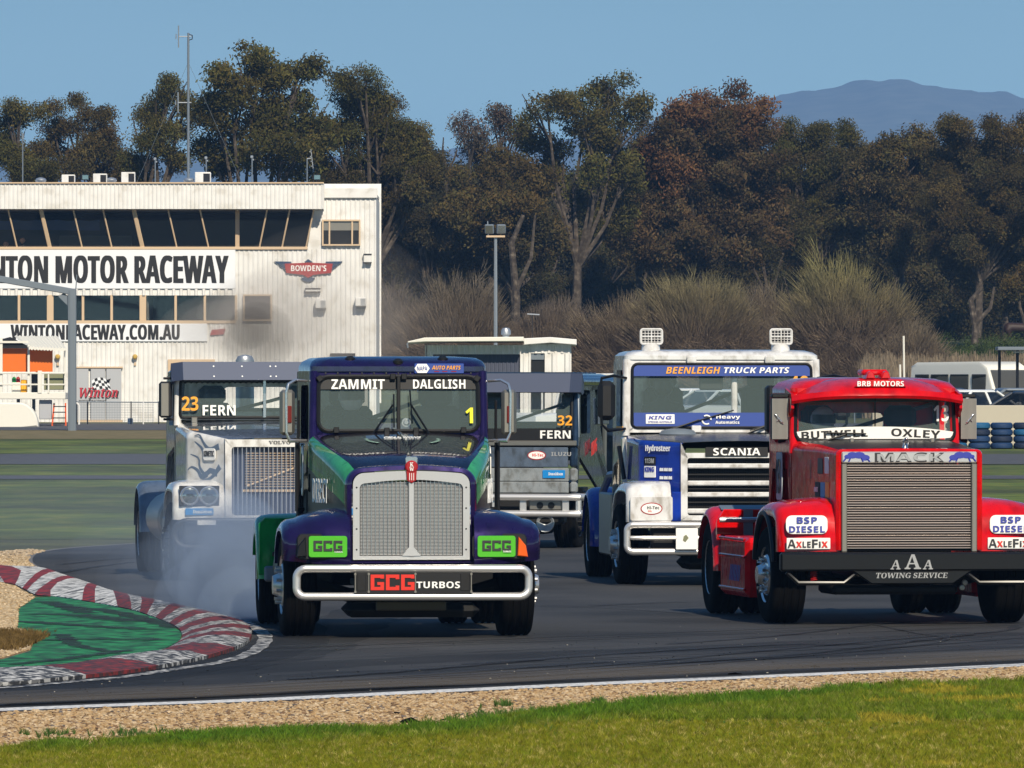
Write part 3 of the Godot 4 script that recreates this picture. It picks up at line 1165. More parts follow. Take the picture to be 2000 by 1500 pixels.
	put(b, "cable_loop", M.dark_steel, v)
	for k in [-1, 1]:
		b = B.new()
		b.tube([Vector3(0, 5.0, 0), Vector3(k * 2.2, 0, -1)], 0.006, 4)
		put(b, "guy_wire", M.grey_steel, v)
	for q in [[40, 270, 0, "far left pole aerial rising to the tree crowns"], [300, 308, 1, "short pole aerial left of the tall mast"], [400, 306, 1, "short pole aerial just right of the tall mast"], [490, 304, 1, "short pole aerial over the roof's middle"], [598, 308, 2, "pole with a small slanting panel aerial near the roof's right end"]]:
		v = thing("roof_aerial", q[3], "aerial", Vector3(tx(q[0]), 1.1 + ty(358), -TD - 1.5))
		var h: float = ty(q[1]) - ty(358)
		b = B.new()
		b.tube([Vector3(0, -0.3, 0), Vector3(0, h, 0)], 0.028, 6)
		put(b, "pole", M.grey_steel, v)
		b = B.new()
		if q[2] == 1:
			b.box(Vector3(-.01, h, 0), Vector3(0.12, 0.1, 0.1), 0.02)
			b.box(Vector3(.05, h - .12, 0), Vector3(0.06, 0.07, 0.06), 0.01)
		elif q[2] == 2:
			b.tube([Vector3(0, h, 0), Vector3(0.16, h + .02, 0)], 0.025, 6)
			b.x = T(Vector3(.2, h, 0), 0, 0, 0.12)
			for k in 4:
				b.box(Vector3(-.03, -.3 + k * .2, 0), Vector3(0.08, 0.03, 0.03))
			b.box(Vector3(0, 0, 0), Vector3(0.03, 0.8, 0.03))
		else:
			b.tube([Vector3(0, h, 0), Vector3(0, h + .25, 0)], 0.045, 6)
		put(b, "aerial", M.galvanised, v)
	for q in [[8, -1.2, 0.3, "person in dark clothes sitting at the far left upper window"], [41, -1.0, 0.2, "person in dark clothes standing behind the second upper window"]]:
		var p := person("person", q[3], M.suit, M.black_satin)
		p.position = Vector3(tx(q[0]), 1.1 + ty(486) - (0.55 if q[0] < 20 else 0.4), -TD + q[1])

func frame_of(px0: float, py0: float, px1: float, py1: float, z0: float, z1: float) -> B:
	var b := B.new()
	bx(b, px0, py0, px1, py0 + 3, z0, z1)
	bx(b, px0, py1 - 3, px1, py1, z0, z1)
	bx(b, px0, py0 + 3.1, px0 + 3, py1 - 3.1, z0, z1)
	bx(b, px1 - 3, py0 + 3.1, px1, py1 - 3.1, z0, z1)
	return b

# ---------- bodies: tapered capsules joined by a smooth minimum, meshed as surface nets ----------
func nets(b: B, bones: Array, cell: float, k := 0.05) -> void:
	var lo := Vector3(1e9, 1e9, 1e9)
	var hi := -lo
	for q in bones:
		var r := Vector3.ONE * (maxf(q[2], q[3]) + cell * 2.0)
		lo = lo.min(q[0] - r).min(q[1] - r)
		hi = hi.max(q[0] + r).max(q[1] + r)
	var n := Vector3i(((hi - lo) / cell).ceil()) + Vector3i.ONE
	var f := PackedFloat32Array()
	f.resize(n.x * n.y * n.z)
	for z in n.z:
		for y in n.y:
			for x in n.x:
				var p := lo + Vector3(x, y, z) * cell
				var d := 1e9
				for q in bones:
					var ab: Vector3 = q[1] - q[0]
					var h := clampf((p - q[0]).dot(ab) / maxf(ab.length_squared(), 1e-9), 0.0, 1.0)
					var e: float = (p - q[0] - ab * h).length() - lerpf(q[2], q[3], h)
					var g := clampf(0.5 + 0.5 * (d - e) / k, 0.0, 1.0)
					d = lerpf(d, e, g) - k * g * (1.0 - g)
				f[x + n.x * (y + n.y * z)] = d
	var vert := {}
	for z in n.z - 1:
		for y in n.y - 1:
			for x in n.x - 1:
				var sum := Vector3.ZERO
				var c := 0
				for e in [[0, 0, 0, 0], [0, 1, 0, 0], [0, 0, 1, 0], [0, 1, 1, 0], [1, 0, 0, 0], [1, 1, 0, 0], [1, 0, 1, 0], [1, 1, 1, 0], [2, 0, 0, 0], [2, 1, 0, 0], [2, 0, 1, 0], [2, 1, 1, 0]]:
					var a := Vector3i.ZERO
					a[(e[0] + 1) % 3] = e[1]
					a[(e[0] + 2) % 3] = e[2]
					var w := a
					w[e[0]] = 1
					var fa := f[x + a.x + n.x * (y + a.y + n.y * (z + a.z))]
					var fb := f[x + w.x + n.x * (y + w.y + n.y * (z + w.z))]
					if (fa < 0.0) != (fb < 0.0):
						sum += Vector3(a).lerp(Vector3(w), fa / (fa - fb))
						c += 1
				if c:
					vert[Vector3i(x, y, z)] = lo + (Vector3(x, y, z) + sum / c) * cell
	for key in vert:
		for ax in 3:
			var q: Vector3i = key
			var w := q
			w[ax] += 1
			if w.x >= n.x or w.y >= n.y or w.z >= n.z:
				continue
			var fa := f[q.x + n.x * (q.y + n.y * q.z)]
			var fb := f[w.x + n.x * (w.y + n.y * w.z)]
			if (fa < 0.0) == (fb < 0.0):
				continue
			var u := Vector3i.ZERO
			u[(ax + 1) % 3] = -1
			var s := Vector3i.ZERO
			s[(ax + 2) % 3] = -1
			if vert.has(q + u) and vert.has(q + s) and vert.has(q + u + s):
				if fa < 0.0:
					b.quad(vert[q + u + s], vert[q + s], vert[q], vert[q + u])
				else:
					b.quad(vert[q + u + s], vert[q + u], vert[q], vert[q + s])

var person_parts := []
# a seated figure, origin at the seat; the hands reach forwards
func person(called: String, label: String, cloth: Material, hair: Material) -> Node3D:
	var p := thing(called, label, "person")
	if person_parts.is_empty():
		var b := B.new()
		var k := [[Vector3(0, .08, 0), Vector3(0, .32, 0), .15, .16], [Vector3(0, .32, 0), Vector3(0, .48, 0), .16, .13], [Vector3(0, .5, 0), Vector3(0, .64, .02), .06, .055]]
		for s in [-1.0, 1.0]:
			k.append([Vector3(s * .05, .48, 0), Vector3(s * .19, .47, 0), .09, .075])
			k.append([Vector3(s * .2, .46, 0), Vector3(s * .27, .22, .1), .06, .048])
			k.append([Vector3(s * .27, .22, .1), Vector3(s * .17, .25, .36), .047, .034])
			k.append([Vector3(s * .09, .05, 0), Vector3(s * .13, .07, .45), .095, .075])
			k.append([Vector3(s * .13, .07, .45), Vector3(s * .13, -.36, .52), .07, .045])
		nets(b, k, 0.035)
		person_parts.append(b.mesh())
		b = B.new()
		nets(b, [[Vector3(0, .72, .0), Vector3(0, .78, -.01), .085, .1], [Vector3(0, .68, .05), Vector3(0, .7, .06), .05, .05], [Vector3(0, .72, .1), Vector3(0, .74, .1), .016, .012], [Vector3(-.095, .74, 0), Vector3(-.1, .76, 0), .02, .02], [Vector3(.095, .74, 0), Vector3(.1, .76, 0), .02, .02]], 0.02, 0.03)
		person_parts.append(b.mesh())
		b = B.new()
		nets(b, [[Vector3(0, .8, -.03), Vector3(0, .76, -.05), .1, .1]], 0.025)
		person_parts.append(b.mesh())
		# fingers and thumb of each hand, curled
		b = B.new()
		var h := []
		for s in [-1.0, 1.0]:
			h.append([Vector3(s * .17, .25, .36), Vector3(s * .165, .25, .42), .034, .036])
			for i in 4:
				var y := .28 - i * .02
				h.append([Vector3(s * .16, y, .44), Vector3(s * .14, y, .475), .0095, .009])
				h.append([Vector3(s * .14, y, .475), Vector3(s * .115, y, .46), .009, .008])
			h.append([Vector3(s * .15, .28, .39), Vector3(s * .125, .29, .43), .012, .009])
		nets(b, h, 0.012, 0.012)
		person_parts.append(b.mesh())
	use(person_parts[0], "body", cloth, p)
	use(person_parts[1], "head", M.skin, p)
	use(person_parts[2], "hair", hair, p)
	use(person_parts[3], "hands", M.skin, p)
	return p

# ---------- flag stand, gantry and fence in front of the tower ----------
func build_stand() -> void:
	var d := 316.0
	var g := gy(d)
	var s := F / d
	var X := func(px): return (px - 1000.0) / s
	var Y := func(py): return EYE + (HY - py) / s - g
	var o := thing("marshal_stand", "open white timekeeping stand with orange back panel and steel roof", "stand", Vector3(0, g, -d))
	var b := B.new()
	# gabled roof sloping down to the right
	var rings := []
	for z in [0.3, -2.6]:
		var ring := PackedVector3Array()
		for i in 25:
			var u := i / 24.0
			ring.push_back(Vector3(X.call(lerpf(57, 131, u) if z > 0.0 else lerpf(20, 106, u)), Y.call(lerpf(679, 682, u) if z > 0.0 else lerpf(656, 657, u)), z))
		rings.append(ring)
	for i in 24:
		var q := Vector3.UP * (0.05 if i % 2 else 0.0)
		var q2 := Vector3.UP * (0.0 if i % 2 else 0.05)
		b.quad(rings[0][i] + q, rings[0][i + 1] + q2, rings[1][i + 1] + q2, rings[1][i] + q)
		b.quad(rings[0][i] + q - Vector3.UP * .1, rings[0][i + 1] + q2 - Vector3.UP * .1, rings[0][i + 1] + q2, rings[0][i] + q)
	put(b, "roof", M.concrete_white, o)
	b = B.new()
	b.prism(v2([X.call(-50), Y.call(676), X.call(20), Y.call(658), X.call(55), Y.call(676), X.call(55), Y.call(680), X.call(-50), Y.call(680)]), -0.1, 0.0)
	put(b, "gable", M.dark_room, o)
	b = B.new()
	b.box(Vector3(X.call(0), Y.call(668), .05), Vector3(2.2, .08, .1))
	put(b, "beam", M.concrete_white, o)
	b = B.new()
	b.box(Vector3(X.call(36), Y.call(703), -.3), Vector3(X.call(102) - X.call(-30), Y.call(681) - Y.call(727), .06))
	put(b, "orange_panel", M.orange_panel, o)
	for q in [[2, 660, 766, .12], [56, 674, 772, .09], [-50, 680, 790, .09], [127, 680, 766, .06]]:
		b = B.new()
		b.box(Vector3(X.call(q[0]), (Y.call(q[1]) + Y.call(q[2])) / 2, 0), Vector3(q[3], Y.call(q[1]) - Y.call(q[2]), q[3]), .01)
		put(b, "post", M.concrete_white, o)
	b = B.new()
	b.box(Vector3(X.call(70), Y.call(703), -.6), Vector3(.07, Y.call(678) - Y.call(730), .07))
	put(b, "post", M.grey_steel, o)
	for q in [[78, 724, 768, .16], [95, 731, 768, .06]]:
		b = B.new()
		b.box(Vector3(X.call(q[0]), (Y.call(q[1]) + Y.call(q[2])) / 2, .08), Vector3(q[3], Y.call(q[1]) - Y.call(q[2]), .1), .01)
		put(b, "post", M.concrete_white, o)
	for y in [729, 751]:
		b = B.new()
		b.tube([Vector3(X.call(-80), Y.call(y), .1), Vector3(X.call(127), Y.call(y), .1)], .035, 6)
		put(b, "rail", M.concrete_white, o)
	b = B.new()
	b.box(Vector3(X.call(25), Y.call(773), -1.2), Vector3(X.call(128) - X.call(-78), .26, 2.6), .02)
	put(b, "deck", M.concrete_white, o)
	b = B.new()
	b.box(Vector3(X.call(106), Y.call(745), -.2), Vector3(X.call(125) - X.call(84), Y.call(730) - Y.call(763), .04))
	put(b, "screen", M.olive_mesh, o)
	b = B.new()
	b.box(Vector3(X.call(67), Y.call(748), -1.0), Vector3(X.call(75) - X.call(59), Y.call(730) - Y.call(767), .5))
	put(b, "doorway", M.black_satin, o)
	b = B.new()
	b.box(Vector3(X.call(88), Y.call(800), -.4), Vector3(.48, Y.call(782) - Y.call(820), .5), .02)
	put(b, "side_panel", M.grey_door, o)
	b = B.new()
	for x in [30, 60, -40]:
		b = B.new()
		b.box(Vector3(X.call(x), Y.call(800), -2.0), Vector3(.12, Y.call(778) + .1, .12))
		put(b, "leg", M.grey_steel, o)
	# things kept on the deck
	var c := thing("yellow_crate", "ribbed yellow bin standing on the white stand's deck", "bin", Vector3(X.call(46), g + Y.call(767), -d - .3))
	b = B.new()
	b.box(Vector3(0, .25, 0), Vector3(.24, .5, .24), .03)
	put(b, "bin", M.yellow, c)
	for k in 3:
		b = B.new()
		b.box(Vector3(-.075 + k * .075, .25, .125), Vector3(.03, .46, .02))
		put(b, "rib", M.letter_orange, c)
	c = thing("white_box", "white box behind the rail on the stand's deck", "box", Vector3(X.call(31), g + Y.call(767), -d - .35))
	b = B.new()
	b.box(Vector3(0, .2, 0), Vector3(.34, .4, .3), .02)
	put(b, "box", M.concrete_white, c)
	for q in [[33, 736, "logo_red", "rolled red flag leaning in the white box"], [25, 739, "green", "small green flag leaning in the white box"]]:
		c = thing("rolled_flag", q[3], "flag", Vector3(X.call(q[0]), g + Y.call(752), -d - .3))
		b = B.new()
		nets(b, [[Vector3(0, 0, 0), Vector3(.03, .24, 0), .05, .08], [Vector3(.03, .2, .02), Vector3(.1, .1, .04), .05, .03]], .03)
		put(b, "cloth", M[q[2]], c)
		b = B.new()
		b.tube([Vector3(0, -.2, 0), Vector3(.04, .36, 0)], .012, 6)
		put(b, "stick", M.beige_trim, c)
	# steps
	c = thing("access_steps", "short orange and dark steel ladder steps beside the white stand", "steps", Vector3(X.call(116), g, -d + .2))
	for m in [-1, 1]:
		b = B.new()
		b.tube([Vector3(m * .26, 0, .1), Vector3(m * .22, .88, -.5)], .035, 6)
		put(b, "side_rail", M.orange_step, c)
	for k in 4:
		b = B.new()
		b.box(Vector3(0, .1 + k * .22, .03 - k * .15), Vector3(.48, .04, .16))
		put(b, "tread", M.dark_steel, c)
	# white rounded barrier end in front
	c = thing("white_barrier", "white concrete barrier with a rounded end in front of the stand", "barrier", Vector3(0, gy(312), -312))
	var poly := PackedVector2Array()
	for i in 13:
		var a := PI / 2 * i / 12.0
		poly.push_back(Vector2(X.call(50) + sin(a) * .72, cos(a) * .92 + .02))
	poly.push_back(Vector2(X.call(50), -.05))
	poly.push_back(Vector2(X.call(-120), -.05))
	poly.push_back(Vector2(X.call(-120), .95))
	b = B.new()
	b.prism(poly, -.7, .2, .06)
	put(b, "wall", M.concrete_white, c)
	# gantry
	c = thing("steel_gantry", "grey steel gantry post with an arm rising to the left", "gantry", Vector3(-51.0 * .9775 - .0, 0, 0))
	c.position = Vector3((141 - 1000.0) / F * 299, gy(299), -299)
	var q2 := F / 299.0
	b = B.new()
	b.box(Vector3(0, 2.5, 0), Vector3(.3, 5.3, .3), .02)
	put(b, "post", M.grey_steel, c)
	b = B.new()
	b.box(Vector3(-.02, 2.5, .17), Vector3(.1, 5.3, .05))
	put(b, "post_flange", M.grey_steel, c)
	b = B.new()
	b.x = T(Vector3(-1.55, 5.35, 0), 0, 0, -.175)
	b.box(Vector3(-.8, 0, 0), Vector3(5.0, .24, .28), .02)
	put(b, "arm", M.grey_steel, c)
	b = B.new()
	b.prism(v2([-.5, 4.9, -.15, 4.55, -.15, 4.9, -.3, 5.05]), -.05, .05)
	put(b, "knee_plate", M.grey_steel, c)
	b = B.new()
	b.tube([Vector3(.12, 5.0, 0), Vector3(.17, 5.7, 0)], .02, 5)
	put(b, "aerial", M.grey_steel, c)
	# fence
	c = thing("mesh_fence", "low wire mesh fence on thin posts before the painted doors", "fence", Vector3(0, gy(322), -322))
	var s3 := F / 322.0
	for x in [150, 171, 256, 280, 310]:
		b = B.new()
		b.tube([Vector3((x - 1000) / s3, 0, 0), Vector3((x - 1000) / s3, .92, 0)], .028, 6)
		put(b, "post", M.dark_steel if x != 280 else M.white_steel, c)
	b = B.new()
	b.tube([Vector3(-850 / s3, .9, 0), Vector3(-690 / s3, .88, 0)], .025, 6)
	put(b, "top_rail", M.grey_steel, c)
	b = B.new()
	for i in 48:
		var x := lerpf(-850, -700, i / 47.0) / s3
		b.tube([Vector3(x, .05, 0), Vector3(x, .88, 0)], .005, 3)
	for i in 9:
		b.tube([Vector3(-850 / s3, .08 + i * .1, 0), Vector3(-700 / s3, .08 + i * .1, 0)], .005, 3)
	stuff(put(b, "wire_mesh", M.grey_steel, c))
	c = thing("short_white_post", "short white pipe post near the foot of the steel gantry", "post", Vector3(-843 / s3, gy(322), -321))
	b = B.new()
	b.tube([Vector3(0, 0, 0), Vector3(0, .75, 0), Vector3(-.06, .84, 0), Vector3(-.15, .86, 0)], .04, 8)
	put(b, "pipe", M.white_steel, c)
	c = thing("blue_crate", "small dark blue crate on the ground by the tower wall", "crate", Vector3(-750 / s3, gy(324), -324))
	b = B.new()
	b.box(Vector3(0, .12, 0), Vector3(.2, .24, .2), .02)
	put(b, "crate", M.logo_blue, c)

# ---------- shed, cars, walls ----------
func wheel_disc(r: float, w: float) -> ArrayMesh:
	var b := B.new()
	b.x = T(Vector3.ZERO, 0, 0, PI / 2)
	b.lathe([Vector2(r * .6, -w / 2), Vector2(r * .95, -w / 2), Vector2(r, -w * .3), Vector2(r, w * .3), Vector2(r * .95, w / 2), Vector2(r * .6, w / 2)], 16)
	return b.mesh()

# a car seen over a wall: body, glasshouse, roof and wheels; z is its length
func car(label: String, c: Color, pos: Vector3, turn: float, kind := "sedan", cat := "car") -> Node3D:
	var o := thing("parked_" + ("van" if cat == "minibus" else "car"), label, cat, pos, turn, "cars parked behind the barrier")
	o.scale = Vector3.ONE * (1.0 if cat == "minibus" else 1.12)
	var p := mat("car_%d" % M.size(), c, .3)
	p.clearcoat_enabled = true
	var b := B.new()
	var w := .88
	if cat == "minibus":
		var poly := PackedVector2Array()
		var prof := v2([-3.2, .4, 3.1, .4, 3.15, 1.25, 2.75, 1.35, 2.15, 2.3, 1.6, 2.52, -2.7, 2.5, -3.1, 2.35])
		var rings := []
		for q in [[-1.0, .9], [-.95, 1.0], [.95, 1.0], [1.0, .9]]:
			var ring := PackedVector3Array()
			for v in prof:
				ring.push_back(Vector3(q[0] * .95 * (1.0 if v.y < 1.4 else .93), 1.2 + (v.y - 1.2) * q[1], v.x * (.98 if q[1] < 1 else 1.0)))
			rings.append(ring)
		b.loft(rings, true, true, true)
		put(b, "body", p, o)
		for m in [-1, 1]:
			for q in [[-2.7, -1.75], [-1.6, -.4], [-.25, 1.0], [1.25, 2.2]]:
				b = B.new()
				b.box(Vector3(m * .925, 1.75, (q[0] + q[1]) / 2), Vector3(.05, .62, q[1] - q[0]), .02)
				put(b, "side_window", M.car_glass, o)
		b = B.new()
		b.quad(Vector3(-.8, 1.42, 2.74), Vector3(.8, 1.42, 2.74), Vector3(.75, 2.22, 2.24), Vector3(-.75, 2.22, 2.24))
		put(b, "windscreen", M.car_glass, o)
		b = B.new()
		b.box(Vector3(0, 1.75, -3.16), Vector3(1.5, .6, .05), .02)
		put(b, "rear_window", M.car_glass, o)
	else:
		var rear := -2.2
		var prof := v2([-2.25, .35, 2.2, .35, 2.25, .65, 2.1, .8, .95, .95, -1.6, .98, -2.2, .92])
		var rings := []
		for q in [[-1.0, .86], [-.9, 1.0], [.9, 1.0], [1.0, .86]]:
			var ring := PackedVector3Array()
			for v in prof:
				ring.push_back(Vector3(q[0] * w, .6 + (v.y - .6) * q[1], v.x))
			rings.append(ring)
		b.loft(rings, true, true, true)
		put(b, "body", p, o)
		var base := [[-.8, 1.05], [.8, 1.05], [.8, -1.75], [-.8, -1.75]]
		var top := [[-.6, .25], [.6, .25], [.6, -1.05], [-.6, -1.05]]
		if kind == "ute":
			base = [[-.8, 1.05], [.8, 1.05], [.8, -.35], [-.8, -.35]]
			top = [[-.65, .45], [.65, .45], [.65, -.3], [-.65, -.3]]
		var hi := 1.62 if kind == "ute" else 1.44
		b = B.new()
		var r0 := PackedVector3Array()
		var r1 := PackedVector3Array()
		for i in 4:
			r0.push_back(Vector3(base[i][0], .95, base[i][1]))
			r1.push_back(Vector3(top[i][0], hi - .05, top[i][1]))
		b.loft([r0, r1])
		put(b, "glasshouse", M.car_glass, o)
		b = B.new()
		var rr := []
		for q in [[.0, 1.03], [.05, .98], [.075, .8]]:
			var ring := PackedVector3Array()
			for i in 4:
				var nx: Vector3 = Vector3(top[(i + 1) % 4][0], 0, top[(i + 1) % 4][1])
				var me := Vector3(top[i][0], 0, top[i][1])
				for u in [.08, .92]:
					var v := me.lerp(nx, u)
					var mz: float = (top[0][1] + top[2][1]) / 2
					ring.push_back(Vector3(v.x * q[1], hi - .06 + q[0], mz + (v.z - mz) * q[1]))
			rr.append(ring)
		b.loft(rr, true, true, true)
		put(b, "roof", p, o)
		for i in 4:
			b = B.new()
			b.tube([r0[i], r1[i]], .045, 6)
			put(b, "pillar", p, o)
		if kind != "ute":
			for m in [-1, 1]:
				b = B.new()
				b.tube([Vector3(m * .81, .95, -.3), Vector3(m * .61, hi - .04, -.35)], .04, 6)
				put(b, "pillar", p, o)
		for m in [-1, 1]:
			b = B.new()
			b.box(Vector3(m * .98, 1.02, .85), Vector3(.18, .12, .1), .03)
			put(b, "door_mirror", p, o)
	for x in [-.75, .75]:
		for z in [-1.4, 1.35]:
			use(wheel_disc(.32, .2), "wheel", M.rubber, o, Transform3D(Basis(), Vector3(x, .32, z)))
	return o

func build_yard() -> void:
	# shed
	var d := 250.0
	var g := gy(d)
	var s := F / d
	var X := func(px): return (px - 1000.0) / s
	var Y := func(py): return EYE + (HY - py) / s - g
	var o := thing("steel_shed", "low white corrugated shed with a grey roller door and skillion roof", "shed", Vector3(0, g, -d))
	var b := B.new()
	ribbed(b, X.call(832), X.call(846), 0, Y.call(674), 0, .2)
	ribbed(b, X.call(1016), X.call(1037), 0, Y.call(674), 0, .2)
	ribbed(b, X.call(846), X.call(1016), Y.call(692), Y.call(674), 0, .16, .06)
	ribbed(b, X.call(1037), X.call(1114), Y.call(690), Y.call(672), 0.02, .2)
	ribbed(b, X.call(1064), X.call(1114), 0, Y.call(690), 0.02, .3, .06)
	put(b, "front_wall", M.white_steel, o)
	b = B.new()
	for x in [832, 1114]:
		b.box(Vector3(X.call(x), Y.call(674) / 2, -2.5), Vector3(.06, Y.call(674), 5.0))
	b.box(Vector3(X.call(973), Y.call(674) / 2, -5), Vector3(X.call(1114) - X.call(832), Y.call(674), .06))
	put(b, "side_wall", M.white_steel, o)
	b = B.new()
	ribbed(b, X.call(846), X.call(1016), 0, Y.call(692), -.12, .12, .02)
	put(b, "roller_door", mat("shed_door", Color(.27, .29, .36), .6), o)
	b = B.new()
	b.box(Vector3(X.call(1050), Y.call(690) / 2, -.1), Vector3(X.call(1064) - X.call(1037), Y.call(690), .08))
	put(b, "door", M.dark_room, o)
	b = B.new()
	b.box(Vector3(X.call(1050), Y.call(696), -.04), Vector3(X.call(1064) - X.call(1038), .2, .04))
	put(b, "door_blind", M.grey_steel, o)
	b = B.new()
	b.prism(v2([X.call(797), Y.call(667), X.call(830), Y.call(659.5), X.call(1023), Y.call(658), X.call(1023), Y.call(667), X.call(830), Y.call(668), X.call(797), Y.call(670)]), -5.6, .7, .02)
	put(b, "roof", M.concrete_white, o)
	b = B.new()
	b.prism(v2([X.call(1023), Y.call(661), X.call(1075), Y.call(658.5), X.call(1126), Y.call(663), X.call(1126), Y.call(674), X.call(1075), Y.call(670), X.call(1023), Y.call(674)]), -5.4, .35, .02)
	put(b, "porch_roof", M.white_steel, o)
	b = B.new()
	b.tube([Vector3(X.call(796), Y.call(670), .72), Vector3(X.call(797), Y.call(680), .72)], .03, 6)
	put(b, "downpipe", M.grey_steel, o)
	var v := thing("shed_ventilator", "round silver whirling vent on the white shed's roof", "ventilator", Vector3(X.call(988), g + Y.call(659), -d - 2))
	b = B.new()
	b.lathe([Vector2(.1, -.1), Vector2(.1, .08), Vector2(.15, .1), Vector2(.15, .22), Vector2(.1, .3), Vector2(0, .32)], 16)
	put(b, "dome", M.galvanised, v)
	v = thing("shed_aerial", "thin aerial with a flat crossbar rising from the white shed", "aerial", Vector3(X.call(1040), g + Y.call(662), -d - 1))
	b = B.new()
	b.tube([Vector3(0, -.1, 0), Vector3(0, .75, 0)], .012, 5)
	put(b, "pole", M.dark_steel, v)
	b = B.new()
	b.tube([Vector3(-.16, .77, 0), Vector3(.22, .75, 0)], .02, 5)
	put(b, "crossbar", M.galvanised, v)
	# floodlight pole
	d = 330.0
	v = thing("floodlight_pole", "tall pale pole with a pair of floodlights behind the shed", "lamp post", Vector3((968 - 1000.0) / F * d, gy(d), -d))
	var h := EYE + (HY - 462) / F * d - gy(d)
	b = B.new()
	b.tube([Vector3(0, 0, 0), Vector3(0, h * .7, 0), Vector3(0, h, 0)], .085, 8, false, .06)
	put(b, "pole", M.galvanised, v)
	b = B.new()
	b.box(Vector3(0, h, 0), Vector3(.76, .08, .3), .01)
	put(b, "crossarm", M.beige_trim, v)
	for q in [[-.25, -.1], [.22, .25]]:
		b = B.new()
		b.x = T(Vector3(q[0], h + .3, 0), .1, q[1])
		b.box(Vector3.ZERO, Vector3(.36, .38, .2), .03)
		var l := put(b, "floodlight", M.grey_steel, v)
		b = B.new()
		b.x = T(Vector3(q[0], h + .3, 0), .1, q[1])
		b.box(Vector3(0, 0, .105), Vector3(.29, .3, .02))
		put(b, "lens", M.lens, l)
	b = B.new()
	b.tube([Vector3(-.3, h + .05, 0), Vector3(-.32, h + .62, 0)], .02, 5)
	put(b, "spike", M.galvanised, v)
	# tyre wall and barrier at the right
	d = 246.0
	var tm := B.new()
	tm.lathe([Vector2(.2, 0), Vector2(.28, .0), Vector2(.33, .04), Vector2(.34, .1), Vector2(.33, .16), Vector2(.28, .2), Vector2(.2, .2)], 14)
	var tyre := tm.mesh()
	var wallx := (1868 - 1000.0) / F * d
	for i in 9:
		var st := thing("tyre_stack", "stack of four blue painted tyres, number %s along from the red truck" % ["one", "two", "three", "four", "five", "six", "seven", "eight", "nine"][i], "tyre stack", Vector3(wallx + i * .68, gy(d), -d), i * .7, "stacked tyres before the barrier")
		for k in 4:
			use(tyre, "tyre", M.tyre_teal if (i * 5 + k * 3) % 7 == 0 else (M.tyre_blue if (i + k) % 3 else M.tyre_navy), st, Transform3D(Basis(), Vector3(rng.randf_range(-.02, .02), k * .2, 0)))
	v = thing("concrete_barrier", "long pale concrete barrier wall behind the blue tyres", "barrier", Vector3(0, gy(255), -255))
	for i in 6:
		b = B.new()
		b.box(Vector3(11.2 + i * 2.4 + 1.2, .6, 0), Vector3(2.385, 1.3, .3), .02)
		put(b, "barrier_panel", M.concrete, v)
	# vehicles
	var place := func(px, dd): return W((px - 1000.0) / F * dd, dd)
	car("cream high roofed minibus parked before the dry reeds", Color(.92, .91, .86), place.call(1905, 300.0), .5, "", "minibus")
	car("white hatchback with dark glass parked behind the barrier", Color(.9, .91, .91), place.call(1906, 276.0), 2.45)
	car("dark blue sedan parked nearest the barrier at the frame's right edge", Color(.10, .14, .2), place.call(2052, 268.0), 1.35)
	car("navy wagon parked between the minibus and the white hatchback", Color(.08, .1, .17), place.call(1868, 287.0), 1.5)
	car("grey car at the right edge beneath the shelter roof", Color(.42, .46, .5), place.call(2015, 287.0), 1.8)
	car("white car seen through the blue and white truck's cab", Color(.86, .87, .88), place.call(1350, 285.0), 2.6)
	car("silver car seen through the blue and white truck's rear window", Color(.62, .66, .68), place.call(1432, 278.0), 2.2)
	var u := car("white utility with a ladder rack beside the shed", Color(.88, .89, .9), place.call(1138, 246.0), 2.2, "ute", "utility truck")
	b = B.new()
	for z in [-.2, -1.9]:
		for m in [-.75, .75]:
			b.tube([Vector3(m, .9, z), Vector3(m, 2.0, z)], .03, 6)
		b.tube([Vector3(-.75, 2.0, z), Vector3(.75, 2.0, z)], .03, 6)
		b.tube([Vector3(-.75, 1.8, z), Vector3(.75, 1.8, z)], .025, 6)
	for m in [-.75, .75]:
		b.tube([Vector3(m, 2.0, .6), Vector3(m, 2.0, -1.9)], .03, 6)
	put(b, "ladder_rack", M.white, u)
	# shelter and thin posts
	d = 292.0
	v = thing("steel_shelter", "flat roofed shelter on dark posts above the parked cars", "shelter", place.call(1990, d))
	var sh := d / F
	b = B.new()
	b.box(Vector3(0.15, (HY - 681) * sh + EYE - gy(d), 0), Vector3(1.9, .13, 1.6), .02)
	put(b, "roof", M.grey_steel, v)
	for q in [[1952, .06], [1987, .06], [2030, .06]]:
		b = B.new()
		b.tube([Vector3((q[0] - 1990) * sh, 0, 0), Vector3((q[0] - 1990) * sh, (HY - 684) * sh + EYE - gy(d), 0)], q[1], 6)
		put(b, "post", M.dark_steel, v)
	b = B.new()
	b.box(Vector3(0, (HY - 688) * sh + EYE - gy(d), .5), Vector3(.45, .05, .08))
	put(b, "light_fitting", M.concrete_white, v)
	for q in [[1767, 656, 310, "weathered white post standing in the dry reeds"], [1760, 712, 312, "short pale post beside the weathered one"]]:
		v = thing("paddock_post", q[3], "post", place.call(q[0], q[2]))
		b = B.new()
		b.tube([Vector3.ZERO, Vector3(-.04, EYE + (HY - q[1]) / F * q[2] - gy(q[2]), 0)], .04, 6)
		put(b, "pole", M.concrete_white, v)
	v = thing("wire_fence", "thin wire fence in front of the reeds and willows", "fence", W(0, 330))
	for i in 7:
		b = B.new()
		b.tube([Vector3(10.0 + i * 1.9, 0, 0), Vector3(10.0 + i * 1.9, 1.6, 0)], .03, 5)
		put(b, "post", M.grey_steel, v)
	for k in 3:
		b = B.new()
		b.tube([Vector3(10, .5 + k * .5, 0), Vector3(21.5, .5 + k * .5, 0)], .01, 4)
		put(b, "wire", M.grey_steel, v)
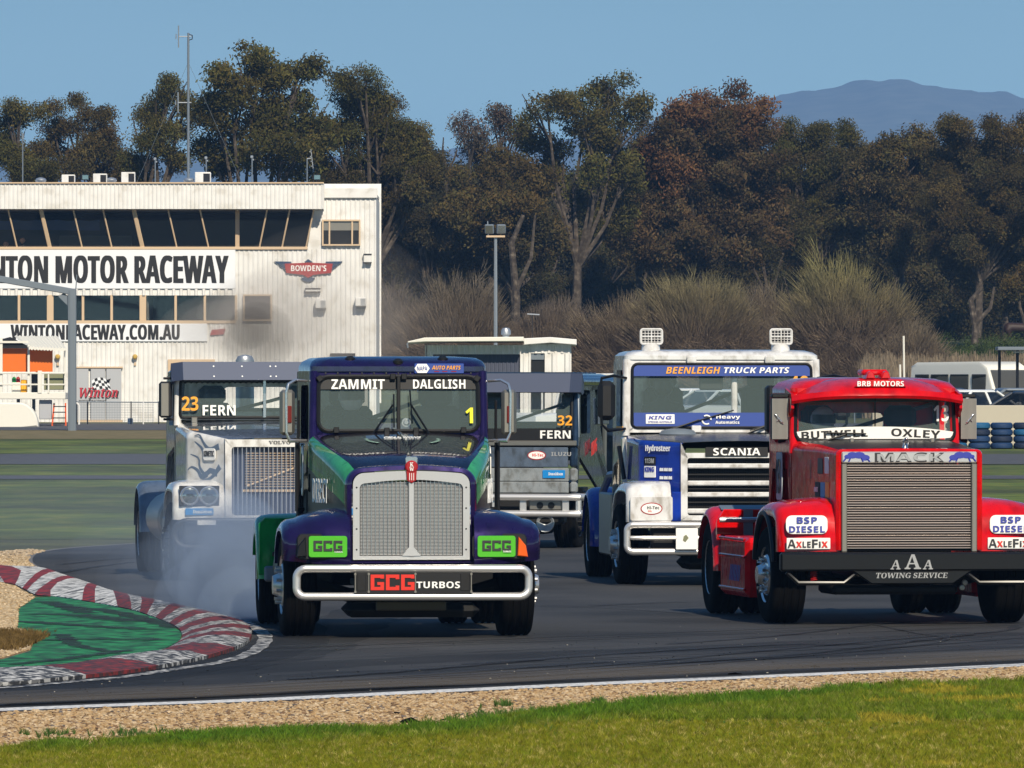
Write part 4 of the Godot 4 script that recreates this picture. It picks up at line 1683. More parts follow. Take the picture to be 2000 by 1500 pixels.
	# brown horse grazing the slope
	v = thing("horse", "dark brown horse standing on the grassy slope under the trees", "horse", W((1990 - 1000.0) / F * 428, 428))
	b = B.new()
	var k2 := [[Vector3(-.5, 1.15, 0), Vector3(.55, 1.12, 0), .27, .26], [Vector3(.6, 1.2, 0), Vector3(1.0, 1.0, 0), .18, .12], [Vector3(1.0, 1.0, 0), Vector3(1.25, .7, 0), .1, .07], [Vector3(1.0, 1.08, .06), Vector3(1.0, 1.18, .07), .04, .02], [Vector3(-.72, 1.25, 0), Vector3(-.85, .7, 0), .06, .04]]
	for m in [-.13, .13]:
		k2.append([Vector3(-.58, 1.0, m), Vector3(-.45, .72, m), .17, .09])
		k2.append([Vector3(-.45, .72, m), Vector3(-.66, .48, m), .08, .06])
		k2.append([Vector3(-.66, .48, m), Vector3(-.62, .05, m), .05, .055])
		k2.append([Vector3(.5, .95, m), Vector3(.52, .5, m), .13, .065])
		k2.append([Vector3(.52, .5, m), Vector3(.53, .05, m), .055, .055])
	nets(b, k2, .06, .08)
	b.x = Transform3D()
	put(b, "body", mat("horse_coat", Color(.16, .085, .055), .6), v)

func build_far() -> void:
	# the distant mountain
	var k := [-200, 330, 300, 322, 700, 312, 1000, 296, 1200, 268, 1400, 228, 1500, 201, 1560, 188, 1620, 174, 1660, 167, 1720, 167, 1760, 174, 1800, 182, 1850, 189, 1900, 190, 1950, 203, 2000, 216, 2100, 240, 2300, 285, 2700, 310]
	var D := 8000.0
	var n := FastNoiseLite.new()
	n.frequency = .02
	n.seed = 4
	n.fractal_octaves = 5
	var rows := []
	var cols := 220
	for r in 15:
		var row := PackedVector3Array()
		var u := r / 14.0
		var d := lerpf(D - 2200, D + 1000, u)
		var f := sin(clampf(u / .68, 0, 1) * PI / 2) if u < .68 else cos((u - .68) / .32 * PI / 2)
		for c in cols + 1:
			var px := lerpf(-200, 2700, float(c) / cols)
			var h := 0.0
			for i in range(0, k.size() - 2, 2):
				if px >= k[i] and px <= k[i + 2]:
					var t: float = (px - k[i]) / (k[i + 2] - k[i])
					t = lerpf(t, t * t * (3 - 2 * t), .5)
					h = EYE + (HY - lerpf(k[i + 1], k[i + 3], t)) / F * D
			var x := (px - 1000) / F * D
			h = gy(d) + (h - gy(d)) * f
			h += (n.get_noise_2d(x * .25, d * .1) * 10.0 + n.get_noise_2d(x * 1.5, d) * 4.0) * f
			row.push_back(Vector3(x, h - (8.0 if f < .05 else 0.0), -d))
		rows.append(row)
	var b := B.new()
	b.loft(rows, false)
	struct(put(b, "mountain", M.mountain_bush))

# ---------- trees ----------
var clumps := []
var twigs := []

func leaf_clump(sd: int, leaves: int, size: float, r: float) -> ArrayMesh:
	var b := B.new()
	var g := RandomNumberGenerator.new()
	g.seed = sd
	for i in leaves:
		var p := Vector3(g.randfn(0, .45), g.randfn(0, .4), g.randfn(0, .45)).limit_length(.85) * r
		var dir := Vector3(g.randf_range(-1, 1), g.randf_range(-1.5, .4), g.randf_range(-1, 1)).normalized()
		var sd2 := dir.cross(Vector3(g.randf_range(-1, 1), g.randf_range(-1, 1), g.randf_range(-1, 1))).normalized()
		var l := size * g.randf_range(.7, 1.3)
		var w := l * .2
		b.tri(p, p + dir * l * .5 + sd2 * w, p + dir * l)
		b.tri(p, p + dir * l, p + dir * l * .5 - sd2 * w)
	return b.mesh()

# lobes: centre x, y in the photograph, half width and half height there, all at the tree's own distance
func gum(label: String, d: float, lobes: Array, tone: Color, trunk_px: float, dense := 1.0, group := "gum trees behind the circuit", fill := 0) -> void:
	var s := F / d
	var g := gy(d)
	var base := Vector3((trunk_px - 1000.0) / s, g, -d)
	var o := thing("gum_tree", label, "tree", base, 0, group)
	var where := []
	var cols := []
	var b := B.new()
	var ls := []
	var top := 0.0
	# foliage hangs on below the crown's outline as well
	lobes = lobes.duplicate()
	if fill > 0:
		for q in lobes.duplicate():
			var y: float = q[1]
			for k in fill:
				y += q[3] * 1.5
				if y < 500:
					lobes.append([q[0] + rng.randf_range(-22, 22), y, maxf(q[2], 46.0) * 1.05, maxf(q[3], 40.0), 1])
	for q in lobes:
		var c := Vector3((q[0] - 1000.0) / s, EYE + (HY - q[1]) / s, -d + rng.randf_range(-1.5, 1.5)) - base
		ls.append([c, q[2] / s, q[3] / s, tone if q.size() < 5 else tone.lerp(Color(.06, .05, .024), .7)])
		top = maxf(top, c.y)
	# trunk and limbs
	var lean := 0.0
	for q in ls:
		lean += q[0].x / ls.size()
	var fork := Vector3(lean * .3, top * .34, 0)
	var r0 := .12 + top * .012
	b.tube([Vector3(0, -.4, 0), Vector3(lean * .1 + .1, top * .15, .05), fork], r0, 8, false, r0 * .75)
	for q in ls:
		var c: Vector3 = q[0]
		var m := fork.lerp(c, .5) + Vector3(rng.randf_range(-.5, .5), -.1 * absf(c.x), rng.randf_range(-.3, .3))
		b.tube([fork - Vector3.UP * .3, m, c + Vector3.UP * q[2] * .3], r0 * .55, 6, false, .04)
		for k in 3:
			b.tube([m.lerp(c, .5), c + Vector3(rng.randf_range(-.8, .8) * q[1], rng.randf_range(-.3, .8) * q[2], rng.randf_range(-.6, .6))], .07, 4, false, .02)
	if true:
		put(b, "trunk", M.bark, o)
	for q in ls:
		var rd := maxf(q[1], q[2]) * .8
		var cnt := int(dense * (40.0 * q[1] * q[2] + 14))
		# each lobe is a handful of smaller puffs, so that its outline is uneven
		var puffs := []
		for k in 7 + int(q[1] * q[2] * .8):
			var v := Vector3(rng.randfn(0, .5), rng.randfn(0, .5), rng.randfn(0, .5)).limit_length(.92)
			puffs.append([Vector3(v.x * q[1], v.y * q[2], v.z * rd), rng.randf_range(.17, .36), rng.randf_range(.7, 1.3)])
		for k in cnt:
			var f: Array = puffs[rng.randi() % puffs.size()]
			var v := Vector3(rng.randfn(0, 1), rng.randfn(0, 1), rng.randfn(0, 1)).normalized() * pow(rng.randf(), .45)
			var p: Vector3 = q[0] + f[0] + Vector3(v.x * q[1], v.y * q[2] * .8, v.z * rd) * f[1]
			var sc := rng.randf_range(.7, 1.25)
			where.append(Transform3D(Basis.from_euler(Vector3(0, rng.randf() * TAU, 0)).scaled(Vector3.ONE * sc), p))
			var t: float = f[2] * rng.randf_range(.75, 1.3)
			var warm := rng.randf_range(.85, 1.2)
			cols.append(Color(q[3].r * t * warm, q[3].g * t, q[3].b * t * .95))
	stuff(multi(clumps[rng.randi() % clumps.size()], where, cols, "crown", M.leaf, o))

func willow(label: String, d: float, px: float, top: float, half: float, tip: Color) -> void:
	var s := F / d
	var base := Vector3((px - 1000.0) / s, gy(d), -d)
	var o := thing("bare_willow", label, "shrub", base, 0, "leafless willows behind the cars")
	var h := (EYE + (HY - top) / s - base.y) * 1.1
	var hw := half / s * 1.15
	var where := []
	var cols := []
	var n := int(1000 * hw)
	var hump := FastNoiseLite.new()
	hump.seed = int(px)
	hump.frequency = .35
	for i in n:
		# twigs stand along a dome and fan outwards and up
		var a := rng.randf() * TAU
		var r := sqrt(rng.randf())
		var u := Vector3(cos(a) * r, 0, sin(a) * r * .5)
		var dome := sqrt(maxf(0.02, 1.0 - r * r * .95))
		var y := h * dome * pow(rng.randf(), .55) * rng.randf_range(.8, 1.0) * (.9 + .35 * hump.get_noise_2d(u.x * hw, u.z * hw))
		var len := rng.randf_range(.6, 1.5)
		var dir := Vector3(u.x * 1.1 + rng.randfn(0, .28), 1.0, u.z + rng.randfn(0, .28)).normalized()
		if y < h * .45:
			dir = Vector3(rng.randfn(0, .7), rng.randf_range(.1, 1.0), rng.randfn(0, .5)).normalized()
		var side := dir.cross(Vector3.FORWARD).normalized()
		where.append(Transform3D(Basis(side, dir * len, side.cross(dir)), Vector3(u.x * hw * (.75 + .25 * y / h), maxf(0.0, y - len * .8), u.z * hw)))
		var t := clampf((y / h - .45) * 2.2, 0, 1)
		var c := Color(.175, .128, .085).lerp(tip * 1.35, t)
		cols.append(c * rng.randf_range(.65, 1.35))
	stuff(multi(twigs[0], where, cols, "twigs", M.twig, o))
	var b := B.new()
	for k in 6:
		var x := rng.randf_range(-.6, .6) * hw
		b.tube([Vector3(x * .4, -.2, 0), Vector3(x * .8, h * .3, rng.randf_range(-.4, .4)), Vector3(x * 1.15, h * .72, 0)], .09, 5, false, .02)
	put(b, "stem", M.bark, o)

func build_trees() -> void:
	for i in 3:
		clumps.append(leaf_clump(100 + i, [120, 85, 60][i], [.12, .155, .2][i], [.58, .64, .7][i]))
	var b := B.new()
	var g := RandomNumberGenerator.new()
	g.seed = 5
	for i in 7:
		var p := Vector3(g.randfn(0, .07), g.randf_range(0, .25), g.randfn(0, .07))
		var q := p + Vector3(g.randfn(0, .13), g.randf_range(.5, .85), g.randfn(0, .13))
		b.tube([p, p.lerp(q, .5) + Vector3(g.randfn(0, .03), 0, 0), q], .011, 3, false, .004)
	twigs.append(b.mesh())
	var olive := Color(.076, .070, .021)
	var brown := Color(.082, .064, .024)
	var rust := Color(.1, .057, .028)
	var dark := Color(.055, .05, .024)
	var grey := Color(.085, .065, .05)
	# left, behind the tower
	gum("broad gum tree at the far left behind the tower roof", 400, [[-40, 270, 60, 60], [35, 222, 42, 34], [20, 290, 70, 55], [70, 330, 60, 40]], olive, 40)
	gum("round brown gum tree left of the tall mast", 410, [[150, 232, 62, 40], [105, 275, 60, 50], [195, 265, 55, 48], [150, 315, 95, 48], [225, 320, 40, 40], [245, 345, 46, 30], [60, 350, 60, 30]], brown, 170)
	gum("slim gum tree directly behind the tall mast", 395, [[335, 178, 42, 30], [300, 212, 36, 34], [295, 265, 42, 42], [340, 290, 40, 44], [280, 325, 48, 34], [365, 205, 18, 24]], olive, 265)
	gum("largest spreading gum tree behind the tower's roof", 385, [[500, 130, 55, 38], [450, 175, 62, 52], [425, 220, 40, 50], [545, 175, 62, 50], [590, 130, 34, 24], [490, 250, 90, 55], [600, 235, 58, 50], [430, 305, 60, 48], [560, 310, 90, 48]], olive, 505)
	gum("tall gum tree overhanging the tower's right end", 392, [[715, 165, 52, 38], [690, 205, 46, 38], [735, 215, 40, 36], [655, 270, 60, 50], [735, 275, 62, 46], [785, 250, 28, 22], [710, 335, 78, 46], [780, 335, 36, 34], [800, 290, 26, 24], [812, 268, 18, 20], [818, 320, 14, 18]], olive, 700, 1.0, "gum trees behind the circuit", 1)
	# middle
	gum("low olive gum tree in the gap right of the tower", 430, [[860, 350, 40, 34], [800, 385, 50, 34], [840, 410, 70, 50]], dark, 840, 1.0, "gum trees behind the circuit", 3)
	gum("grey leaved gum tree with two small high tufts", 440, [[915, 258, 34, 28], [978, 225, 28, 26], [940, 290, 36, 22], [1000, 260, 22, 22]], grey, 960, .8)
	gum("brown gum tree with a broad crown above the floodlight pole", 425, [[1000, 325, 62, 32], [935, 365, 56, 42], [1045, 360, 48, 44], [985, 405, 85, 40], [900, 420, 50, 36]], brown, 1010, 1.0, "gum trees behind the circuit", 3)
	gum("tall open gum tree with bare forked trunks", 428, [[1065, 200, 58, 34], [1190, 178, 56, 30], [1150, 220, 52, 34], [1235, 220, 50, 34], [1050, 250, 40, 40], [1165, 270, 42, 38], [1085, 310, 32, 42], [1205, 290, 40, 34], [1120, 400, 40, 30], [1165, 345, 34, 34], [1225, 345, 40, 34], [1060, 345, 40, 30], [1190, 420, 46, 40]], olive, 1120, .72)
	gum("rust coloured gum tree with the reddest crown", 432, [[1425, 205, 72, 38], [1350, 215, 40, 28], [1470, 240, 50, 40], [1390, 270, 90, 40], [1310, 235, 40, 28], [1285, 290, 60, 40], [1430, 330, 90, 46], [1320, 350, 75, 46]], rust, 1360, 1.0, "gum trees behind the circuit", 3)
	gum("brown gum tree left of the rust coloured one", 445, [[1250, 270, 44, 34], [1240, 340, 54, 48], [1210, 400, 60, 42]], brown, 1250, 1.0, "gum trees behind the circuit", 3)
	gum("olive gum tree under the mountain's left flank", 440, [[1545, 268, 44, 24], [1600, 262, 38, 24], [1650, 272, 46, 26], [1560, 320, 75, 44], [1660, 330, 66, 46], [1600, 395, 110, 56]], olive, 1590, 1.0, "gum trees behind the circuit", 3)
	gum("brown gum tree under the mountain's summit", 436, [[1720, 300, 40, 26], [1790, 268, 28, 26], [1760, 310, 56, 34], [1740, 365, 70, 50], [1800, 420, 80, 56]], brown, 1760, 1.0, "gum trees behind the circuit", 3)
	gum("dense dark gum tree at the right edge with leaning trunk", 426, [[1870, 250, 60, 32], [1945, 256, 50, 32], [2010, 270, 50, 40], [1880, 310, 70, 46], [1970, 330, 76, 50], [1870, 390, 72, 50], [1960, 430, 80, 56], [1880, 480, 66, 44]], brown, 1905, 1.0, "gum trees behind the circuit", 3)
	gum("young bronze gum tree at the right edge above the slope", 405, [[1990, 545, 36, 44], [2030, 520, 40, 50]], brown, 2010)
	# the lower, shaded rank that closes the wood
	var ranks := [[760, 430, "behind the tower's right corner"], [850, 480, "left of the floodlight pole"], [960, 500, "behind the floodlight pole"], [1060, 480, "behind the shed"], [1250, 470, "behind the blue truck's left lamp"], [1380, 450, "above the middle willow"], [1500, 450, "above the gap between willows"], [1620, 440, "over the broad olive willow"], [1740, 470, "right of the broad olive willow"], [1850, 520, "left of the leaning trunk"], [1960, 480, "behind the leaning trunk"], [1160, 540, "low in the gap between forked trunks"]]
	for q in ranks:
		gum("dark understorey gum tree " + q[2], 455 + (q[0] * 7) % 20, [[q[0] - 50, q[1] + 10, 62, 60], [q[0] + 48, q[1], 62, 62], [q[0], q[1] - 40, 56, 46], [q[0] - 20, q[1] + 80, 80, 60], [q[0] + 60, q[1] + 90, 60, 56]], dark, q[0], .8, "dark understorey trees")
	# the wood goes on behind, too far off to tell its trees apart
	var fw := []
	var fc := []
	for i in 26000:
		var px := rng.randf_range(690, 2120)
		var d := rng.randf_range(500, 600)
		var topy := 352.0 + 26.0 * sin(px * .013) + 22.0 * sin(px * .037) + 14.0 * sin(px * .11)
		var py := lerpf(660, topy, pow(rng.randf(), .8))
		fw.append(Transform3D(Basis.from_euler(Vector3(0, rng.randf() * TAU, 0)).scaled(Vector3.ONE * rng.randf_range(1.2, 2.2)), Vector3((px - 1000) / F * d, EYE + (HY - py) / F * d, -d)))
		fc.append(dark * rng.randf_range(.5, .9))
	stuff(tag(multi(clumps[1], fw, fc, "far_wood", M.leaf), "dark wood closing the view behind the gum trees", "wood"))
	# dead branch
	var dt := thing("dead_tree", "bare dead snag with upright limbs left of the grey gum", "tree", W((868 - 1000.0) / F * 428, 428))
	var s := F / 428.0
	b = B.new()
	var y0 := EYE - gy(428)
	b.tube([Vector3(0, 0, 0), Vector3(.1, (HY - 370) / s + y0, 0), Vector3(.15, (HY - 330) / s + y0, 0)], .2, 6, false, .1)
	b.tube([Vector3(.15, (HY - 332) / s + y0, 0), Vector3(-.1, (HY - 300) / s + y0, 0), Vector3(-.05, (HY - 268) / s + y0, 0)], .1, 5, false, .03)
	b.tube([Vector3(.15, (HY - 335) / s + y0, 0), Vector3(.5, (HY - 312) / s + y0, 0), Vector3(.65, (HY - 292) / s + y0, 0)], .08, 5, false, .03)
	put(b, "trunk", M.bark, dt)
	# pale trunks standing forward of the wood
	for q in [[1003, 418, 420, .26, "pale twin gum trunk left of the forked trees"], [1900, 418, 560, .22, "bare leaning gum trunk above the minibus"]]:
		dt = thing("bare_gum_tree", q[4], "tree", W((q[0] - 1000.0) / F * q[1], q[1]))
		s = F / q[1]
		var hh: float = (HY - q[2]) / s + EYE - gy(q[1])
		b = B.new()
		b.tube([Vector3(0, -.2, 0), Vector3(.15, hh * .4, 0), Vector3(-.1, hh * .8, 0), Vector3(.5, hh, 0)], q[3], 7, false, .1)
		b.tube([Vector3(.1, hh * .45, 0), Vector3(.9, hh * .7, 0), Vector3(1.1, hh, 0)], .14, 6, false, .06)
		put(b, "trunk", M.bark, dt)
	# willows
	var ol := Color(.22, .195, .07)
	var br := Color(.16, .125, .075)
	willow("broad leafless willow with olive tips above the red truck", 372, 1650, 482, 150, ol)
	willow("wide brown leafless willow behind the blue and white truck", 378, 1360, 508, 150, Color(.19, .165, .07))
	willow("leafless willow filling the gap left of the broad olive one", 384, 1500, 535, 90, br)
	willow("leafless willow right of the shed", 380, 1210, 560, 110, br)
	willow("dark leafless willow behind the shed", 384, 1050, 575, 110, Color(.14, .11, .08))
	willow("dark leafless willow between tower and shed", 376, 880, 520, 120, Color(.14, .115, .08))
	willow("dark leafless willow beside the tower's corner", 382, 770, 540, 80, Color(.13, .105, .08))
	willow("low brown willow at the foot of the broad olive one", 366, 1770, 620, 70, br)
	# dry reeds
	var rb := B.new()
	for i in 6:
		var p := Vector3(g.randfn(0, .1), 0, g.randfn(0, .1))
		rb.tube([p, p + Vector3(g.randfn(0, .12), g.randf_range(.7, 1.2), g.randfn(0, .1))], .02, 3, false, .008)
	var where := []
	var cols := []
	for i in 6500:
		var d := rng.randf_range(340, 366)
		var px := rng.randf_range(1690, 2080)
		where.append(Transform3D(Basis.from_euler(Vector3(0, rng.randf() * TAU, 0)).scaled(Vector3(1.3, rng.randf_range(.8, 1.9), 1.3)), W((px - 1000) / F * d, d)))
		cols.append(Color(.21, .165, .11) * rng.randf_range(.6, 1.2))
	stuff(tag(multi(rb.mesh(), where, cols, "dry_reeds", M.twig), "strip of tall dry reeds behind the minibus", "reeds"))
	# low green scrub on the slope
	where = []
	cols = []
	for i in 1500:
		var d := rng.randf_range(385, 430)
		var px := rng.randf_range(700, 2080)
		where.append(Transform3D(Basis.from_euler(Vector3(0, rng.randf() * TAU, 0)).scaled(Vector3.ONE * rng.randf_range(.5, 1.0)), W((px - 1000) / F * d, d, rng.randf_range(.1, .7))))
		cols.append(Color(.06, .085, .025) * rng.randf_range(.5, 1.1))
	stuff(tag(multi(clumps[0], where, cols, "slope_scrub", M.leaf), "low green scrub on the slope beneath the trees", "scrub"))

# ---------- racing trucks ----------
# every truck is built round the ground point under its front axle, facing +z
var wheel_parts := {}

func wheel(t: Node3D, called: String, at_: Vector3, side: float, r: float, w: float, front: bool, rim_mat: Material, steer := 0.0) -> void:
	var key := [r, w, front]
	if not wheel_parts.has(key):
		var b := B.new()
		var p := [Vector2(r * .56, -w / 2 + .03), Vector2(r * .62, -w / 2 + .01), Vector2(r * .8, -w / 2), Vector2(r * .93, -w / 2 + .01), Vector2(r * .985, -w / 2 + .035)]
		for k in [-.22, 0.0, .22]:
			for q in [[-.022, 0.0], [-.016, -.014], [.016, -.014], [.022, 0.0]]:
				p.append(Vector2(r + q[1], k * w + q[0]))
		p.append_array([Vector2(r * .985, w / 2 - .035), Vector2(r * .93, w / 2 - .01), Vector2(r * .8, w / 2), Vector2(r * .62, w / 2 - .01), Vector2(r * .56, w / 2 - .03)])
		b.lathe(p, 40)
		var tyre := b.mesh()
		b = B.new()
		var h := w / 2
		if front:
			b.lathe([Vector2(0, h + .075), Vector2(.09, h + .075), Vector2(.11, h + .03), Vector2(.13, h - .0), Vector2(.2, h - .01), Vector2(.235, h - .06), Vector2(r * .53, h - .05), Vector2(r * .57, h - .01), Vector2(r * .57, -h + .03), Vector2(r * .5, -h + .05)], 28)
			for k in 10:
				var a := TAU * k / 10
				b.tube([Vector3(cos(a) * .168, h - .02, sin(a) * .168), Vector3(cos(a) * .168, h + .05, sin(a) * .168)], .019, 6)
		else:
			b.lathe([Vector2(0, -h + .16), Vector2(.1, -h + .16), Vector2(.12, -h + .08), Vector2(.2, -h + .05), Vector2(r * .47, -h + .09), Vector2(r * .53, h - .06), Vector2(r * .575, h - .02), Vector2(r * .575, -h + .03)], 28)
			for k in 10:
				var a := TAU * k / 10
				b.tube([Vector3(cos(a) * .168, -h + .05, sin(a) * .168), Vector3(cos(a) * .168, -h + .11, sin(a) * .168)], .019, 6)
		wheel_parts[key] = [tyre, b.mesh()]
	var o := Node3D.new()
	hang(o, called, t)
	o.position = at_
	o.rotation.y = steer
	var turn := Transform3D(Basis(Vector3.FORWARD, side * PI / 2), Vector3.ZERO)
	use(wheel_parts[key][0], "tyre", M.rubber, o, turn)
	use(wheel_parts[key][1], "rim", rim_mat, o, turn)

func chassis(t: Node3D, zf: float, zr: float, tail: float) -> void:
	var b := B.new()
	for m in [-.42, .42]:
		b.box(Vector3(m, .78, (zf + tail) / 2), Vector3(.09, .24, zf - tail), .01)
	for z in [zf - .1, -1.2, zr + .7, zr - .5]:
		b.box(Vector3(0, .76, z), Vector3(.8, .16, .12))
	put(b, "chassis_frame", M.chassis, t)
	b = B.new()
	b.tube([Vector3(-.9, .5, 0), Vector3(-.55, .4, 0), Vector3(.55, .4, 0), Vector3(.9, .5, 0)], .07, 8)
	for m in [-.45, .45]:
		b.box(Vector3(m, .52, 0), Vector3(.1, .06, 1.5), .01)
	put(b, "front_axle", M.chassis, t)
	b = B.new()
	b.tube([Vector3(-.9, .5, zr), Vector3(.9, .5, zr)], .11, 10)
	b.x = T(Vector3(0, .5, zr), PI / 2)
	b.lathe([Vector2(0, -.28), Vector2(.16, -.22), Vector2(.24, 0), Vector2(.16, .22), Vector2(0, .28)], 14)
	put(b, "rear_axle", M.chassis, t)
	b = B.new()
	b.box(Vector3(.05, .62, .1), Vector3(.62, .5, 1.4), .1)
	b.box(Vector3(0, 1.0, -.1), Vector3(.8, .7, 1.3), .05)
	b.box(Vector3(0, .62, -1.4), Vector3(.5, .45, 1.0), .1)
	put(b, "engine", M.mesh_dark, t)
	b = B.new()
	b.box(Vector3(0, .9, zr + .3), Vector3(.8, .1, .9), .03)
	b.x = T(Vector3(0, .98, zr + .2))
	b.lathe([Vector2(0, -.03), Vector2(.42, -.03), Vector2(.46, 0), Vector2(.42, .03), Vector2(0, .03)], 20)
	put(b, "turntable", M.dark_steel, t)

func outline(hw: float, y0: float, y1: float, r: float, crown := 0.0, n := 6) -> PackedVector2Array:
	var o := PackedVector2Array()
	o.push_back(Vector2(-hw, y0))
	for i in n + 1:
		var a := PI - PI / 2 * i / n
		o.push_back(Vector2(-hw + r + cos(a) * r, y1 - r + sin(a) * r))
	for i in range(1, 8):
		var u := i / 8.0
		o.push_back(Vector2(lerpf(-hw + r, hw - r, u), y1 + crown * sin(u * PI)))
	for i in n + 1:
		var a := PI / 2 - PI / 2 * i / n
		o.push_back(Vector2(hw - r + cos(a) * r, y1 - r + sin(a) * r))
	o.push_back(Vector2(hw, y0))
	return o

func to3(p: PackedVector2Array, z: float, lean := 0.0, y_ref := 0.0) -> PackedVector3Array:
	var o := PackedVector3Array()
	for q in p:
		o.push_back(Vector3(q.x, q.y, z + (q.y - y_ref) * lean))
	return o

func sub(r: PackedVector3Array, a: int, b: int) -> PackedVector3Array:
	return r.slice(a, b)

func fender(s: float, xin: float, xout: float, path: Array, lift := .1, lip := .12) -> B:
	var b := B.new()
	var rings := []
	for i in path.size():
		var t: Vector2 = (path[mini(i + 1, path.size() - 1)] - path[maxi(i - 1, 0)]).normalized()
		var n := Vector2(t.y, -t.x)
		if n.dot(path[i] - Vector2(0, .4) - Vector2((path[0].x + path[-1].x) / 2, 0)) < 0:
			n = -n
		var ring := PackedVector3Array()
		for q in [[xin, lift], [lerpf(xin, xout, .35), lift * .75], [lerpf(xin, xout, .65), lift * .35], [xout - .14, .0], [xout - .07, -.012], [xout - .025, -.04], [xout, -.085], [xout, -lip], [xout - .03, -lip], [xout - .035, -.09], [lerpf(xin, xout, .6), -.035], [xin, -.03]]:
			var p: Vector2 = path[i] + n * q[1]
			ring.push_back(Vector3(s * q[0], p.y, p.x))
		rings.append(ring)
	b.loft(rings, true, true, true)
	return b

func arc_path(zc: float, yc: float, rad: float, a0: float, a1: float, n := 14) -> Array:
	var o := []
	for i in n + 1:
		var a := deg_to_rad(lerpf(a0, a1, float(i) / n))
		o.append(Vector2(zc + cos(a) * rad, yc + sin(a) * rad))
	return o

func bar_loop(w: float, y0: float, y1: float, z: float, rc: float, r: float, back := 0.0) -> B:
	var b := B.new()
	var pts := []
	for p in shift(rrect(w, y1 - y0, rc, 5), Vector2(0, (y0 + y1) / 2)):
		pts.append(Vector3(p.x, p.y, z - back * pow(absf(p.x) / (w / 2), 6)))
	b.tube(pts, r, 12, true)
	return b

